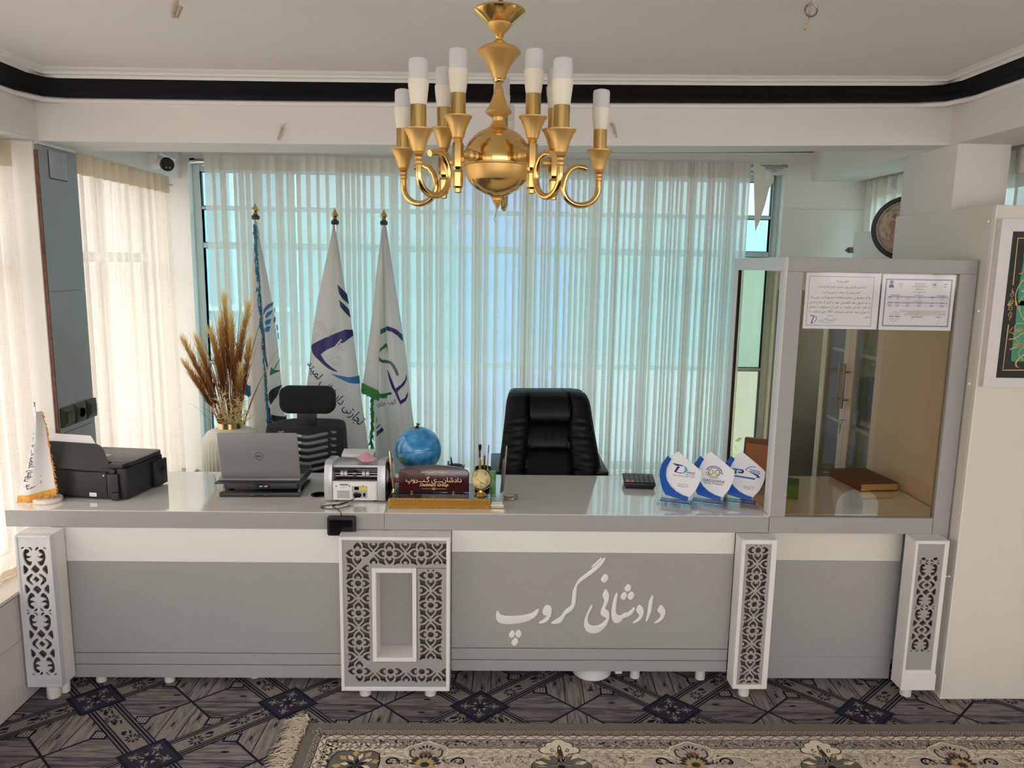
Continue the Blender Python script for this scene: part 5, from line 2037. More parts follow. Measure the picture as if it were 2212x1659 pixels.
rb(0, 1, 0, .13, 0, .019, 'base_bar')
rb(0, .07, .131, 1, 0, .014, 'base_side')
rb(.93, 1, .131, 1, 0, .014, 'base_side')
rb(.071, .929, .131, .99, .0, .006, 'base_plate', BLKGL)
rb(.38, .60, -.008, -.001, .004, .012, 'slider', BLKGL, .001)
rb(.06, .96, .02, .09, .036, .056, 'upper_bar')
rb(-.06, 1.04, .0, .98, .0565, .0605, 'upper_plate')
for a in (.03, .97):
    m = MB()
    p = [q[0] + ux * a + uy * b + Vector((0, 0, ZT + z)) for b, z in ((.06, .0195), (.16, .056))]
    m.tube(p, .0022, 6)
    m.tube([p[0] + Vector((.006, 0, 0)), p[1] + Vector((.006, 0, 0))], .0022, 6)
    m.build('wire_leg', STEEL, ls)
rb(.38, .63, -.02, .019, .042, .055, 'usb_hub', BLKGL, .001)
m = MB()
for a in (.50, .56):
    m.obox(q[0] + ux * a - uy * .0215 + Vector((0, 0, ZT + .046)), ux * .04, uy * .001, (0, 0, .005))
m.build('usb_port', CHROME, ls)
lp = thing('laptop', 'grey laptop standing open with its lid back towards the viewer', 'laptop', (-1.0, 3.2, .82))
LAPG = mat('laptop_grey', (142, 140, 142), .42, metal=.55, bump=.03, bscale=400)
zb = ZT + .0608
m = MB()
lo = Vector((-1.165, 3.118, zb))
lu, lv = Vector((.342, .006, 0)), Vector((-.004, .225, 0))
m.obox(lo, lu, lv, (0, 0, .014))
m.build('base', LAPG, lp, bevel=.003)
L1, L2 = at(468, 936, 'Y', 3.085), at(641, 936, 'Y', 3.09)
B1, B2 = at(479, 1034, 'Y', 3.116), at(649, 1034, 'Y', 3.122)
ln = ((B2 - B1).cross(L1 - B1)).normalized()
if ln.y > 0:
    ln = -ln
W = B2 - B1
m = MB()
pts = []
for a, b in rrect(0, 1, 0, 1, .03):
    p = (B1 * (1 - a) + B2 * a) * (1 - b) + (L1 * (1 - a) + L2 * a) * b
    pts.append(p)
m.loft([[p for p in pts], [p - ln * .006 for p in pts]])
m.build('lid', LAPG, lp, bevel=.0012)
ctr = (B1 + B2 + L1 + L2) / 4 + ln * .0006
lux, luy = W.normalized(), (L1 - B1).normalized()
LOGOD = mat('laptop_logo_dark', (62, 60, 62), .3, metal=.6)
m = MB()
ribbon(m, ellipse(0, 0, .0168, .0168, 41, 0, 2 * PI * 41 / 40), .0016, ctr, lux, luy, (0, 0, 0))
m.build('logo_ring', LOGOD, lp, smooth=0, fix=False)
m = MB()
for tx, dx, rot in (('D', -.0085, 0), ('E', -.0032, .75), ('L', .0026, 0), ('L', .0074, 0)):
    g = lettering(tx, .0092, 0, .0004, 0, 'CENTER')
    g = ([(p[0] * 1.15 * math.cos(rot) - (p[1] - .0032) * math.sin(rot) + dx, p[0] * 1.15 * math.sin(rot) + (p[1] - .0032) * math.cos(rot), p[2]) for p in g[0]], g[1])
    m.geo2d(g, ctr, lux, luy, ln)
m.build('logo_letters', LOGOD, lp, smooth=0, fix=False)
m = MB()
m.obox(lo + lu * .72 + lv * .3 + Vector((0, 0, .0142)), lu * .30, lv * .62, (0, 0, .0006))
m.build('keyboard', BLKPL, lp, smooth=0)

# --- cable grommet
m = MB()
gc = at(690, 1069, 'Z', .76)
m.lathe([(.026, 0), (.036, 0), (.036, .003), (.026, .003), (.026, 0)], (gc.x, gc.y, ZT), 32)
m.lathe([(.0, .0003), (.026, .0003)], (gc.x, gc.y, ZT), 32)
tag(m.build('cable_grommet', BLKGL), 'round black cable grommet in the counter top between laptop and banknote counter', 'grommet')

# --- banknote counter
mc = thing('banknote_counter', 'silver and black banknote counting machine with its back to the viewer', 'machine', (-.57, 3.14, .76))
SLV = mat('silver_plastic', (196, 196, 198), .33, metal=.45)
SLVL = mat('light_silver_plastic', (216, 215, 214), .38, metal=.2)
mx0, mx1, my0, my1 = -.697, -.447, 3.036, 3.262
prof = [(0, 0), (.012, .0), (.226, .004), (.226, .06), (.20, .13), (.13, .158), (.03, .166), (.012, .150), (.0, .10), (-.004, .05)]


def mcside(x0, x1, nm, m_, pf_, bev=.004):
    m = MB()
    m.prism([(a, b) for a, b in pf_], (x0, my0, ZT + .006), (0, 1, 0), (0, 0, 1), (x1 - x0, 0, 0))
    return m.build(nm, m_, mc, bevel=bev)


mcside(mx0, mx0 + .030, 'side_cheek', SLV, prof)
mcside(mx1 - .034, mx1 - .0, 'side_cheek', SLV, prof)
mcside(mx1 + .0005, mx1 + .012, 'side_panel', BLKGL, [(a * .96 + .004, b * .94 + .003) for a, b in prof], .003)
mcside(mx0 - .004, mx0 - .0005, 'side_panel', SLV, [(a * .96 + .004, b * .94 + .003) for a, b in prof], .001)
lowp = [(.002, 0), (.22, 0), (.22, .05), (.002, .083)]
mcside(mx0 + .0305, mx1 - .0345, 'back_panel', SLVL, lowp, .003)
mcside(mx0 + .0305, mx1 - .0345, 'note_chamber', BLKGL, [(.05, .084), (.215, .055), (.215, .12), (.06, .128)], .001)
mcside(mx0 + .0305, mx1 - .0345, 'hopper', SLV, [(.022, .145), (.13, .150), (.20, .128), (.20, .124), (.075, .129), (.022, .134)], .003)
mcside(mx0 + .0305, mx1 - .0345, 'hopper_edge', BLKGL, [(.012, .126), (.020, .122), (.074, .1285), (.021, .1335), (.014, .135)], .001)
m = MB()
m.obox((mx0 + .05, my0 + .10, ZT + .1645), (.135, 0, 0), (0, .06, .012), (0, -.001, .012))
m.build('feed_guide', SLVL, mc, bevel=.002)
m = MB()
xr0, xr1 = mx0 + .034, mx1 - .038
yr = my0 + .040
m.tube([(xr0, yr, ZT + .112), (xr1, yr, ZT + .112)], .004, 10)
m.tube([(xr0, yr + .006, ZT + .100), (xr1, yr + .006, ZT + .100)], .005, 10)
m.build('shaft', STEEL, mc)
for x in (mx0 + .065, mx0 + .08, mx0 + .118, mx0 + .155, mx0 + .172):
    m = MB()
    m.tube([(x - .006, yr, ZT + .112), (x + .006, yr, ZT + .112)], .013, 14)
    m.build('roller', SLVL if x != mx0 + .118 else STEEL, mc)
zc0 = ZT + .006
bp_ = lambda x, z: (x, my0 - .0012, zc0 + z)
m = MB()
m.box(mx0 + .035, mx1 - .04, my0 - .0014, my0 + .0015, zc0 + .004, zc0 + .079)
m.build('back_plate', LAMW, mc, bevel=.001)
for k in range(6):
    m = MB()
    m.box(mx0 + .05, mx0 + .102, my0 - .0022, my0 - .0015, zc0 + .012 + k * .0055, zc0 + .0145 + k * .0055)
    m.build('vent_slot', mat('vent_grey', (120, 120, 122), .5) if 'vent_grey' not in MAT else MAT['vent_grey'], mc)
for nm, x0, x1, z0, z1, m_ in (('rating_label', .060, .098, .050, .070, PAPER), ('label_band', .061, .097, .0665, .0715, mat('label_blue', (64, 140, 190), .5)), ('warning_label', .142, .172, .045, .060, mat('label_yellow', (222, 200, 64), .5)), ('socket_plate', .112, .175, .012, .063, mat('plate_grey', (170, 170, 172), .45)), ('rocker_switch', .122, .140, .047, .060, BLKGL)):
    m = MB()
    d = .0022 if nm != 'socket_plate' else .0018
    if nm in ('warning_label', 'rocker_switch'):
        d = .0028
    m.box(mx0 + x0, mx0 + x1, my0 - d - .0006, my0 - .0015, zc0 + z0, zc0 + z1)
    m.build(nm, m_, mc, smooth=0)
m = MB()
hx = [(.116, .025), (.122, .036), (.146, .036), (.152, .025), (.146, .014), (.122, .014)]
m.prism([(mx0 + a, zc0 + b) for a, b in hx], (0, my0 - .0018, 0), (1, 0, 0), (0, 0, 1), (0, -.002, 0))
m.build('power_inlet', BLKGL, mc, bevel=.001)
m = MB()
m.prism([(mx0 + a, zc0 + b) for a, b in ((.158, .018), (.166, .018), (.168, .022), (.168, .034), (.158, .034))], (0, my0 - .0018, 0), (1, 0, 0), (0, 0, 1), (0, -.0015, 0))
m.build('data_port', BLKGL, mc)
m = MB()
for a, b in ((.047, .062), (.102, .063), (.158, .064)):
    m.lathe([(0, 0), (.0026, 0), (.0026, .0006), (0, .0008)][::-1], (mx0 + a, my0 - .0016, zc0 + b), 10, Matrix.Rotation(PI / 2, 3, 'X'))
m.build('screw', BLKGL, mc)
m = MB()
m.box(mx0 + .064, mx0 + .094, my0 - .0031, my0 - .003, zc0 + .0682, zc0 + .0698)
for k in range(4):
    m.box(mx0 + .063, mx0 + .063 + (.02, .032, .026, .03)[k], my0 - .00305, my0 - .0029, zc0 + .053 + .0034 * k, zc0 + .0538 + .0034 * k)
m.build('label_text', mat('label_ink', (120, 126, 134), .6), mc, smooth=0, fix=False)
for x in (mx0 + .045, mx1 - .045):
    m = MB()
    m.lathe([(.009, 0), (.010, .006)], (x, my0 + .02, ZT), 12)
    m.build('foot', BLKGL, mc)
m = MB()
m.tube([(mx0 + .134, my0 - .0038, zc0 + .025), (mx0 + .134, my0 - .016, zc0 + .023)], [.007, .006], 10)
m.build('plug', BLKGL, mc)
cable = [(mx0 + .134, my0 - .017, zc0 + .022), (mx0 + .115, my0 - .03, zc0 + .012), (mx0 + .08, my0 - .04, ZT + .004), (mx0 + .03, my0 - .05, ZT + .0025), (mx0 - .0, my0 - .075, ZT + .0025), (mx0 + .02, my0 - .095, ZT + .0025), (mx0 + .07, my0 - .1, ZT + .0035), (mx0 + .105, my0 - .075, ZT + .005), (mx0 + .115, my0 - .06, ZT + .007)]
m = MB()
cp = [Vector(p) for p in cable]
sm = []
for i in range(len(cp) - 1):
    p0, p1, p2, p3 = cp[max(i - 1, 0)], cp[i], cp[i + 1], cp[min(i + 2, len(cp) - 1)]
    for k in range(6):
        t_ = k / 6
        sm.append(.5 * ((2 * p1) + (p2 - p0) * t_ + (2 * p0 - 5 * p1 + 4 * p2 - p3) * t_ ** 2 + (3 * p1 - p0 - 3 * p2 + p3) * t_ ** 3))
sm.append(cp[-1])
m.tube(sm, .0019, 7)
m.build('power_cord', BLKGL, mc)
m = MB()
m.obox((mx0 + .106, my0 - .066, ZT + .001), (.022, .008, 0), (-.003, .01, 0), (0, 0, .012))
m.build('cord_connector', mat('connector_grey', (150, 152, 160), .4), mc, bevel=.002)
# pink receipt
m = MB()
pn = [at(x, y, 'Z', .760 + dz) for x, y, dz in ((769, 988, .172), (791, 977, .183), (815, 990, .176), (806, 997, .173), (784, 998, .172))]
g_ = [pn[0], pn[1], pn[2], pn[3], pn[4]]
cxy = sum(g_, Vector()) / 5 + Vector((0, 0, .006))
m.add([*g_, cxy] + [p + Vector((0, 0, .0006)) for p in [*g_, cxy]], [(0, 5, 1), (1, 5, 2), (2, 5, 3), (3, 5, 4), (4, 5, 0), (6, 7, 11), (7, 8, 11), (8, 9, 11), (9, 10, 11), (10, 6, 11)] + [(i, (i + 1) % 5, 6 + (i + 1) % 5, 6 + i) for i in range(5)])
rc = tag(m.build('pink_receipt', mat('pink_paper', (238, 168, 186), .7, var=.05, vscale=60), smooth=0), 'crumpled pink receipt lying on top of the banknote counter', 'paper')

# --- external display hanging over the counter edge
ed = thing('customer_display', 'small black display hanging by its cord over the counter edge', 'display', (-.603, 2.885, .70))
m = MB()
a0, a1 = at(706, 1117, 'Y', 2.876), at(768, 1158, 'Y', 2.876)
g = plate([rrect(a0.x, a1.x, a1.z, a0.z, .008)], .0235, .002)
m.geo2d(g, (0, 2.8995, 0), (1, 0, 0), (0, 0, 1), (0, -1, 0))
m.build('case', BLKPL, ed, smooth=50)
m = MB()
m.geo2d(plate([rrect(a0.x + .010, a1.x - .012, a1.z + .008, a0.z - .012, .002)], .0008), (0, 2.8755, 0), (1, 0, 0), (0, 0, 1), (0, -1, 0))
m.build('screen', BLKGL, ed, smooth=0)
m = MB()
cp = [Vector(p) for p in ((a0.x + .055, 2.888, a0.z - .002), (a0.x + .054, 2.889, a0.z + .012), (a0.x + .046, 2.905, ZT + .005), (a0.x + .03, 2.935, ZT + .0025), (a0.x + .0, 2.975, ZT + .0025), (a0.x + .03, 3.005, ZT + .0025), (a0.x + .075, 3.034, ZT + .008))]
m.tube(cp, .0018, 7)
m.build('cord', BLKGL, ed)

# --- desk name plate set
ns = thing('desk_name_set', 'gold trimmed desk set carrying a maroon name plaque with gilt writing', 'name plate', (-.217, 3.06, .76))
gx0_, gx1_, gy0_, gy1_ = -.4245, -.0115, 2.955, 3.17
m = MB()
m.box(gx0_, gx1_, gy0_ + .004, gy1_, ZT, ZT + .041)
m.build('tray', BRASSM, ns, bevel=.002)
m = MB()     # diamond-quilted gold front
nx_, nz_ = 44, 5
dx, dz = (gx1_ - gx0_) / nx_, .0425 / nz_
for i in range(nx_):
    for k in range(nz_):
        cx, cz = gx0_ + (i + .5) * dx, ZT + .0004 + (k + .5) * dz
        m.add([(cx - dx * .5, gy0_ + .0035, cz), (cx, gy0_ + .0035, cz - dz * .5), (cx + dx * .5, gy0_ + .0035, cz), (cx, gy0_ + .0035, cz + dz * .5), (cx, gy0_ - .0015, cz)], [(0, 1, 4), (1, 2, 4), (2, 3, 4), (3, 0, 4)])
        if k < nz_ - 1 and i < nx_ - 1:
            cx, cz = cx + dx / 2, cz + dz / 2
            m.add([(cx - dx * .5, gy0_ + .0035, cz), (cx, gy0_ + .0035, cz - dz * .5), (cx + dx * .5, gy0_ + .0035, cz), (cx, gy0_ + .0035, cz + dz * .5), (cx, gy0_ - .0015, cz)], [(0, 1, 4), (1, 2, 4), (2, 3, 4), (3, 0, 4)])
stuff(m.build('quilted_front', GOLD, ns, smooth=0, fix=False))
m = MB()
m.box(gx0_ + .004, gx1_ - .004, gy0_ + .008, gy1_ - .004, ZT + .0412, ZT + .0432)
m.build('mirror_top', mat('dark_mirror', (120, 118, 118), .03, metal=1.0), ns)
m = MB()
for b in ((gx0_, gx1_, gy0_ + .004, gy0_ + .0078), (gx0_, gx1_, gy1_ - .0038, gy1_), (gx0_, gx0_ + .0038, gy0_ + .008, gy1_ - .004), (gx1_ - .0038, gx1_, gy0_ + .008, gy1_ - .004)):
    m.box(b[0], b[1], b[2], b[3], ZT + .0412, ZT + .0445)
m.build('gold_edging', GOLD, ns)
pl0, pl1 = at(861, 1064, 'Y', 3.035), at(1013, 1066, 'Y', 3.035)
pw, pz0 = (pl1.x - pl0.x), pl0.z + .004
pts = [(0, 0), (pw, 0), (pw, .079)] + [(pw / 2 + pw / 2 * .98 * math.cos(PI * i / 16), .083 + .029 * math.sin(PI * i / 16)) for i in range(17)] + [(0, .079)]
MAR = mat('maroon_lacquer', (62, 14, 20), .18, coat=.5, var=.1, vscale=20, stretch=(1, 1, 8))
m = MB()
m.geo2d(plate([pts], .016, .0015), (pl0.x, 3.048, pz0), (1, 0, 0), (0, .06, 1), (0, -1, 0))
m.build('plaque', MAR, ns, smooth=30)
GW = mat('gilt_writing', (226, 196, 138), .35, metal=.4)
m = MB()
pc = pl0.x + pw / 2
fy = lambda z: (pc, 3.0316 + .06 * z, pz0 + z)
m.geo2d(lettering(arabic('دادشانـــی گـــروپ'), .05, 0, .0005, 0, 'CENTER', pw * .79), fy(.043), (1, 0, 0), (0, .06, 1), (0, -1, 0))
m.geo2d(lettering('Dadshani Group', .02, 0, .0003, .35, 'CENTER', pw * .41), fy(.0255), (1, 0, 0), (0, .06, 1), (0, -1, 0))
m.geo2d(lettering(arabic('بسم الله الرحمن الرحیم'), .02, 0, 0, 0, 'CENTER', pw * .37), fy(.0825), (1, 0, 0), (0, .06, 1), (0, -1, 0))
for sx in (-1, 1):
    ribbon(m, [(sx * .012, .0145), (sx * .018, .0145), (sx * .05, .0145)], .0009, fy(0), (1, 0, 0), (0, .06, 1), (0, 0, 0))
    ribbon(m, spiral(sx * .007, .0155, .006, .001, PI / 2, PI / 2 + sx * 6, 12), .0011, fy(0), (1, 0, 0), (0, .06, 1), (0, 0, 0))
m.geo2d(([(-.003, .0125, 0), (0, .0085, 0), (.003, .0125, 0), (0, .0165, 0)], [(0, 1, 2, 3)]), fy(0), (1, 0, 0), (0, .06, 1), (0, 0, 0))
m.build('gilt_writing', GW, ns, smooth=0, fix=False)
for k in (.19, .78):
    m = MB()
    m.lathe([(.009, 0), (.010, .003), (.006, .005), (.0085, .008), (.0085, pz0 - ZT - .0445 + .002)], (pl0.x + pw * k, 3.040, ZT + .0433), 16)
    m.build('brass_knob', GOLD, ns)
m = MB()      # gold pen in its holder
m.lathe([(.008, 0), (.010, .002), (.005, .008), (.004, .018)], (-.4125, 3.03, ZT + .0433), 14)
m.build('pen_socket', GOLD, ns)
pen = thing('gold_pen', 'slim gold pen standing upright at the left of the name plaque', 'pen', (-.4125, 3.03, ZT + .055))
m = MB()
p0, p1 = Vector((-.4125, 3.03, ZT + .0615)), at(841, 974, 'Y', 3.03)
d = p1 - p0
m.tube([p0, p0 + d * .05, p0 + d * .3, p0 + d * .6, p0 + d * .9, p1], [.0012, .0035, .0052, .005, .0035, .001], 12)
m.build('barrel', GOLD, pen)
m = MB()
m.obox(p0 + d * .62 + Vector((.0048, -.001, 0)), d * .34, (.0012, 0, 0), (0, .002, 0))
m.build('clip', GOLD, pen)
# miniature globe
mgc = at(1039, 1035, 'Y', 3.005)
mg_ = thing('mini_globe', 'miniature cream globe on a gold stand, right of the maroon plaque', 'globe', (mgc.x, mgc.y, ZT + .0435))
CRB = mat('cream_map', (222, 206, 150), .35, var=.10, vscale=60)
rg_ = .0405
m = MB()
m.sphere(mgc, rg_, 28, 16)
m.build('ball', CRB, mg_, smooth=60)
tilt = Matrix.Rotation(math.radians(35), 3, 'Y')
m = MB()
m.lathe([(rg_ + .0006, -.0007), (rg_ + .0012, 0), (rg_ + .0006, .0007)], mgc, 40, tilt)
m.build('seam', INK, mg_)
rs = random.Random(8)
m = MB()
for k in range(15):      # land outlines
    th, ph = rs.uniform(.4, 2.6), rs.uniform(-PI, 0)
    n = Vector((math.sin(th) * math.cos(ph), math.sin(th) * math.sin(ph), math.cos(th)))
    e1 = n.orthogonal().normalized()
    e2 = n.cross(e1)
    pts = [n + e1 * .2 * math.cos(a) * rs.uniform(.5, 1.3) + e2 * .16 * math.sin(a) * rs.uniform(.5, 1.3) for a in [2 * PI * i / 9 for i in range(9)]]
    pts = [mgc + p.normalized() * (rg_ + .0003) for p in pts]
    m.add(pts + [mgc + n * (rg_ + .0008)], [(i, (i + 1) % 9, 9) for i in range(9)])
m.build('land', mat('map_tan', (196, 158, 104), .45), mg_, smooth=60, fix=False)
m = MB()
arc = [mgc + tilt @ Vector(((rg_ + .007) * math.sin(a), 0, (rg_ + .007) * math.cos(a))) for a in [PI * i / 20 for i in range(21)]]
m.tube(arc, .0022, 6, flat=.6)
for a in (0, PI):
    e = mgc + tilt @ Vector((0, 0, (rg_ + .0085) * math.cos(a)))
    m.sphere(e, .004, 10, 6)
m.build('meridian_arm', GOLD, mg_)
m = MB()
zb_ = ZT + .0433
m.lathe([(0.0, 0), (.026, 0), (.027, .003), (.022, .006), (.018, .011), (.008, .016), (.006, .022), (.009, .026), (.006, mgc.z - rg_ - .006 - zb_)], (mgc.x, mgc.y, zb_), 24)
m.build('stand', GOLD, mg_)

# card box, pen stand, glue stick, pens
cbx = thing('card_box', 'small clear and silver card box at the right end of the gold desk set', 'box', (.018, 2.99, .76))
m = MB()
m.box(-.0095, .044, 2.958, 3.03, ZT, ZT + .020)
m.build('base', mat('champagne_metal', (196, 180, 148), .3, metal=.8), cbx, bevel=.001)
m = MB()
m.box(-.0085, .043, 2.959, 3.029, ZT + .0202, ZT + .036)
m.build('clear_lid', glass('clear_plastic', (.9, .92, .92), .12), cbx, smooth=0)
m = MB()
m.box(-.006, .04, 2.962, 3.026, ZT + .0203, ZT + .030)
m.build('cards', PAPER, cbx, smooth=0)
psx = at(1098, 1076, 'Z', ZT)
ps = thing('pen_stand', 'clear round pen stand holding two upright silver pens', 'pen stand', (psx.x, psx.y, .76))
CLR = glass('amber_clear_plastic', (.86, .82, .74), .12)
m = MB()
m.lathe([(0, 0), (.041, 0), (.043, .004), (.041, .010), (.03, .013), (0, .014)], (psx.x, psx.y, ZT), 32)
m.build('base', CLR, ps)
m = MB()
m.lathe([(.0, 0), (.024, 0), (.024, .004), (.0, .006)], (psx.x, psx.y, ZT + .0145), 24)
m.build('ring', mat('amber_ring', (176, 160, 128), .3), ps)
for k, (tip, b, r) in enumerate((((1095, 962), (1086, 1062), .0046), ((1089, 990), (1082, 1066), .0042))):
    pn_ = thing('silver_pen', ('tall slim silver pen leaning in the clear pen stand', 'short silver pen on the left in the clear pen stand')[k], 'pen', (psx.x, psx.y, ZT + .02))
    e = at(tip[0], tip[1], 'Y', 3.08 + .02 * k)
    s0 = at(b[0], b[1], 'Y', 3.08 + .02 * k)
    s0.z = max(s0.z, ZT + .022)
    m = MB()
    m.tube([s0, s0 + (e - s0) * .03, s0 + (e - s0) * .5, e - (e - s0) * .02, e], [.002, r, r, r * .9, .001], 10)
    m.build('barrel', STEEL, pn_)
    m = MB()
    m.obox(s0 + (e - s0) * .6 + Vector((.004, -.002, 0)), (e - s0) * .33, (.0012, 0, 0), (0, .0025, 0))
    m.build('clip', CHROME, pn_)
gs = at(1064, 1066, 'Z', ZT)
gt = thing('glue_stick', 'green glue stick standing behind the miniature globe', 'glue stick', (gs.x, gs.y, .76))
m = MB()
m.lathe([(.0, 0), (.0138, 0), (.0138, .062), (0, .062)], (gs.x, gs.y, ZT), 20)
m.build('label', mat('glue_label', (120, 170, 120), .4, var=.3, vscale=50), gt)
m = MB()
m.lathe([(.0, .0622), (.0142, .0622), (.0142, .098), (.013, .101), (0, .102)], (gs.x, gs.y, ZT), 20)
m.build('cap', mat('glue_cap', (66, 160, 80), .35), gt)
pc_ = thing('pen_cup', 'black pen cup hidden behind the maroon plaque, holding brush and pencils', 'cup', (-.05, 3.235, .76))
m = MB()
m.lathe([(.0, 0), (.036, 0), (.036, .10), (.034, .10), (.034, .004), (0, .004)], (-.045, 3.235, ZT), 24)
m.build('cup', BLKPL, pc_)
WOODB = mat('pale_wood', (206, 176, 122), .5)


def stick(name, label, cat, base, tip, parts):
    """parts: (from, to, r0, r1, material, name)"""
    t = thing(name, label, cat, tuple(base))
    d = tip - base
    for a, b, r0, r1, m_, nm in parts:
        m = MB()
        m.tube([base + d * a, base + d * b], [r0, r1], 10)
        m.build(nm, m_, t)


e = lambda x, y, Y=3.2: at(x, y, 'Y', Y)
stick('paint_brush', 'flat black-tipped paint brush standing in the cup behind the plaque', 'brush', Vector((-.062, 3.232, ZT + .006)), e(1037, 961),
      [(0, .72, .0035, .0045, WOODB, 'handle'), (.721, .88, .0045, .006, CHROME, 'ferrule'), (.881, 1, .006, .0075, BLKFAB, 'bristles')])
stick('pencil', 'brown pencil standing in the cup behind the plaque', 'pencil', Vector((-.042, 3.240, ZT + .006)), e(1047, 978),
      [(0, .93, .0042, .0042, mat('pencil_brown', (132, 84, 70), .45), 'barrel'), (.931, 1, .0042, .0006, WOODB, 'point')])
stick('artist_brush', 'thin pale artist brush standing in the cup behind the plaque', 'brush', Vector((-.030, 3.236, ZT + .006)), e(1056, 959),
      [(0, .8, .003, .0024, mat('pale_brush_handle', (206, 196, 196), .4), 'handle'), (.801, .93, .0026, .0022, STEEL, 'ferrule'), (.931, 1, .0022, .0005, BLKFAB, 'tip')])
stick('pencil', 'short yellow pencil beside the paint brush behind the plaque', 'pencil', Vector((-.055, 3.25, ZT + .006)), e(1038, 988),
      [(0, .92, .004, .004, mat('pencil_yellow', (196, 160, 70), .45), 'barrel'), (.921, 1, .004, .0006, WOODB, 'point')])
pc2 = thing('pen_cup', 'grey pen cup between the blue globe and the plaque, holding purple and black pens', 'cup', (-.165, 3.25, .76))
m = MB()
m.lathe([(.0, 0), (.034, 0), (.034, .105), (.032, .105), (.032, .004), (0, .004)], (-.168, 3.245, ZT), 24)
m.build('cup', mat('cup_grey', (120, 122, 128), .4), pc2)
for nm, lb, x, y, bx_, r, c in (('marker_pen', 'lilac capped marker in the cup right of the blue globe', 968, 996, -.186, .006, (160, 150, 196)), ('ball_pen', 'dark pen with a pointed top in the cup right of the blue globe', 974, 987, -.172, .004, (70, 70, 96)),
                                ('ball_pen', 'blue capped pen leaning low in the cup right of the blue globe', 982, 1004, -.160, .0055, (44, 52, 130)), ('ball_pen', 'black pen leaning to the right out of the cup behind the plaque', 1003, 1003, -.150, .003, (30, 30, 34))):
    stick(nm, lb, 'pen', Vector((bx_, 3.245 + .006 * math.sin(x), ZT + .006)), e(x, y, 3.24), [(0, .8, r, r, mat('pen_%d' % x, c, .4), 'barrel'), (.801, 1, r * 1.1, r * .5, mat('pencap_%d' % x, tuple(int(v * .8) for v in c), .35), 'cap')])
# cream box and papers peeping out behind the plaque
t = thing('tissue_box', 'low pink and white tissue box just behind the left end of the plaque', 'box', (-.40, 3.22, .76))
m = MB()
m.box(-.438, -.30, 3.185, 3.25, ZT, ZT + .045)
m.build('carton', mat('carton_pink', (226, 120, 160), .5, var=.3, vscale=18), t, bevel=.002)

# --- blue globe
gc = at(904, 971, 'Y', 3.32)
bg_ = thing('blue_globe', 'blue desk globe behind the maroon plaque', 'globe', (gc.x, gc.y, .76))
rg_ = .1035
mo = bpy.data.materials.new('ocean_blue')
mo.use_nodes = True
nt = mo.node_tree
b = nt.nodes['Principled BSDF']
b.inputs['Roughness'].default_value = .22
b.inputs['Coat Weight'].default_value = .4
tc = nt.nodes.new('ShaderNodeTexCoord')
n = nt.nodes.new('ShaderNodeTexNoise')
n.inputs['Scale'].default_value = 26
n.inputs['Detail'].default_value = 6
nt.links.new(tc.outputs['Object'], n.inputs['Vector'])
r = nt.nodes.new('ShaderNodeValToRGB')
e_ = r.color_ramp.elements
e_[0].position, e_[0].color = .42, rgb(36, 132, 196)
e_[1].position, e_[1].color = .68, rgb(96, 176, 224)
nt.links.new(n.outputs['Fac'], r.inputs['Fac'])
nt.links.new(r.outputs['Color'], b.inputs['Base Color'])
m = MB()
m.sphere(gc, rg_, 48, 28)
m.build('ball', mo, bg_, smooth=60)
tl_ = Matrix.Rotation(math.radians(-6), 3, 'Y') @ Matrix.Rotation(math.radians(-8), 3, 'X')
m = MB()
m.lathe([(rg_ + .0003, -.0008), (rg_ + .001, 0), (rg_ + .0003, .0008)], gc, 60, tl_)
m.build('seam', mat('seam_blue', (20, 70, 110), .4), bg_)


def blob(m, px, py, rx, ry, seed, lift=.0006):
    rs_ = random.Random(seed)
    d = (at(px, py, 'Y', gc.y) - CAM).normalized()
    oc = CAM - gc
    bq = oc.dot(d)
    disc = bq * bq - (oc.length_squared - rg_ ** 2)
    if disc < 0:
        return
    n_ = (CAM + d * (-bq - math.sqrt(disc)) - gc).normalized()
    e1 = Vector((0, 0, 1)).cross(n_).normalized()
    e2 = n_.cross(e1)
    N_ = 14
    ring = [(gc + (n_ + e1 * rx * math.cos(2 * PI * i / N_) * rs_.uniform(.6, 1.2) + e2 * ry * math.sin(2 * PI * i / N_) * rs_.uniform(.6, 1.2)).normalized() * (rg_ + lift)) for i in range(N_)]
    mid_ = [gc + ((p - gc).normalized() * .5 + n_ * .5).normalized() * (rg_ + lift * 1.3) for p in ring]
    m.add(ring + mid_ + [gc + n_ * (rg_ + lift * 1.4)], [(i, (i + 1) % N_, N_ + (i + 1) % N_, N_ + i) for i in range(N_)] + [(N_ + i, N_ + (i + 1) % N_, 2 * N_) for i in range(N_)])


m = MB()
blob(m, 872, 996, .28, .24, 3)
m.build('land', mat('land_green', (92, 150, 96), .35, var=.25, vscale=60), bg_, smooth=60, fix=False)
m = MB()
for x, y, a, b_, s_ in ((896, 1004, .05, .03, 1), (900, 998, .03, .06, 2), (862, 1004, .04, .05, 4)):
    blob(m, x, y, a, b_, s_, .0009)
m.build('land', mat('land_pink', (214, 130, 160), .35), bg_, smooth=60, fix=False)
m = MB()
rs = random.Random(17)
for k in range(34):
    blob(m, 862 + rs.random() * 84, 978 + rs.random() * 30, .03 * rs.random(), .02 * rs.random(), 30 + k, .0008)
m.build('islands', mat('island_pale', (176, 204, 226), .35), bg_, smooth=60, fix=False)
m = MB()
for k in range(16):
    x, y = 868 + rs.random() * 70, 938 + rs.random() * 26
    for q_ in range(rs.randint(3, 7)):
        blob(m, x + q_ * 2.6, y + q_ * .2, .008, .010, 90 + k * 9 + q_, .0007)
m.build('map_lettering', mat('map_ink', (40, 104, 160), .4), bg_, smooth=60, fix=False)
m = MB()
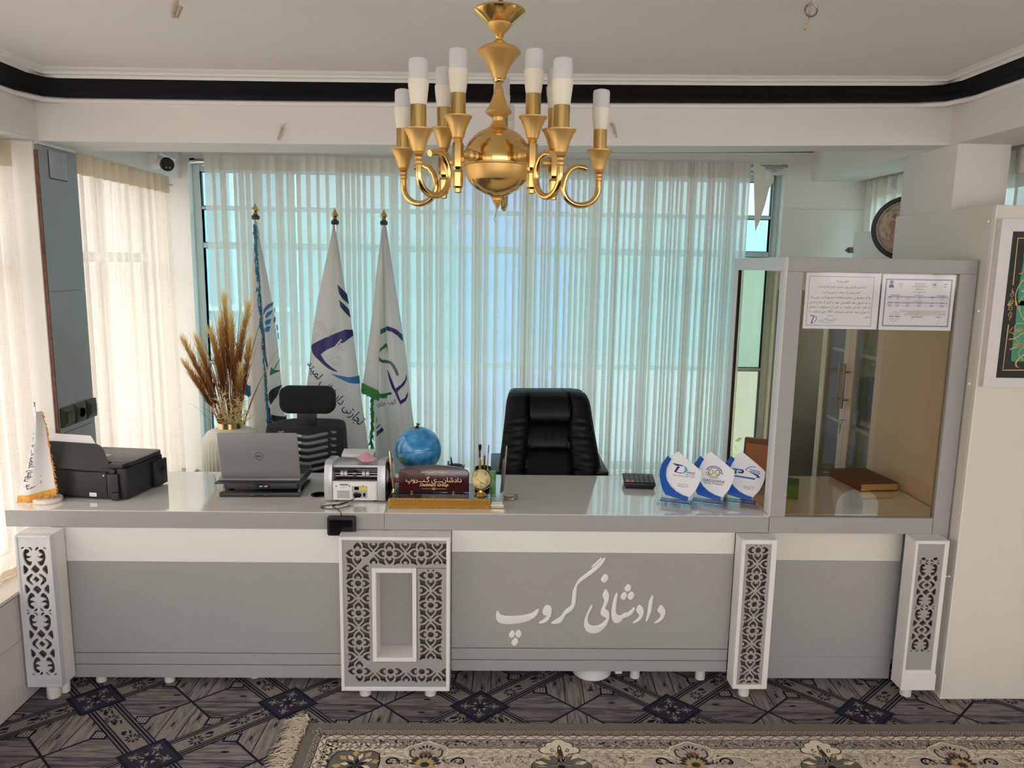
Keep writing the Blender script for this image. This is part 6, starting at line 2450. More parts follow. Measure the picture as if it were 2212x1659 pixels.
blob(m, 938, 1003, .11, .08, 55, .001)
m.build('map_label', mat('map_label_pale', (130, 176, 196), .4), bg_, smooth=60, fix=False)
m = MB()
m.lathe([(.0, 0), (.06, 0), (.062, .008), (.02, .016), (.012, .022), (.012, gc.z - rg_ - .76 + .002)], (gc.x, gc.y, ZT), 28)
m.build('stand', BLKPL, bg_)
m = MB()
kn = gc + Vector((-.004, -.01, rg_))
m.lathe([(.013, -.004), (.011, .003), (.006, .006), (.005, .014), (.009, .016), (.008, .019), (0, .020)], kn, 16, Matrix.Rotation(math.radians(12), 3, 'Y'))
m.build('axis_knob', BLKGL, bg_)

# --- calculator
cl = thing('calculator', 'black desk calculator with grey keys lying near the counter\'s far edge', 'calculator', (.665, 3.33, .76))
ca, cb_, cc_ = at(1345, 1056, 'Z', ZT), at(1406, 1057, 'Z', ZT), at(1337, 1037, 'Z', ZT)
cu_x = Vector((.140, -.012, 0))
cu_y = Vector((.012, .140, .0)) * .86
co_ = Vector((.588, 3.262, ZT))
m = MB()
pr_ = [co_ + cu_x * a + cu_y * b + Vector((0, 0, z)) for a, b, z in ((.06, .03, 0), (.94, .03, 0), (.94, .97, 0), (.06, .97, 0))]
tp_ = [co_ + cu_x * a + cu_y * b + Vector((0, 0, z)) for a, b, z in ((0, 0, .020), (1, 0, .020), (1, 1, .032), (0, 1, .032))]
tq_ = [p + Vector((0, 0, .006)) for p in tp_]
m.loft([pr_, tp_, tq_])
m.build('case', BLKPL, cl, bevel=.002)
for r_ in range(4):
    for c_ in range(6):
        m = MB()
        b0_, a0_ = .06 + r_ * .17, .05 + c_ * .155
        z = .0285 + .012 * b0_
        m.obox(co_ + cu_x * a0_ + cu_y * b0_ + Vector((0, 0, z)), cu_x * .125, cu_y * .13 + Vector((0, 0, .0016)), (0, 0, .005))
        m.build('key', (MAT['key_orange'] if 'key_orange' in MAT else mat('key_orange', (206, 132, 84), .5)) if r_ == 0 and c_ < 2 else (MAT['key_grey'] if 'key_grey' in MAT else mat('key_grey', (104, 106, 112), .5)), cl, bevel=.001, segs=1)
m = MB()
m.obox(co_ + cu_x * .06 + cu_y * .79 + Vector((0, 0, .0355)), cu_x * .88, cu_y * .17 + Vector((0, 0, .002)), (0, 0, .003))
m.build('display', BLKGL, cl)

# --- three glass trophies
ACR = glass('clear_acrylic', (.90, .94, .97), .10)
ACW = mat('frosted_white_acrylic', (236, 238, 242), .16, coat=.3)
ACB = mat('blue_acrylic', (38, 92, 176), .15, coat=.3)
DBL = mat('deep_blue_acrylic', (28, 42, 140), .15)
BODY = [(860, 222), (980, 330), (1095, 435), (1124, 470), (1122, 560), (1105, 640), (1075, 730), (1030, 810), (1000, 850), (985, 893), (900, 875), (745, 838), (715, 780), (690, 700), (672, 600), (672, 500), (690, 410), (735, 312), (790, 340)]
FACE = [(860, 226), (980, 334), (1093, 439), (1121, 472), (1119, 560), (1102, 640), (1072, 730), (1027, 808), (990, 833), (930, 815), (860, 775), (800, 715), (755, 640), (738, 560), (742, 470), (765, 400), (790, 340), (800, 300)]
BLUE = [(748, 298), (790, 338), (765, 400), (742, 470), (738, 560), (755, 640), (800, 715), (860, 775), (930, 815), (1000, 836), (985, 893), (900, 875), (745, 838), (715, 780), (690, 700), (672, 600), (672, 500), (690, 410)]


def trophy(label, px, marks):
    """local frame: u across, v up; the trophy turned about 25 degrees"""
    th = math.radians(-22)
    U, V, N = Vector((math.cos(th), math.sin(th), 0)), Vector((0, 0, 1)), Vector((math.sin(th), -math.cos(th), 0))
    base = at(px, 1091, 'Z', ZT)
    org = Vector((base.x, base.y, ZT))
    t = thing('glass_trophy', label, 'trophy', tuple(org))
    k = 1.83e-3 / 5.53
    k *= 1.0
    f = lambda p: ((p[0] - 868) * k * 1.14, (868 - p[1]) * k * .94 + .0325)
    o_ = org
    for nm, polys, n0, th_, m_ in (('frosted_face', [FACE], .0002, .0030, ACW), ('blue_wing', [BLUE], .0033, .0060, ACB)):
        q_ = [f(p) for p in polys[0]]
        if nm == 'frosted_face':
            q_ = [f(p) for p in [p for p in BODY if p[0] > 740 and p[1] < 836] if True]
            q_ = [f(p) for p in FACE[:8]] + [f(p) for p in ((985, 880), (750, 830), (720, 775), (700, 700), (684, 600), (684, 500), (700, 414), (760, 330), (800, 280))]
        g = plate([q_], th_, .0006)
        m = MB()
        m.geo2d(g, o_ + N * n0, U, V, N)
        m.build(nm, m_, t, smooth=0)
    for nm, hw, d, z0, z1, m_ in (('base_slab', .080, .040, 0, .0095, ACR), ('base_slab', .066, .030, .0097, .0185, ACR), ('blue_layer', .066, .030, .0187, .0215, DBL), ('base_slab', .064, .029, .0217, .0300, ACR)):
        m = MB()
        m.obox(o_ - U * hw + N * (-d + .012) + V * z0, U * hw * 2, -N * (-d * 1.6), V * (z1 - z0))
        m.build(nm, m_, t, bevel=.001, segs=1)
    ctx = (t, o_ + N * .0036, U, V, N, f)
    marks(ctx)
    return t


def tmark(ctx, nm, polys, m_, lift=0.0):
    t, o_, U, V, N, f = ctx
    m = MB()
    for p in polys:
        q_ = [f(a) for a in p]
        if area(q_) < 0:
            q_ = q_[::-1]
        m.geo2d(([(a[0], a[1], 0) for a in q_], [tuple(range(len(q_)))]), o_ + N * (lift + .0002), U, V, N)
    m.build(nm, m_, t, smooth=0, fix=False)


def ttext(ctx, items, m_):
    t, o_, U, V, N, f = ctx
    m = MB()
    for body, x, y, w, sz in items:
        a = f((x, y))
        m.geo2d(lettering(body, sz, 0, .0001, 0, 'CENTER', w), o_ + N * .0003 + U * a[0] + V * a[1], U, V, N)
    m.build('printed_text', m_, t, smooth=0, fix=False)


def tstroke(pts, w):
    L_, R_ = stroke2d(pts, w)
    return L_ + R_[::-1]


def mk1(c):
    tmark(c, 'printed_mark', [[(800, 392), (880, 402), (925, 412), (910, 424), (860, 415), (812, 402)], [(822, 408), (880, 420), (870, 428), (828, 420)], [(858, 430), (888, 432), (850, 510), (905, 512), (925, 525), (836, 516), (826, 505)]], LOGO_N)
    tmark(c, 'printed_mark', [[(915, 412), (950, 425), (972, 455), (968, 490), (940, 512), (905, 522), (930, 500), (942, 470), (940, 440)]], LOGO_C)
    ttext(c, [('adshani', 1008, 510, .034, .01), ('Co. L.T.D', 1002, 538, .036, .01)], LOGO_N)
    ttext(c, [(arabic('شرکت تجارتی دادشانی لمیتد'), 935, 562, .088, .01), (arabic('سال تاسیس ۱۳۹۶'), 930, 676, .042, .01), (arabic('نمبر جواز ۵۰۱۹'), 930, 704, .042, .01)], INK)


def mk2(c):
    ar = lambda cx, cy, r, a0, a1, w: tstroke([(cx + r * math.cos(a0 + (a1 - a0) * i / 16), cy + r * math.sin(a0 + (a1 - a0) * i / 16)) for i in range(17)], w)
    tmark(c, 'printed_mark', [ar(905, 505, 82, PI * 1.08, PI * 1.98, 9), ar(905, 505, 62, PI * 1.25, PI * 2.02, 8), tstroke([(968, 508), (1000, 512), (990, 530)], 9)], LOGO_N)
    tmark(c, 'printed_mark', [ar(905, 505, 82, PI * .3, PI * .98, 8), ar(905, 505, 64, PI * .1, PI * .98, 9), tstroke([(842, 480), (860, 478)], 8)], MAT['emblem_gold'], .0001)
    ttext(c, [('DG', 905, 545, .046, .02)], MAT['emblem_gold'])
    ttext(c, [('DADSHANI', 905, 645, .084, .02)], LOGO_N)
    ttext(c, [('Group of Company', 905, 672, .074, .01)], INK)


def mk3(c):
    tmark(c, 'printed_mark', [[(775, 465), (850, 468), (850, 485), (818, 484), (816, 540), (795, 540), (797, 482), (772, 480)], [(790, 558), (1015, 572), (1015, 596), (790, 578)]], LOGO_B)
    tmark(c, 'printed_mark', [[(852, 470), (880, 472), (895, 490), (894, 510), (880, 525), (830, 522), (830, 505), (872, 506), (874, 492), (850, 488)]], INK)
    ar = lambda cx, cy, r, a0, a1, w: tstroke([(cx + r * math.cos(a0 + (a1 - a0) * i / 12), cy + r * math.sin(a0 + (a1 - a0) * i / 12)) for i in range(13)], w)
    tmark(c, 'printed_mark', [ar(990, 500, 82, PI * 1.08, PI * 1.6, 9)] + [[(955 + 22 * i + 6 * j, 450 + 24 * j + 5 * i), (972 + 22 * i + 6 * j, 452 + 24 * j + 5 * i), (970 + 22 * i + 6 * j, 466 + 24 * j + 5 * i), (956 + 22 * i + 6 * j, 464 + 24 * j + 5 * i)] for i in range(5) for j in range(3) if i + j < 6 and i - j > -2], LOGO_B)
    tmark(c, 'printed_mark', [[(918, 480), (990, 500), (1050, 530), (1070, 560), (1020, 565), (1040, 548), (985, 512)]], LOGO_N, .0001)
    ttext(c, [(arabic('سال تاسیس ۱۴۰۲'), 955, 702, .044, .01), (arabic('نمبر جواز ۱۵۸۲'), 955, 728, .044, .01)], INK)


trophy('white and blue glass trophy with a slanted D mark, leftmost of the three', 1461, mk1)
trophy('white and blue glass trophy with a round gold and navy mark, middle of the three', 1531, mk2)
trophy('white and blue glass trophy with a dotted world mark, beside the booth frame', 1597, mk3)
# ------------------------------------------------------------------ curtain rods and sheer curtains
def rod(name, label, p0, p1, r, brackets):
    t = thing(name, label, 'curtain rod', tuple((Vector(p0) + Vector(p1)) / 2))
    m = MB()
    m.tube([p0, p1], r, 14)
    m.build('pole', CHROME, t)
    d = (Vector(p1) - Vector(p0)).normalized()
    for e_, s_ in ((Vector(p0), -1), (Vector(p1), 1)):
        m = MB()
        m.tube([e_, e_ + d * s_ * .028], [r * 1.35, r * 1.25], 14)
        m.build('end_cap', CHROME, t)
    for b in brackets:
        b = Vector(b)
        m = MB()
        # arm from the wall under the pole
        w = Vector((0, YB - .0005 - b.y, 0)) if abs(d.x) > .5 else Vector(((XL if b.x < 0 else 2.2395) - b.x, 0, 0))
        m.tube([b + Vector((0, 0, -r - .004)), b + w * .98 + Vector((0, 0, -r - .004))], .006, 8)
        m.build('bracket', CHROME, t)
    return t


def folds(L, pitch, amp, seed, over=.32):
    """cross-section polyline of gathered cloth: (s, depth)"""
    rs_ = random.Random(seed)
    pts, s_ = [], 0.0
    while s_ < L:
        w = pitch * rs_.uniform(.55, 1.5)
        a = amp * rs_.uniform(.55, 1.25)
        o_ = over * rs_.uniform(.0, 1.6)
        for k in range(10):
            ph = 2 * PI * k / 10
            pts.append((s_ + w * (k / 10 + o_ * .16 * math.sin(2 * ph)), a * math.cos(ph)))
        s_ += w
    kx = L / pts[-1][0]
    return [(p[0] * kx, p[1]) for p in pts]


def pleats(L, w0, w1, b0, b1, seed):
    """flat runs with knife pleats folded over: (s, depth)"""
    rs_ = random.Random(seed)
    pts, s_, ph = [], 0.0, rs_.random() * 6
    while s_ < L:
        w, b_ = rs_.uniform(w0, w1), rs_.uniform(b0, b1)
        g = .006 * math.sin(s_ * 11 + ph)
        for q in (0, .35, .7, 1):
            pts.append((s_ + (w + b_) * q, .014 * (1 - q) + g - .004 * math.sin(PI * q)))
        pts.append((s_ + w + b_ + .0015, g + .004))
        pts.append((s_ + w, g + .007))
        pts.append((s_ + w - .0015, g + .011))
        s_ += w
    kx = L / pts[-1][0]
    return [(p[0] * kx, p[1]) for p in pts]


def curtain(label, p0, p1, z0, z1, nrm, pitch, amp, seed, cl=None, hd=None, header=.085, group=None, top_reg=1.0, over=.32, rings=None, rodr=.012, sway=.012, pl=None):
    p0, p1, nrm = Vector(p0), Vector(p1), Vector(nrm)
    L = (p1 - p0).length
    d = (p1 - p0) / L
    t = thing('sheer_curtain', label, 'curtain', ((p0.x + p1.x) / 2, (p0.y + p1.y) / 2, z0), 0, group)
    pr_ = pleats(L, *pl, seed) if pl else folds(L, pitch, amp, seed, over)
    zs = [z1, z1 - header * .5, z1 - header, z1 - header * 2, z1 - .35, z1 - .7, (z0 + z1) / 2, z0 + .5, z0 + .2, z0]
    rs_ = random.Random(seed + 5)
    ph = [rs_.random() * 6.3 for _ in range(4)]
    rings_ = []
    for z in zs:
        k = (z1 - z) / (z1 - z0)
        row = []
        for s_, y in pr_:
            dx = sway * k * math.sin(s_ * 5 + ph[0]) + sway * .5 * k * math.sin(s_ * 13 + ph[1])
            a = y * (top_reg + (1 - top_reg) * min(1, k * 3)) * (1 + .35 * k * math.sin(s_ * 9 + ph[2]))
            p = p0 + d * min(max(s_ + dx, -.01), L + .01) + nrm * (a + .01 * k * math.sin(s_ * 4 + ph[3]))
            row.append(Vector((p.x, p.y, z)))
        rings_.append(row)
    m = MB()
    m.loft(rings_, cap=False, closed=False)
    m.build('cloth', cl or CURT, t, smooth=60, fix=False)
    m = MB()
    m.loft([[p + nrm * .002 for p in r_] for r_ in rings_[:3]], cap=False, closed=False)
    m.build('header_band', hd or HEAD, t, smooth=60, fix=False)
    m = MB()
    m.loft([[p + nrm * .002 for p in r_] for r_ in (rings_[-1], [Vector((p.x, p.y, z0 + .03)) for p in rings_[-1]])], cap=False, closed=False)
    m.build('hem', hd or HEAD, t, smooth=60, fix=False)
    if rings:
        for s_ in rings:
            c = p0 + d * s_
            m = MB()
            rot = Matrix((nrm, Vector((0, 0, 1)), d)).transposed()
            m.lathe([(rodr + .003, -.002), (rodr + .016, -.002), (rodr + .016, .002), (rodr + .003, .002), (rodr + .003, -.002)], (c.x, c.y, z1 - header * .45), 22, rot)
            m.build('eyelet', LAMW, t, smooth=30)
    return t


YC = 4.47
rod('curtain_rod', 'chrome curtain rod across the teal window behind the desk', (-1.735, YC + .048, 2.303), (1.665, YC + .048, 2.330), .013, [(-1.70, YC + .048, 2.303), (0, YC + .048, 2.316), (1.63, YC + .048, 2.330)])
curtain('sheer white curtain of the back window, left half behind the three flags', (-1.66, YC, 0), (.05, YC, 0), .05, 2.335, (0, -1, 0), .062, .032, 3, pl=(.018, .062, .008, .026), sway=.003)
curtain('sheer white curtain of the back window, right half behind the leather chair', (.055, YC, 0), (1.455, YC, 0), .05, 2.345, (0, -1, 0), .044, .028, 8, pl=(.012, .044, .010, .030), sway=.003)
# loose front corner slipping off the rod
t = thing('curtain_corner', 'loose slanting curtain corner hanging by its eyelet at the right rod end', 'curtain', (1.52, 4.45, 1.5))
pts = [at(x, y, 'Y', 4.45) for x, y in ((1628, 352), (1650, 360), (1668, 376), (1671, 392), (1661, 408), (1653, 440), (1640, 480), (1631, 500), (1629, 420))]
m = MB()
m.geo2d(plate([[(p.x, p.z) for p in pts]], .002), (0, 4.45, 0), (1, 0, 0), (0, 0, 1), (0, -1, 0))
m.build('cloth', HEAD, t, smooth=0, fix=False)
c = at(1658, 380, 'Y', 4.435)
m = MB()
m.lathe([(.013, -.002), (.022, -.002), (.022, .002), (.013, .002), (.013, -.002)], c, 22, Matrix.Rotation(PI / 2, 3, 'X'))
m.build('eyelet', LAMW, t, smooth=30)

rod('curtain_rod', 'white curtain rod of the left alcove window, ending at the corner', (-1.925, 3.50, 2.178), (-1.925, 4.50, 2.178), .013, [(-1.925, 4.46, 2.178)])
curtain('cream curtain hanging left of the corner, behind the grey pillar', (-1.88, 3.48, 0), (-1.88, 4.46, 0), .473, 2.215, (1, 0, 0), .085, .020, 21, CURTL, cloth('cream_header_cloth', (222, 210, 190), .03, .35), header=.10)
rod('curtain_rod', 'curtain rod of the left front window beside the pillar', (-1.995, .40, 2.16), (-1.995, 3.14, 2.16), .013, [(-1.995, 1.2, 2.16)])
curtain('cream curtain of the left front window, at the photograph\'s left edge', (-1.948, 1.5, 0), (-1.948, 3.150, 0), .468, 2.20, (1, 0, 0), .10, .014, 33, CURTL, MAT['cream_header_cloth'], header=.10)
curtain('cream curtain of the left rear window, behind the viewer', (-1.91, -2.85, 0), (-1.91, -.25, 0), .468, 2.20, (1, 0, 0), .12, .022, 35, CURTL, MAT['cream_header_cloth'], header=.10)
rod('curtain_rod', 'short curtain rod over the side window behind the column', (2.19, 3.0, 2.23), (2.19, 4.5, 2.23), .012, [(2.19, 4.4, 2.23)])
curtain('sheer curtain of the side window behind the globe and column', (2.17, 2.98, 0), (2.17, 4.48, 0), 1.0, 2.255, (-1, 0, 0), .085, .02, 41, rings=(1.2, 1.35, 1.46), header=.10)
m = MB()
m.box(XL + .001, XL + .028, 4.2, 4.53, 1.955, 1.98)
m.box(XL + .0, XL + .02, 4.53, 4.55, 1.96, 1.975)


# ------------------------------------------------------------------ flags on poles
FY = 4.12


class Flag:
    def __init__(s, rows, depth, ridge, Y):
        s.rows, s.depth, s.ridge, s.Y = rows, depth, ridge, Y

    def edges(s, y):
        r = s.rows
        for i in range(len(r) - 1):
            if y <= r[i + 1][0] or i == len(r) - 2:
                k = (y - r[i][0]) / (r[i + 1][0] - r[i][0])
                return r[i][1] + (r[i + 1][1] - r[i][1]) * k, r[i][2] + (r[i + 1][2] - r[i][2]) * k

    def pt(s, x, y, off=0.0):
        l, r = s.edges(y)
        u = min(max((x - l) / max(r - l, 1e-3), 0), 1)
        k = min(1, (y - s.rows[0][0]) / 300.0)
        y_ = -s.depth * (.25 + .75 * k) * math.sqrt(max(0, 1 - (2 * u - 1) ** 2))
        for c, w, a in s.ridge:
            e_ = (u - c) / w
            if abs(e_) < 1:
                y_ -= a * k * math.cos(e_ * PI / 2) ** 2
        p = at(x, y, 'Y', s.Y)
        return p + Vector((0, y_ - off, 0))

    def mesh(s, ny=60, nu=64):
        m = MB()
        y0, y1 = s.rows[0][0], s.rows[-1][0]
        rings = []
        for i in range(ny + 1):
            y = y0 + (y1 - y0) * i / ny
            l, r = s.edges(y)
            fr_ = [s.pt(l + (r - l) * (.5 - .5 * math.cos(PI * j / nu)), y) for j in range(nu + 1)]
            bk_ = [s.pt(l + (r - l) * (.5 - .5 * math.cos(PI * j / nu)), y) for j in range(nu - 1, 0, -1)]
            bk_ = [Vector((p.x, 2 * s.Y - p.y + .001, p.z)) for p in bk_]
            rings.append(fr_ + bk_)
        m.loft(rings)
        return m

    def decal(s, polys, f, off=.0045):
        """print a polygon (in f's frame) on the front of the cloth"""
        m = MB()
        for p in polys:
            q_ = [f(*a) for a in p]
            bm = bmesh.new()
            g = plate([q_], 0.0)
            vs_ = [bm.verts.new((a[0], a[1], 0)) for a in g[0]]
            for fc in g[1]:
                try:
                    bm.faces.new([vs_[i] for i in fc])
                except ValueError:
                    pass
            bmesh.ops.triangulate(bm, faces=bm.faces)
            for _ in range(6):
                es = [e_ for e_ in bm.edges if e_.calc_length() > 5]
                if not es:
                    break
                bmesh.ops.subdivide_edges(bm, edges=es, cuts=1)
                bmesh.ops.triangulate(bm, faces=bm.faces)
            bm.verts.ensure_lookup_table()
            bm.verts.index_update()
            m.add([s.pt(v.co.x, v.co.y, off) for v in bm.verts], [tuple(v.index for v in fc.verts) for fc in bm.faces])
            bm.free()
        return m

    def text(s, body, x0, y0, ang, h, width, f, bold=.0, off=.005, mirror=False):
        g = lettering(body, 1.0, 0, bold, 0, 'LEFT', None, 2)
        xs_ = [p[0] for p in g[0]]
        k = width / (max(xs_) - min(xs_))
        c, sn = math.cos(ang), math.sin(ang)
        m = MB()
        vs_ = []
        for p in g[0]:
            a, b = (p[0] - min(xs_)) * k, -p[1] * k * h
            if mirror:
                a = width - a
            x, y = f(x0 + a * c - b * sn, y0 + a * sn + b * c)
            vs_.append(s.pt(x, y, off))
        m.add(vs_, g[1])
        return m


def flagpole(name, label, top, Y, flag, x0):
    t = thing(name, label, 'flag', (x0.x, Y, 0))
    tp = at(top[0], top[1], 'Y', Y)
    m = MB()
    m.lathe([(.11, 0), (.11, .012), (.03, .03), (.02, .06)], (tp.x, Y, 0), 28)
    m.build('base', CHROME, t)
    m = MB()
    m.tube([(tp.x, Y, .03), (tp.x, Y, tp.z - .085)], .012, 12)
    m.build('pole', CHROME, t)
    m = MB()
    m.lathe([(.016, -.088), (.021, -.082), (.021, -.07), (.016, -.064)], (tp.x, Y, tp.z), 16)
    m.tube([(tp.x - .004, Y - .02, tp.z - .076), (tp.x + .012, Y - .028, tp.z - .076)], .012, 8)
    m.build('collar', BLKPL, t)
    m = MB()
    m.lathe([(.009, -.064), (.013, -.058), (.010, -.052), (.019, -.044), (.021, -.036), (.014, -.028), (.008, -.018), (.004, -.008), (0, 0)], (tp.x, Y, tp.z), 20)
    m.build('finial', GOLD, t)
    m = flag.mesh()
    m.build('cloth', FLAGC, t, smooth=80)
    return t


NAVY = mat('flag_navy', (36, 32, 104), .5)
NAVY2 = mat('flag_dark_navy', (20, 44, 84), .5)
FBLUE = mat('flag_blue', (44, 116, 176), .5)
FGREEN = mat('flag_green', (36, 122, 76), .5)
FGREY = mat('flag_grey', (112, 104, 104), .5)
FBLK = mat('flag_black', (34, 30, 34), .5)
GHOST = mat('flag_show_through', (204, 202, 202), .6)
TEAL = mat('teal_fringe', (34, 120, 148), .6, var=.2, vscale=90)
GRNF = mat('green_fringe', (40, 130, 52), .6, var=.25, vscale=90)

# flag 2: slanted navy mark
F2 = Flag([(478, 721, 725), (520, 714, 729), (580, 701, 738), (640, 688, 748), (720, 676, 762), (800, 668, 773), (860, 660, 780), (940, 652, 792), (1010, 648, 800), (1100, 640, 806)], .055, [(.45, .35, .03), (.85, .2, .02), (.1, .2, .02)], FY)
f2 = lambda a, b: (630 + a / 4.607, 560 + b / 4.607)
t2 = flagpole('standing_flag', 'white flag with a slanted navy mark and navy script, middle of the three', (723, 449), FY, F2, at(723, 900, 'Y', FY))
for P__ in [[(468, 247), (510, 290), (555, 350), (573, 450), (520, 390), (488, 340)], [(488, 400), (530, 440), (575, 500), (592, 590), (545, 525), (500, 465)]]:
    F2.decal([P__], f2).build('printed_stripe', NAVY2, t2, smooth=60, fix=False)
for P__ in [chaikin([(606, 672), (622, 785), (305, 915), (350, 980), (420, 1045), (500, 1112), (430, 1085), (330, 1015), (240, 940), (205, 865), (215, 840), (400, 750)], 1)]:
    F2.decal([P__], f2).build('printed_mark', NAVY, t2, smooth=60, fix=False)
for P__ in [[(418, 1115), (500, 1140), (590, 1158), (676, 1155), (682, 1235), (600, 1215), (510, 1175)]]:
    F2.decal([P__], f2).build('printed_swoosh', FBLUE, t2, smooth=60, fix=False)
F2.text(arabic('تجارتی دادشانی لمیتد'), 160, 1040, math.radians(48.5), 1.25, 800, f2, .008).build('printed_script', NAVY, t2, smooth=60, fix=False)
for b_, x, y, w, a_ in (('han', 245, 650, 190, 35), ('T', 215, 780, 62, 35), ('ad', 455, 850, 110, 40), ('Co', 370, 960, 150, 42)):
    F2.text(b_, x, y, math.radians(a_), 1.0, w, f2, .01, mirror=True).build('show_through_lettering', GHOST, t2, smooth=60, fix=False)

# flag 3: green and navy mark
F3 = Flag([(476, 828, 832), (500, 824, 836), (600, 812, 851), (680, 806, 864), (760, 802, 876), (830, 803, 884), (880, 806, 889), (940, 810, 897), (1000, 812, 903), (1100, 812, 910)], .05, [(.42, .12, -.035), (.22, .25, .03), (.7, .22, .025), (.9, .15, .015)], FY + .11)
f3 = lambda a, b: (770 + a / 5.03, 660 + b / 5.03)
t3 = flagpole('standing_flag', 'white flag with a green and navy mark and green tassel, right of the three', (829, 451), FY + .11, F3, at(829, 900, 'Y', FY))
for P__ in [[(252, 258), (330, 230), (332, 278), (252, 318)], [(338, 395), (290, 440), (252, 480), (246, 530), (264, 580), (300, 612), (337, 622), (337, 590), (300, 580), (275, 550), (264, 515), (282, 480), (325, 450), (336, 440), (346, 530), (352, 440)], [(238, 895), (270, 930), (335, 945), (390, 920), (402, 945), (340, 970), (337, 995), (270, 975), (238, 945)]]:
    F3.decal([P__], f3).build('printed_mark', FGREEN, t3, smooth=60, fix=False)
for P__ in [[(335, 215), (390, 225), (450, 255), (502, 310), (512, 385), (460, 320), (400, 275), (335, 262)], [(345, 690), (370, 720), (420, 830), (440, 880), (500, 840), (540, 790), (550, 735), (556, 790), (530, 850), (470, 905), (465, 920), (480, 970), (495, 1010), (540, 985), (568, 920), (565, 980), (548, 1020), (495, 1052), (470, 1000), (440, 930), (400, 870), (360, 770), (340, 700)], [(230, 1355), (300, 1290), (318, 1325), (270, 1365), (230, 1410)], [(230, 1305), (270, 1262), (280, 1270), (232, 1325)], [(231, 1185), (242, 1215), (232, 1280)]]:
    F3.decal([P__], f3).build('printed_mark', NAVY, t3, smooth=60, fix=False)
for P__ in [[(337, 582), (390, 588), (430, 620), (460, 680), (480, 740), (455, 745), (430, 690), (400, 635), (370, 612), (337, 620)]]:
    F3.decal([P__], f3).build('printed_mark', FGREY, t3, smooth=60, fix=False)
F3.text(arabic('گروپ'), 352, 1062, -.25, 1.2, 105, f3, .004).build('printed_script', FBLK, t3, smooth=60, fix=False)
F3.text(arabic('های'), 246, 1062, .06, 1.3, 84, f3, .004).build('printed_script', FBLK, t3, smooth=60, fix=False)
# front fold of cloth with its green fringe
FF = Flag([(560, 818, 826), (620, 811, 824), (700, 801, 822), (760, 794, 820), (830, 783, 818), (848, 782, 817)], .018, [(.5, .5, .012)], FY + .04)
FF.mesh(24, 14).build('front_fold', FLAGC, t3, smooth=80)
rs = random.Random(6)
m = MB()
for k in range(170):
    u_ = rs.random()
    p0 = at(782 + 35 * u_, 831 + 17 * u_, 'Y', FY + .01 + .02 * abs(u_ - .5))
    d = Vector((rs.gauss(0, .004), rs.gauss(0, .004), -rs.uniform(.03, .05)))
    w = Vector((.0022, 0, 0))
    m.add([p0 - w + Vector((0, 0, .01)), p0 + w + Vector((0, 0, .01)), p0 + d + w, p0 + d - w], [(0, 1, 2, 3)])
stuff(m.build('fringe', GRNF, t3, smooth=0, fix=False))
m = MB()
pl = [(804, 845), (804, 880), (804, 920), (801, 950), (806, 975), (808, 1010)]
for k in range(260):
    q_ = rs.random() * (len(pl) - 1)
    i = int(q_)
    x = pl[i][0] + (pl[i + 1][0] - pl[i][0]) * (q_ - i)
    y = pl[i][1] + (pl[i + 1][1] - pl[i][1]) * (q_ - i)
    p0 = at(x + rs.gauss(0, 1.2), y, 'Y', FY + .03 + rs.gauss(0, .004))
    d = Vector((rs.gauss(0, .005), rs.gauss(0, .004), -rs.uniform(.015, .035)))
    w = Vector((.0022, 0, 0))
    m.add([p0 - w, p0 + w, p0 + d + w, p0 + d - w], [(0, 1, 2, 3)])
stuff(m.build('tassel_cord', GRNF, t3, smooth=0, fix=False))

# flag 1: teal edging
F1 = Flag([(470, 549, 555), (520, 549, 561), (600, 543, 578), (680, 539, 592), (740, 538, 599), (800, 537, 605), (860, 537, 611), (930, 537, 618), (1020, 536, 626), (1100, 536, 630)], .05, [(.30, .28, .035), (.78, .2, .03), (.55, .08, -.03)], FY)
f1 = lambda a, b: (510 + a / 4.147, 560 + b / 4.147)
t1 = flagpole('standing_flag', 'white flag with teal fringe and blue leaf mark, beside the dried grasses', (551, 438), FY, F1, at(551, 900, 'Y', FY))
for P__ in [[(335, 380), (300, 405), (272, 450), (270, 500), (285, 470), (310, 435), (332, 410)], [(288, 515), (302, 472), (333, 452), (325, 490), (302, 520)], [(286, 555), (302, 535), (330, 530), (325, 570), (297, 588)], [(288, 610), (305, 592), (328, 595), (322, 640), (290, 645)], [(343, 440), (354, 432), (352, 470), (345, 478)], [(342, 530), (356, 505), (356, 560), (344, 565)], [(362, 590), (372, 585), (378, 630), (368, 640)], [(372, 660), (382, 655), (385, 710), (378, 722)]]:
    F1.decal([P__], f1).build('printed_leaf', FBLUE, t1, smooth=60, fix=False)
for P__ in [[(270, 600), (278, 610), (290, 760), (300, 850), (324, 940), (318, 975), (290, 890), (275, 760)], [(300, 1300), (340, 1310), (345, 1420), (395, 1452), (330, 1460), (310, 1440)]]:
    F1.decal([P__], f1).build('printed_band', NAVY, t1, smooth=60, fix=False)
for P__ in [[(336, 1025), (346, 948), (362, 980), (405, 995)], [(392, 890), (400, 880), (368, 975), (358, 978)]]:
    F1.decal([P__], f1).build('printed_arrow', FGREEN, t1, smooth=60, fix=False)
for P__ in [chaikin([(420, 1122), (380, 1130), (335, 1160), (322, 1210), (345, 1290), (365, 1250), (390, 1215), (402, 1150)], 1), [(352, 1365), (440, 1408), (452, 1385), (455, 1440), (400, 1447), (345, 1415)]]:
    F1.decal([P__], f1).build('printed_mark', FBLK, t1, smooth=60, fix=False)
m = MB()
path = [(553, 484), (556, 510), (558, 545), (561, 590), (566, 650), (570, 700), (575, 760), (580, 820), (585, 880), (588, 915), (590, 960)]
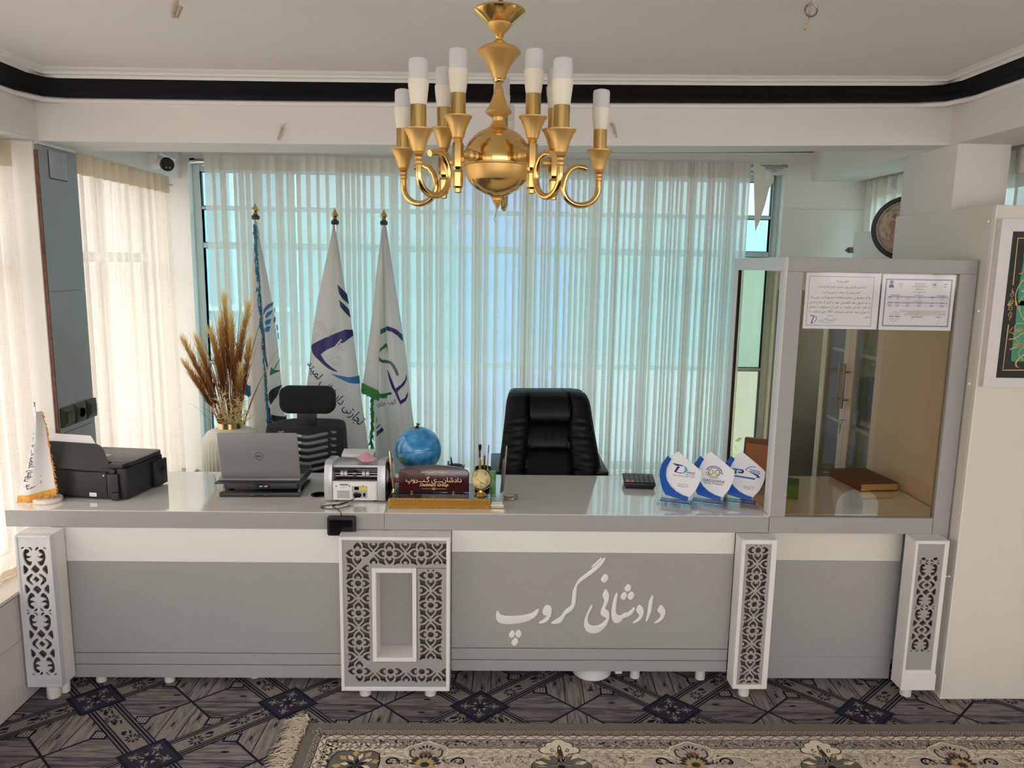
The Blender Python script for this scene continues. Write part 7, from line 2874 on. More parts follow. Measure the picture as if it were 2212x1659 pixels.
for k in range(420):
    q_ = rs.random() * (len(path) - 1)
    i = int(q_)
    x = path[i][0] + (path[i + 1][0] - path[i][0]) * (q_ - i)
    y = path[i][1] + (path[i + 1][1] - path[i][1]) * (q_ - i)
    wpx = 2.2 + (y - 484) / 480 * 2.2
    p0 = F1.pt(x + rs.uniform(-wpx, wpx), y, .008 + rs.random() * .006)
    d = Vector((rs.gauss(0, .003), rs.gauss(0, .003), -rs.uniform(.012, .03)))
    w = Vector((.0025, 0, 0))
    m.add([p0 - w, p0 + w, p0 + d + w, p0 + d - w], [(0, 1, 2, 3)])
stuff(m.build('fringe', TEAL, t1, smooth=0, fix=False))
m = MB()
for k in range(60):
    u_ = rs.random()
    p0 = at(528 + 12 * u_, 828 + 6 * u_, 'Y', FY - .05)
    d = Vector((rs.gauss(-.004, .004), rs.gauss(0, .004), -rs.uniform(.04, .062)))
    w = Vector((.0025, 0, 0))
    m.add([p0 - w, p0 + w, p0 + d + w, p0 + d - w], [(0, 1, 2, 3)])
stuff(m.build('tassel', TEAL, t1, smooth=0, fix=False))

# ------------------------------------------------------------------ vase with dried grasses
vc = at(500, 925, 'Y', 3.88)
VZ = vc.z
va = thing('ribbed_vase', 'tall white ribbed floor vase with a gold rim, behind the laptop', 'vase', (vc.x, 3.88, 0))
m = MB()
prof = [(.10, 0), (.13, .05), (.15, .25), (.152, .55), (.15, VZ - .10), (.142, VZ - .045), (.12, VZ - .015), (.085, VZ), (.066, VZ + .004), (.066, VZ + .010)]
seg = 88
vs, fs = [], []
n = len(prof)
for i in range(seg):
    a = 2 * PI * i / seg
    q_ = 1.0 if i % 2 else .968
    for r, z in prof:
        rr = r * (q_ if .03 < z < VZ - .005 else 1)
        vs.append((vc.x + rr * math.cos(a), 3.88 + rr * math.sin(a), z))
for i in range(seg):
    j = (i + 1) % seg
    for k in range(n - 1):
        fs.append((i * n + k, j * n + k, j * n + k + 1, i * n + k + 1))
fs.append(tuple(i * n for i in reversed(range(seg))))
m.add(vs, fs)
m.build('body', mat('cream_ceramic', (232, 232, 214), .4), va, smooth=50)
m = MB()
m.lathe([(.060, VZ + .006), (.0665, VZ + .006), (.0665, VZ + .034), (.060, VZ + .034), (.060, VZ + .006)], (vc.x, 3.88, 0), 40)
m.build('rim', GOLD, va, smooth=30)

mg = bpy.data.materials.new('dyed_grass')
mg.use_nodes = True
nt = mg.node_tree
b = nt.nodes['Principled BSDF']
b.inputs['Roughness'].default_value = .7
at_ = nt.nodes.new('ShaderNodeAttribute')
at_.attribute_name = 'dye'
r = nt.nodes.new('ShaderNodeValToRGB')
e_ = r.color_ramp.elements
e_[0].position, e_[0].color = .0, rgb(92, 52, 30)
e_[1].position, e_[1].color = 1.0, rgb(250, 236, 178)
for p, c in ((.25, (132, 78, 42)), (.5, (176, 120, 60)), (.72, (214, 178, 102))):
    x = e_.new(p)
    x.color = rgb(*c)
nt.links.new(at_.outputs['Fac'], r.inputs['Fac'])
nt.links.new(r.outputs['Color'], b.inputs['Base Color'])
tr_ = nt.nodes.new('ShaderNodeBsdfTranslucent')
nt.links.new(r.outputs['Color'], tr_.inputs['Color'])
mx_ = nt.nodes.new('ShaderNodeMixShader')
mx_.inputs['Fac'].default_value = .5
nt.links.new(b.outputs[0], mx_.inputs[1])
nt.links.new(tr_.outputs[0], mx_.inputs[2])
nt.links.new(mx_.outputs[0], nt.nodes['Material Output'].inputs['Surface'])


class Grass(MB):
    def __init__(s):
        super().__init__()
        s.dye = []

    def blade(s, p0, p1, p2, w, d0, d1, n_=6):
        s0 = len(s.v)
        side = (p2 - p0).cross(Vector((0, 1, 0)))
        side = side.normalized() if side.length > 1e-6 else Vector((1, 0, 0))
        for i in range(n_ + 1):
            t_ = i / n_
            p = p0 * (1 - t_) ** 2 + p1 * 2 * t_ * (1 - t_) + p2 * t_ * t_
            ww = w * (1 - t_ * .95)
            s.v += [tuple(p - side * ww), tuple(p + side * ww)]
            s.dye += [d0 + (d1 - d0) * t_] * 2
        for i in range(n_):
            a = s0 + 2 * i
            s.f.append((a, a + 1, a + 3, a + 2))
            s.m.append(0)

    def done(s, nm, parent, m_):
        dye = list(s.dye)
        o_ = s.build(nm, m_, parent, smooth=0, fix=False)
        at__ = o_.data.attributes.new('dye', 'FLOAT', 'POINT')
        at__.data.foreach_set('value', dye)
        return o_


gr = thing('dried_grasses', 'bunch of dried brown and straw coloured grass plumes in the white vase', 'dried flowers', (vc.x, 3.88, VZ))
root = Vector((vc.x, 3.88, VZ - .12))
rs = random.Random(12)
PLUMES = [(484, 652, 1.0), (476, 700, .9), (500, 690, .8), (536, 668, .95), (540, 740, .8), (425, 740, .9), (440, 800, .8), (395, 740, .85), (398, 790, .7), (412, 815, .6), (455, 720, .9), (512, 760, .8), (468, 770, .9), (520, 800, .7)]
for k, (px, py, q_) in enumerate(PLUMES):
    tip = at(px, py, 'Y', 3.88 + rs.uniform(-.09, .09))
    st = Grass()
    rt_ = root + Vector((rs.uniform(-.03, .03), rs.uniform(-.03, .03), 0))
    mid_ = rt_ + (tip - rt_) * .5 + Vector((0, 0, .05))
    st.blade(rt_, mid_, tip, .003, .05, .6)
    d = (tip - rt_)
    for i in range(300):       # feathery plume along the upper part
        t_ = rs.uniform(.48, 1.0)
        p = rt_ * (1 - t_) ** 2 + mid_ * 2 * t_ * (1 - t_) + tip * t_ * t_
        ln_ = .072 * (1.25 - abs(t_ - .7)) * q_
        o_ = Vector((rs.gauss(0, .5), rs.gauss(0, .5), rs.uniform(.5, 1.3)))
        o_ = (o_ + d.normalized() * 1.6).normalized() * ln_ * rs.uniform(.7, 1.4)
        st.blade(p, p + o_ * .5 + Vector((rs.gauss(0, .004), 0, .004)), p + o_, .0021, (t_ - .42) * 1.5, (t_ - .36) * 1.65, 3)
    stuff(st.done('plume', gr, mg))
for k in range(46):
    a = rs.gauss(-.04, .26)
    ln_ = rs.uniform(.35, .72)
    tip = root + Vector((math.sin(a) * ln_, rs.uniform(-.10, .10), math.cos(a) * ln_ + .1))
    st = Grass()
    st.blade(root + Vector((rs.uniform(-.035, .035), rs.uniform(-.03, .03), 0)), root + Vector((math.sin(a * .6) * ln_ * .5, 0, ln_ * .55)), tip, rs.uniform(.003, .0065), .0, rs.uniform(.35, .9), 7)
    st.done('grass_blade', gr, mg)
for px, py, qx, qy in ((390, 870, 350, 900), (400, 905, 380, 842), (440, 640, 470, 720), (397, 655, 430, 700), (555, 665, 520, 690), (383, 765, 420, 820), (500, 640, 495, 700), (386, 828, 430, 850)):
    st = Grass()
    st.blade(root, at(qx, qy, 'Y', 3.85) * .5 + root * .5 + Vector((0, 0, .2)), at(px, py, 'Y', 3.85), .0014, .1, .5, 12)
    st.done('grass_stem', gr, mg)
fe = Grass()
for px, py, ln_ in ((470, 860, 1), (455, 880, .9), (480, 850, .9), (525, 868, 1), (535, 885, 1), (518, 850, .8), (500, 872, .7), (545, 900, .7)):
    tip = at(px, py, 'Y', 3.83)
    b0 = Vector((vc.x + (tip.x - vc.x) * .3, 3.85, VZ + .02))
    for i in range(55):
        t_ = rs.random()
        p = b0 + (tip - b0) * t_
        o_ = Vector((rs.gauss(0, 1), rs.gauss(0, .5), rs.uniform(.2, 1.6))).normalized() * rs.uniform(.02, .05)
        fe.blade(p, p + o_ * .6, p + o_ + Vector((0, 0, -.006)), .0016, .9, 1.0, 3)
stuff(fe.done('pale_feathers', gr, mg))

# ------------------------------------------------------------------ mesh office chair
ch = thing('mesh_office_chair', 'black mesh office chair with a headrest, behind the laptop', 'chair', (-.93, 3.85, 0))
CY = 3.74
hp = [at(x, y, 'Y', CY) for x, y in ((604, 833), (724, 833), (724, 893), (604, 893))]
m = MB()
x0_, x1_, z0_, z1_ = hp[0].x, hp[1].x, hp[2].z, hp[0].z
g = plate([rrect(x0_, x1_, z0_, z1_, .045, 7)], .06, .014)
m.geo2d(g, (0, CY + .03, 0), (1, 0, 0), (0, 0, 1), (0, -1, 0))
m.build('headrest', BLKFAB, ch, smooth=60)
m = MB()
a_ = at(643, 893, 'Y', CY + .03)
b_ = at(684, 910, 'Y', CY + .03)
m.box(a_.x, b_.x, CY + .012, CY + .045, b_.z - .02, a_.z + .012)
m.build('headrest_bracket', BLKPL, ch, bevel=.004)


def cpt(x, y):      # chair-back frame: crop [440,780]x[820,1090] at scale 6.144
    p = at(440 + x / 6.144, 820 + y / 6.144, 'Y', CY + .03)
    return (p.x, p.z)


outl = chaikin([cpt(*p) for p in [(835, 620), (870, 585), (1000, 545), (1150, 520), (1340, 510), (1520, 515), (1700, 520), (1820, 530), (1875, 560), (1890, 640), (1900, 820), (1915, 1000), (1920, 1250), (1880, 1500), (1400, 1560), (900, 1540), (850, 1300), (830, 1000), (825, 800)]], 1)
holes = []
for k in range(9):
    y = 712 + k * 88
    top = [(1075, y - 8), (1230, y + 4), (1370, y + 32), (1510, y + 4), (1645, y - 26)]
    bot = [(1660, y - 4), (1650, y + 20), (1510, y + 50), (1370, y + 78), (1230, y + 50), (1085, y + 34), (1070, y + 12)]
    holes.append(chaikin([cpt(*p) for p in top + bot], 1))
    for sgn in (1, -1):
        pts = [(1672, y - 48), (1705, y - 30), (1755, y - 36), (1772, y - 12), (1745, y + 4), (1705, y + 8), (1682, y - 14)]
        if sgn < 0:
            pts = [(2745 - p[0], p[1]) for p in pts][::-1]
        holes.append(chaikin([cpt(*p) for p in pts], 1))
m = MB()
m.geo2d(plate([outl] + holes, .018), (0, CY + .04, 0), (1, 0, 0), (0, 0, 1), (0, -1, 0))
m.build('back_frame', BLKPL, ch, smooth=0)
MESHM = glass('chair_mesh', (.74, .74, .74), .02, .5)
m = MB()
zlo = min(p[1] for p in outl)
xa, xb = cpt(880, 640)[0], cpt(1860, 640)[0]
m.box(xa, xb, CY + .019, CY + .0205, zlo + .03, cpt(1300, 640)[1])
m.build('mesh_fabric', MESHM, ch, smooth=0)
m = MB()
g = plate([rrect(-.25, .25, -.22, .22, .07, 6)], .08, .02)
m.geo2d(g, (-.945, 3.51, .42), (1, 0, 0), (0, 1, 0), (0, 0, 1))
m.build('seat', BLKFAB, ch, smooth=60)
m = MB()
m.tube([(-.945, 3.62, .43), (-.945, CY + .05, .46), (-.945, CY + .05, .62)], .025, 10)
m.build('back_bracket', BLKPL, ch)


def chair_base(t, x, y, top):
    m = MB()
    m.lathe([(.028, .12), (.028, .28), (.018, .29), (.018, top)], (x, y, 0), 16)
    m.build('gas_column', BLKPL, t)
    for k in range(5):
        a = 2 * PI * k / 5 + .3
        m = MB()
        c, s_ = math.cos(a), math.sin(a)
        m.loft([[(x + c * r_ - s_ * w, y + s_ * r_ + c * w, z) for w, z in ((-h, zz), (h, zz), (h, zz + .03), (-h, zz + .03))] for r_, h, zz in ((.02, .025, .10), (.30, .015, .065))])
        m.build('base_leg', BLKPL, t)
        m = MB()
        m.tube([(x + c * .29 - s_ * .02, y + s_ * .29 + c * .02, .0305), (x + c * .29 + s_ * .02, y + s_ * .29 - c * .02, .0305)], .030, 14)
        m.build('caster', BLKPL, t)


chair_base(ch, -.945, 3.52, .415)

# ------------------------------------------------------------------ leather executive chair
ec = thing('executive_chair', 'black leather executive chair with padded back, facing the viewer', 'chair', (.29, 3.85, 0))
EY = 3.70
ep = lambda x, y: at(1060 + x / 8.296, 840 + y / 8.296, 'Y', EY)
ROWS = [(100, 430, 1500), (112, 385, 1640), (140, 355, 1705), (200, 325, 1750), (300, 300, 1790), (450, 285, 1810), (600, 268, 1825), (800, 240, 1850), (1000, 215, 1880), (1200, 185, 1905), (1400, 160, 1930), (1600, 140, 1960), (1900, 110, 1990), (2150, 100, 2000)]


def erow(y):
    for i in range(len(ROWS) - 1):
        if y <= ROWS[i + 1][0] or i == len(ROWS) - 2:
            k = (y - ROWS[i][0]) / (ROWS[i + 1][0] - ROWS[i][0])
            return ROWS[i][1] + (ROWS[i + 1][1] - ROWS[i][1]) * k, ROWS[i][2] + (ROWS[i + 1][2] - ROWS[i][2]) * k


def bump01(t_):
    t_ = min(max(t_, 0), 1)
    return (4 * t_ * (1 - t_)) ** .45


NR, NCOL = 84, 72
grid = []
rsn = random.Random(4)
ph_ = [rsn.random() * 6 for _ in range(12)]
for i in range(NR + 1):
    y = 100 + (2150 - 100) * (i / NR) ** 1.05
    l, r_ = erow(y)
    row = []
    for j in range(NCOL + 1):
        u_ = j / NCOL
        x = l + (r_ - l) * u_
        il, ir = 705 - max(0, (y - 640)) * .14, 1415 + max(0, (y - 1000)) * .07
        side = x < il or x > ir
        if not side:
            if y < 640:
                h_ = .052 * bump01((y - 40) / 600) + .012
            elif y < 1090:
                h_ = .034 * bump01((y - 640) / 450)
                h_ += .0035 * math.sin((x - 1060) * .045 + math.sin(y * .01) * .8) * max(0, 1 - (y - 640) / 420)
            else:
                h_ = .036 * bump01((y - 1090) / 1000)
            e_ = min(1, min(x - il, ir - x) / 90)
            h_ = h_ * (.55 + .45 * math.sqrt(max(e_, 0))) if y > 640 else h_
        else:
            w_ = (il - l) if x < il else (r_ - ir)
            s_ = (x - l) / (il - l) if x < il else (r_ - x) / (r_ - ir)
            h_ = .058 * bump01(.06 + s_ * .92) + .004
            if y > 520:
                h_ += .0022 * math.sin(y * .055 + s_ * 2.6 + ph_[0]) + .0018 * math.sin(y * .031 - s_ * 3 + ph_[1])
        top = min(1, (y - 100) / 90)
        h_ *= math.sqrt(max(top, 0))
        lean = .00012 * (1100 - y)
        p = ep(x, y)
        row.append(p + Vector((0, lean - h_, 0)))
    grid.append(row)
m = MB()
vs = [p for r_ in grid for p in r_]
nb_v = len(vs)
for r_i, r_ in enumerate(grid):
    for p in r_:
        vs.append(Vector((p.x, EY + .075 + .0001 * 0 + (.00012 * (1100 - (100 + 2050 * (r_i / NR) ** 1.05))), p.z)))
fs = []
nc = NCOL + 1
for i in range(NR):
    for j in range(NCOL):
        a = i * nc + j
        fs.append((a, a + nc, a + nc + 1, a + 1))
        fs.append((nb_v + a, nb_v + a + 1, nb_v + a + nc + 1, nb_v + a + nc))
for i in range(NR):
    for j in (0, NCOL):
        a = i * nc + j
        q_ = (a, nb_v + a, nb_v + a + nc, a + nc)
        fs.append(q_ if j == 0 else q_[::-1])
for j in range(NCOL):
    a = j
    fs.append((a, a + 1, nb_v + a + 1, nb_v + a))
    a = NR * nc + j
    fs.append((a + 1, a, nb_v + a, nb_v + a + 1))
m.add(vs, fs)
m.build('backrest', LEATHER, ec, smooth=70)
for j in (0, NCOL):
    m = MB()
    m.tube([grid[i][j] + Vector((0, .012, 0)) for i in range(2, NR + 1, 3)], .006, 6)
    m.build('piping', BLKPL, ec)
m = MB()
for xs_ in ((712, 718, 725), (1418, 1428, 1420)):
    m.tube([ep(xs_[k], y) + Vector((0, -.0 - (.052 * bump01((y - 40) / 600) + .012) * math.sqrt(min(1, (y - 100) / 90)) + .00012 * (1100 - y), 0)) for k, y in enumerate((125, 300, 520))], .0018, 5)
m.build('seam', BLKGL, ec)
for sx, xx in ((-1, 1073), (1, 1296)):
    c = at(xx, 1012, 'Y', 3.68)
    m = MB()
    m.box(c.x - .03, c.x + .03, 3.38 + .2, 3.95, c.z - .035, c.z + .012)
    m.build('armrest', mat('armrest_brown_black', (30, 24, 23), .4) if 'armrest_brown_black' not in MAT else MAT['armrest_brown_black'], ec, bevel=.008)
    m = MB()
    m.box(c.x - .02, c.x + .02, 3.80, 3.86, .45, c.z - .034)
    m.build('arm_post', BLKPL, ec, bevel=.006)
m = MB()
g = plate([rrect(-.27, .27, -.25, .25, .08, 6)], .12, .03)
m.geo2d(g, (.29, 3.60, .42), (1, 0, 0), (0, 1, 0), (0, 0, 1))
m.build('seat', LEATHER, ec, smooth=60)
chair_base(ec, .29, 3.62, .425)

# ------------------------------------------------------------------ wall fittings on the left
CAMW = mat('camera_white', (232, 230, 230), .4)
cctv = thing('security_camera', 'white wall camera with a black face in the alcove\'s upper left corner', 'camera', (-1.80, 4.15, 2.24))
p = at(334, 345, 'X', XL + .01)
m = MB()
m.lathe([(0, 0), (.052, 0), (.050, .022), (.035, .034), (0, .036)], (XL + .0005, p.y, p.z), 28, Matrix.Rotation(PI / 2, 3, 'Y'))
m.build('base', CAMW, cctv)
m = MB()
dir_ = Vector((.62, -.72, -.22)).normalized()
c0 = Vector((XL + .05, p.y - .01, p.z - .012))
m.tube([Vector((XL + .03, p.y, p.z)), c0], .016, 10)
m.tube([c0 - dir_ * .05, c0 + dir_ * .085], .032, 20)
m.build('housing', CAMW, cctv)
m = MB()
m.tube([c0 + dir_ * .0855, c0 + dir_ * .100], [.036, .034], 24)
m.build('face', BLKGL, cctv)
m = MB()
for sx in (-1, 1):
    q_ = c0 + dir_ * .1005 + Vector((.72, .62, 0)).normalized() * .009 * sx + Vector((0, 0, -.014))
    m.tube([q_, q_ + dir_ * .002], .005, 10)
m.build('lens_led', STEEL, cctv)
m = MB()
dc = [at(x, y, 'X', XL + .012) for x, y in ((325, 333), (378, 352))]
m.tube([dc[0] + Vector((0, 0, .02)), dc[1] + Vector((0, 0, .02))], .010, 8)
tag(m.build('cable_duct', CAMW), 'white cable duct sloping above the wall camera', 'duct')

bc = [at(x, y, 'X', XL) for x, y in ((103, 325), (140, 328), (140, 390), (105, 380))]
jb = thing('junction_box_cover', 'square rosette-patterned cover plate high on the grey pillar', 'cover plate', (XL, 3.30, 2.12))
JB = mat('cover_grey', (176, 182, 184), .5)
ym, yM = bc[0].y, bc[1].y
zm, zM = bc[2].z, bc[0].z
m = MB()
m.box(XL + .0003, XL + .005, ym, yM, zm, zM)
m.build('plate', JB, jb, bevel=.001)
m = MB()
cy_, cz_ = (ym + yM) / 2, (zm + zM) / 2
for k in range(28):
    a = 2 * PI * k / 28
    r0, r1 = .010, min(.5 * (yM - ym) / max(abs(math.cos(a)), .01), .5 * (zM - zm) / max(abs(math.sin(a)), .01)) * .9
    m.tube([(XL + .0055, cy_ + r0 * math.cos(a), cz_ + r0 * math.sin(a)), (XL + .0055, cy_ + r1 * math.cos(a), cz_ + r1 * math.sin(a))], .0016, 5)
stuff(m.build('rosette_ribs', JB, jb))
m = MB()
for b_ in ((ym - .003, ym, zm, zM), (ym, yM, zm - .004, zm)):
    m.box(XL + .0003, XL + .0015, b_[0], b_[1], b_[2], b_[3])
m.build('dark_gap', GASKET, jb)

SWM = mat('olive_bronze_plate', (72, 72, 52), .3, metal=.5)
for k, (y0, y1, lb, nm, ct) in enumerate(((3.186, 3.276, 'dark olive wall switch on the pillar, nearest the viewer of three plates', 'wall_switch', 'switch'), (3.282, 3.372, 'dark olive wall socket with a round hole, middle of three plates', 'wall_socket', 'socket'), (3.378, 3.462, 'dark olive wall switch on the pillar, farthest of three plates', 'wall_switch', 'switch'))):
    t = thing(nm, lb, ct, (XL, (y0 + y1) / 2, 1.07))
    m = MB()
    z0_, z1_ = 1.026, 1.110
    x0_ = XL + .0004
    for a, b_, c_ in ((0, .0, .0), ):
        m.loft([[(x0_, y0, z0_), (x0_, y1, z0_), (x0_, y1, z1_), (x0_, y0, z1_)], [(x0_ + .010, y0, z0_), (x0_ + .010, y1, z0_), (x0_ + .010, y1, z1_), (x0_ + .010, y0, z1_)], [(x0_ + .018, y0 + .014, z0_ + .016), (x0_ + .018, y1 - .014, z0_ + .016), (x0_ + .018, y1 - .014, z1_ - .016), (x0_ + .018, y0 + .014, z1_ - .016)]])
    m.build('plate', SWM, t, smooth=20)
    if nm == 'wall_switch':
        for q0, q1 in ((y0 + .017, (y0 + y1) / 2 - .0007), ((y0 + y1) / 2 + .0007, y1 - .017)):
            m = MB()
            m.box(x0_ + .0182, x0_ + .0215, q0, q1, z0_ + .02, z1_ - .02)
            m.build('rocker', mat('rocker_dark', (46, 48, 40), .35) if 'rocker_dark' not in MAT else MAT['rocker_dark'], t, bevel=.001)
    else:
        m = MB()
        m.lathe([(0, 0), (.019, 0), (.019, .001), (.022, .003), (.024, .001), (.024, 0)][::-1], (x0_ + .0182, (y0 + y1) / 2, (z0_ + z1_) / 2), 24, Matrix.Rotation(PI / 2, 3, 'Y'))
        m.build('round_outlet', BLKGL, t)

# waste bin under the counter
wb = thing('waste_bin', 'white plastic bin standing under the lettered counter section', 'bin', (.46, 3.05, 0))
m = MB()
m.lathe([(.07, 0), (.084, .012), (.088, .26), (.090, .262), (.090, .275), (.084, .275), (.078, .01), (0, .008)], (.437, 3.032, 0), 40)
m.build('bucket', mat('bin_white', (226, 226, 230), .4), wb)
m = MB()
m.box(.530, .560, 2.97, 3.05, .03, .2)
m.build('side_bracket', MAT['bin_white'], wb, bevel=.004)

# cable hooks on ceiling and beam
TAPE = mat('old_tape', (196, 180, 160), .7, var=.2, vscale=60)


def wire(label, pts, r, extra=None):
    t = thing('wire_end', label, 'wire', tuple(pts[0]))
    m = MB()
    m.tube(pts, r, 6, flat=.45)
    m.build('taped_wire', TAPE, t)
    return t


cz = lambda px, py: 2.468 + zoff(at(px, py, 'Z', 2.47).x)
w0 = at(380, 0, 'Z', 2.472)
Yw = w0.y
wire('taped wire stub hanging from the ceiling on the left', [Vector((w0.x, Yw, 2.4725)), at(379, 8, 'Y', Yw), at(374, 26, 'Y', Yw), at(376, 37, 'Y', Yw), at(382, 36, 'Y', Yw), at(388, 22, 'Y', Yw), at(392, 13, 'Y', Yw)], .009)
w1 = at(1750, 2, 'Z', 2.485)
Yw = w1.y
t = wire('taped wire with a metal ring hanging from the ceiling on the right', [Vector((w1.x, Yw, 2.4885)), at(1748, 8, 'Y', Yw), at(1749, 20, 'Y', Yw), at(1746, 36, 'Y', Yw), at(1738, 64, 'Y', Yw)], [.010, .008, .006, .008, .008])
c = at(1752, 22, 'Y', Yw - .004)
m = MB()
m.tube([c + Vector((.017 * math.cos(a), 0, .017 * math.sin(a))) for a in [2 * PI * k / 24 for k in range(25)]], .0026, 8, cap=False)
m.build('metal_ring', STEEL, t)
for lb, pts in (('loop of taped wire on the beam, left of the chandelier', ((616, 268), (608, 275), (604, 290), (600, 300), (602, 303), (606, 290), (611, 278), (607, 270))), ('loop of taped wire on the beam, right of the chandelier', ((1320, 265), (1326, 270), (1330, 285), (1332, 297), (1330, 285), (1324, 268), (1318, 268), (1326, 276), (1328, 290)))):
    wire(lb, [at(x, y, 'Y', 3.182 - .004 * (i % 2)) for i, (x, y) in enumerate(pts)], .0045)
# ------------------------------------------------------------------ brass chandelier
LX, LY = .001, 1.75
lz = lambda y, Y=LY: at(1078, y, 'Y', Y).z
P_ = .001073          # metres per photograph pixel at the lamp's own distance
cdl = thing('chandelier', 'brass chandelier with ten frosted candle bulbs hanging from the ceiling', 'chandelier', (LX, LY, 1.89))
m = MB()
zc_ = 2.468 + zoff(LX)
m.tube([(LX + .002, LY, lz(18)), (LX + .002, LY, zc_)], .005, 8)
m.build('suspension_cord', mat('cord_brown', (120, 84, 54), .6), cdl)


def turned(nm, pts, m_, seg=40):
    m = MB()
    m.lathe([(r * P_, lz(y)) for r, y in pts], (LX, LY, 0), seg)
    return m.build(nm, m_, cdl, smooth=40)


turned('canopy_dish', [(0, 20), (44, 19), (52, 22), (53, 26), (50, 30), (40, 40), (28, 51), (22, 56), (22, 50), (30, 42)], BRASS)
turned('turned_cup', [(14, 34), (20, 36), (24, 44), (27, 47), (27, 51), (22, 60), (14, 70), (10, 74), (8, 76)], BRASSM)
turned('turned_neck', [(8, 75), (10, 77), (8, 80), (6, 84), (6, 86)], BRASS)
turned('turned_vase', [(6, 84), (9, 88), (16, 94), (28, 101), (38, 104), (44, 111), (45, 115), (41, 120), (32, 130), (24, 143), (18, 156), (14, 168), (13, 171)], BRASSM)
turned('turned_neck', [(12, 170), (11, 172), (10.5, 175), (10, 177), (7, 180), (7, 187), (9, 190), (9.5, 194)], BRASS)
turned('bell', [(9, 192), (10, 200), (14, 214), (20, 230), (26, 238), (28, 242), (26, 246), (20, 250), (13, 254), (12, 262)], BRASSM)
turned('neck_flare', [(11, 258), (12, 264), (17, 273), (26, 281), (30, 284)], BRASSM)
zs_ = lz(345)
rS = 70.5 * P_
prof = []
for i in range(26):
    a = math.radians(24 + (98 - 24) * i / 25)
    prof.append((rS * math.sin(a), zs_ + rS * .93 * math.cos(a)))
m = MB()
m.lathe(prof, (LX, LY, 0), 64)
m.build('ball_upper', BRASS, cdl, smooth=60)
zr = zs_ + rS * .93 * math.cos(math.radians(98))
turned_z = lambda nm, pts, m_: (lambda q: (q.lathe(pts, (LX, LY, 0), 64), q.build(nm, m_, cdl, smooth=40))[1])(MB())
turned_z('matt_band', [(rS * .99, zr), (rS * 1.02, zr - .001), (rS * 1.02, zr - .004), (rS * .985, zr - .006), (rS * .97, zr - .018), (rS * .90, zr - .034), (rS * .875, zr - .037)], BRASSM)
turned_z('ball_bottom', [(rS * .875, zr - .037), (rS * .80, zr - .045), (rS * .62, zr - .057), (rS * .38, zr - .066), (rS * .22, zr - .070), (0.012, zr - .072)], BRASS)
zt_ = zr - .071
turned_z('finial', [(.016, zt_), (.012, zt_ - .004), (.012, zt_ - .008), (.009, zt_ - .010), (.010, zt_ - .013), (.006, zt_ - .019), (.002, zt_ - .026), (0, zt_ - .028)], BRASSM)
m = MB()
m.tube([(LX, LY, zt_ - .027), (LX - .003, LY, zt_ - .04), (LX - .007, LY, zt_ - .05), (LX - .003, LY, zt_ - .058)], .0005, 5)
m.build('loose_wire', INK, cdl)

BULBT = mat('frosted_bulb', (236, 233, 234), .35, trans=.2)
BULBB = mat('bulb_base_white', (238, 230, 210), .45)


def candle(par, base, nm):
    """cup, brass tube and bulb standing on base"""
    q = .835
    S = lambda pts: [(r, z * q) for r, z in pts]
    m = MB()
    m.lathe(S([(.007, -.010), (.011, -.006), (.009, -.003), (.0125, 0), (.0135, .006), (.018, .024), (.0255, .044), (.0295, .049), (.0295, .052), (.027, .053), (.017, .050)]), base, 32)
    m.build('cup', BRASSM, par, smooth=40)
    m = MB()
    m.lathe(S([(.0160, .050), (.0160, .106), (.0, .106)]), base, 28)
    m.build('candle_tube', BRASS, par, smooth=40)
    m = MB()
    m.lathe(S([(.0155, .1062), (.0170, .114), (.0205, .150), (.0208, .162), (.0, .1625)]), base, 28)
    m.build('bulb_base', BULBB, par, smooth=40)
    m = MB()
    m.lathe(S([(.0192, .1627), (.0192, .203), (.0178, .209), (.0100, .2125), (0, .2130)]), base, 28)
    m.build('bulb', BULBT, par, smooth=50)


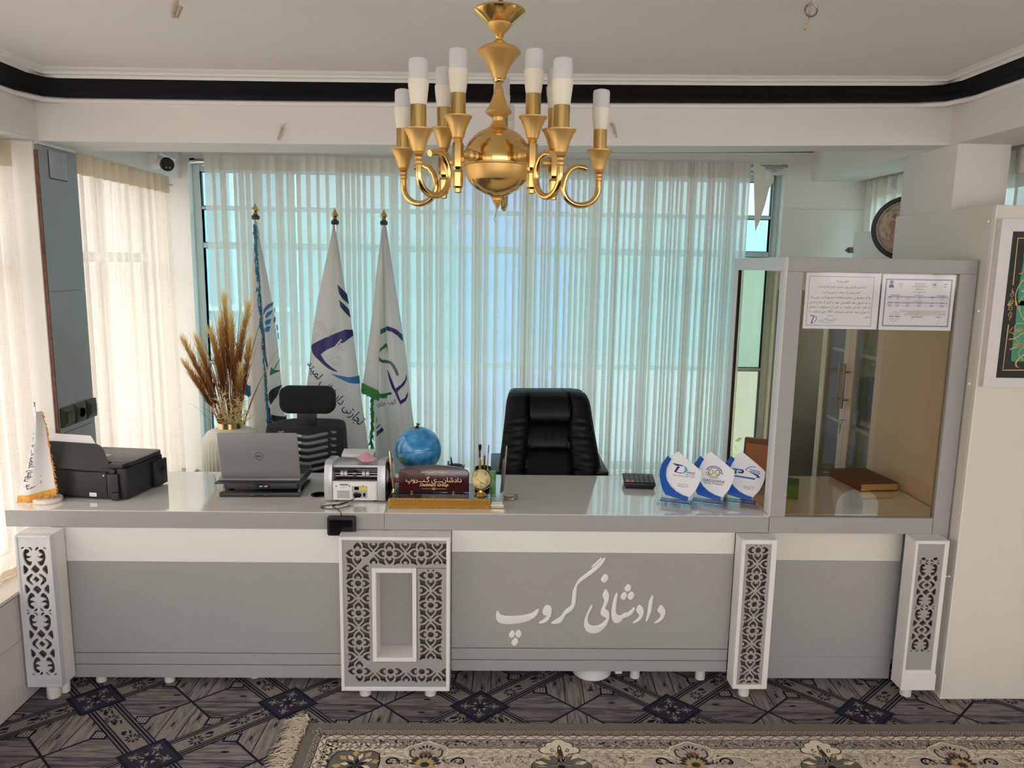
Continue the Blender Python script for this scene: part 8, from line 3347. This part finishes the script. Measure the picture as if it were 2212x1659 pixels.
for k in range(5):
    phi = math.radians(90 + 72 * k)
    a = phi - .055
    c, s_ = math.cos(a), math.sin(a)
    R0 = .133
    px_, py_ = LX + R0 * c, LY + R0 * s_
    zt0 = 1.996
    # post: hexagonal bar in two lengths with a waist
    m = MB()
    m.lathe([(.003, zt0 - .100), (.008, zt0 - .098), (.008, zt0 - .090), (.011, zt0 - .086), (.0115, zt0 - .058), (.008, zt0 - .052), (.0115, zt0 - .046), (.0125, zt0 - .02), (.0115, zt0 + .002), (.007, zt0 + .008)], (px_, py_, 0), 6)
    po = m.build('hexagonal_post', BRASS, cdl, smooth=20)
    candle(po, Vector((px_, py_, zt0 + .0135)), 'upper')
    m = MB()
    pr__ = [(.006, .070), (.009, .076), (.012, .080), (.008, .084), (.011, .090), (.014, .096), (.014, .100), (.009, .105), (.010, .110), (.007, .116), (.006, .124)]
    rot = Matrix((Vector((-s_, c, 0)), Vector((0, 0, 1)), Vector((c, s_, 0)))).transposed()
    m.lathe(pr__, (LX, LY, zt0 - .018), 16, rot)
    m.build('turned_spindle', BRASSM, po, smooth=40)
    a2 = phi - .088
    c, s_ = math.cos(a2), math.sin(a2)
    f = lambda R, z: Vector((LX + R * c, LY + R * s_, z))
    z0 = 1.926
    Ro, Ri = .2415, .155
    Rc, rr = (Ro + Ri) / 2, (Ro - Ri) / 2
    path = [f(Ro, z0 + .022), f(Ro, z0 + .012), f(Ro, z0 + .004)]
    path += [f(Rc + rr * math.cos(t_), z0 + rr * .92 * math.sin(t_)) for t_ in [-PI * i / 14 for i in range(15)]]
    path += [f(Ri + .001, z0 + .012), f(Ri + .007, z0 + .028), f(Ri + .018, z0 + .041), f(Ri + .032, z0 + .047), f(Ri + .046, z0 + .046), f(Ri + .056, z0 + .043)]
    m = MB()
    m.tube(path, .0068, 12)
    ar = m.build('scroll_arm', BRASS, cdl, smooth=40)
    m = MB()
    m.lathe([(.006, 0), (.009, .003), (.009, .007), (.0065, .009), (.0095, .012), (.0095, .016), (.007, .018)], f(Ro, z0 + .016), 16)
    m.build('turned_collar', BRASSM, ar, smooth=40)
    candle(ar, f(Ro, z0 + .043), 'lower')
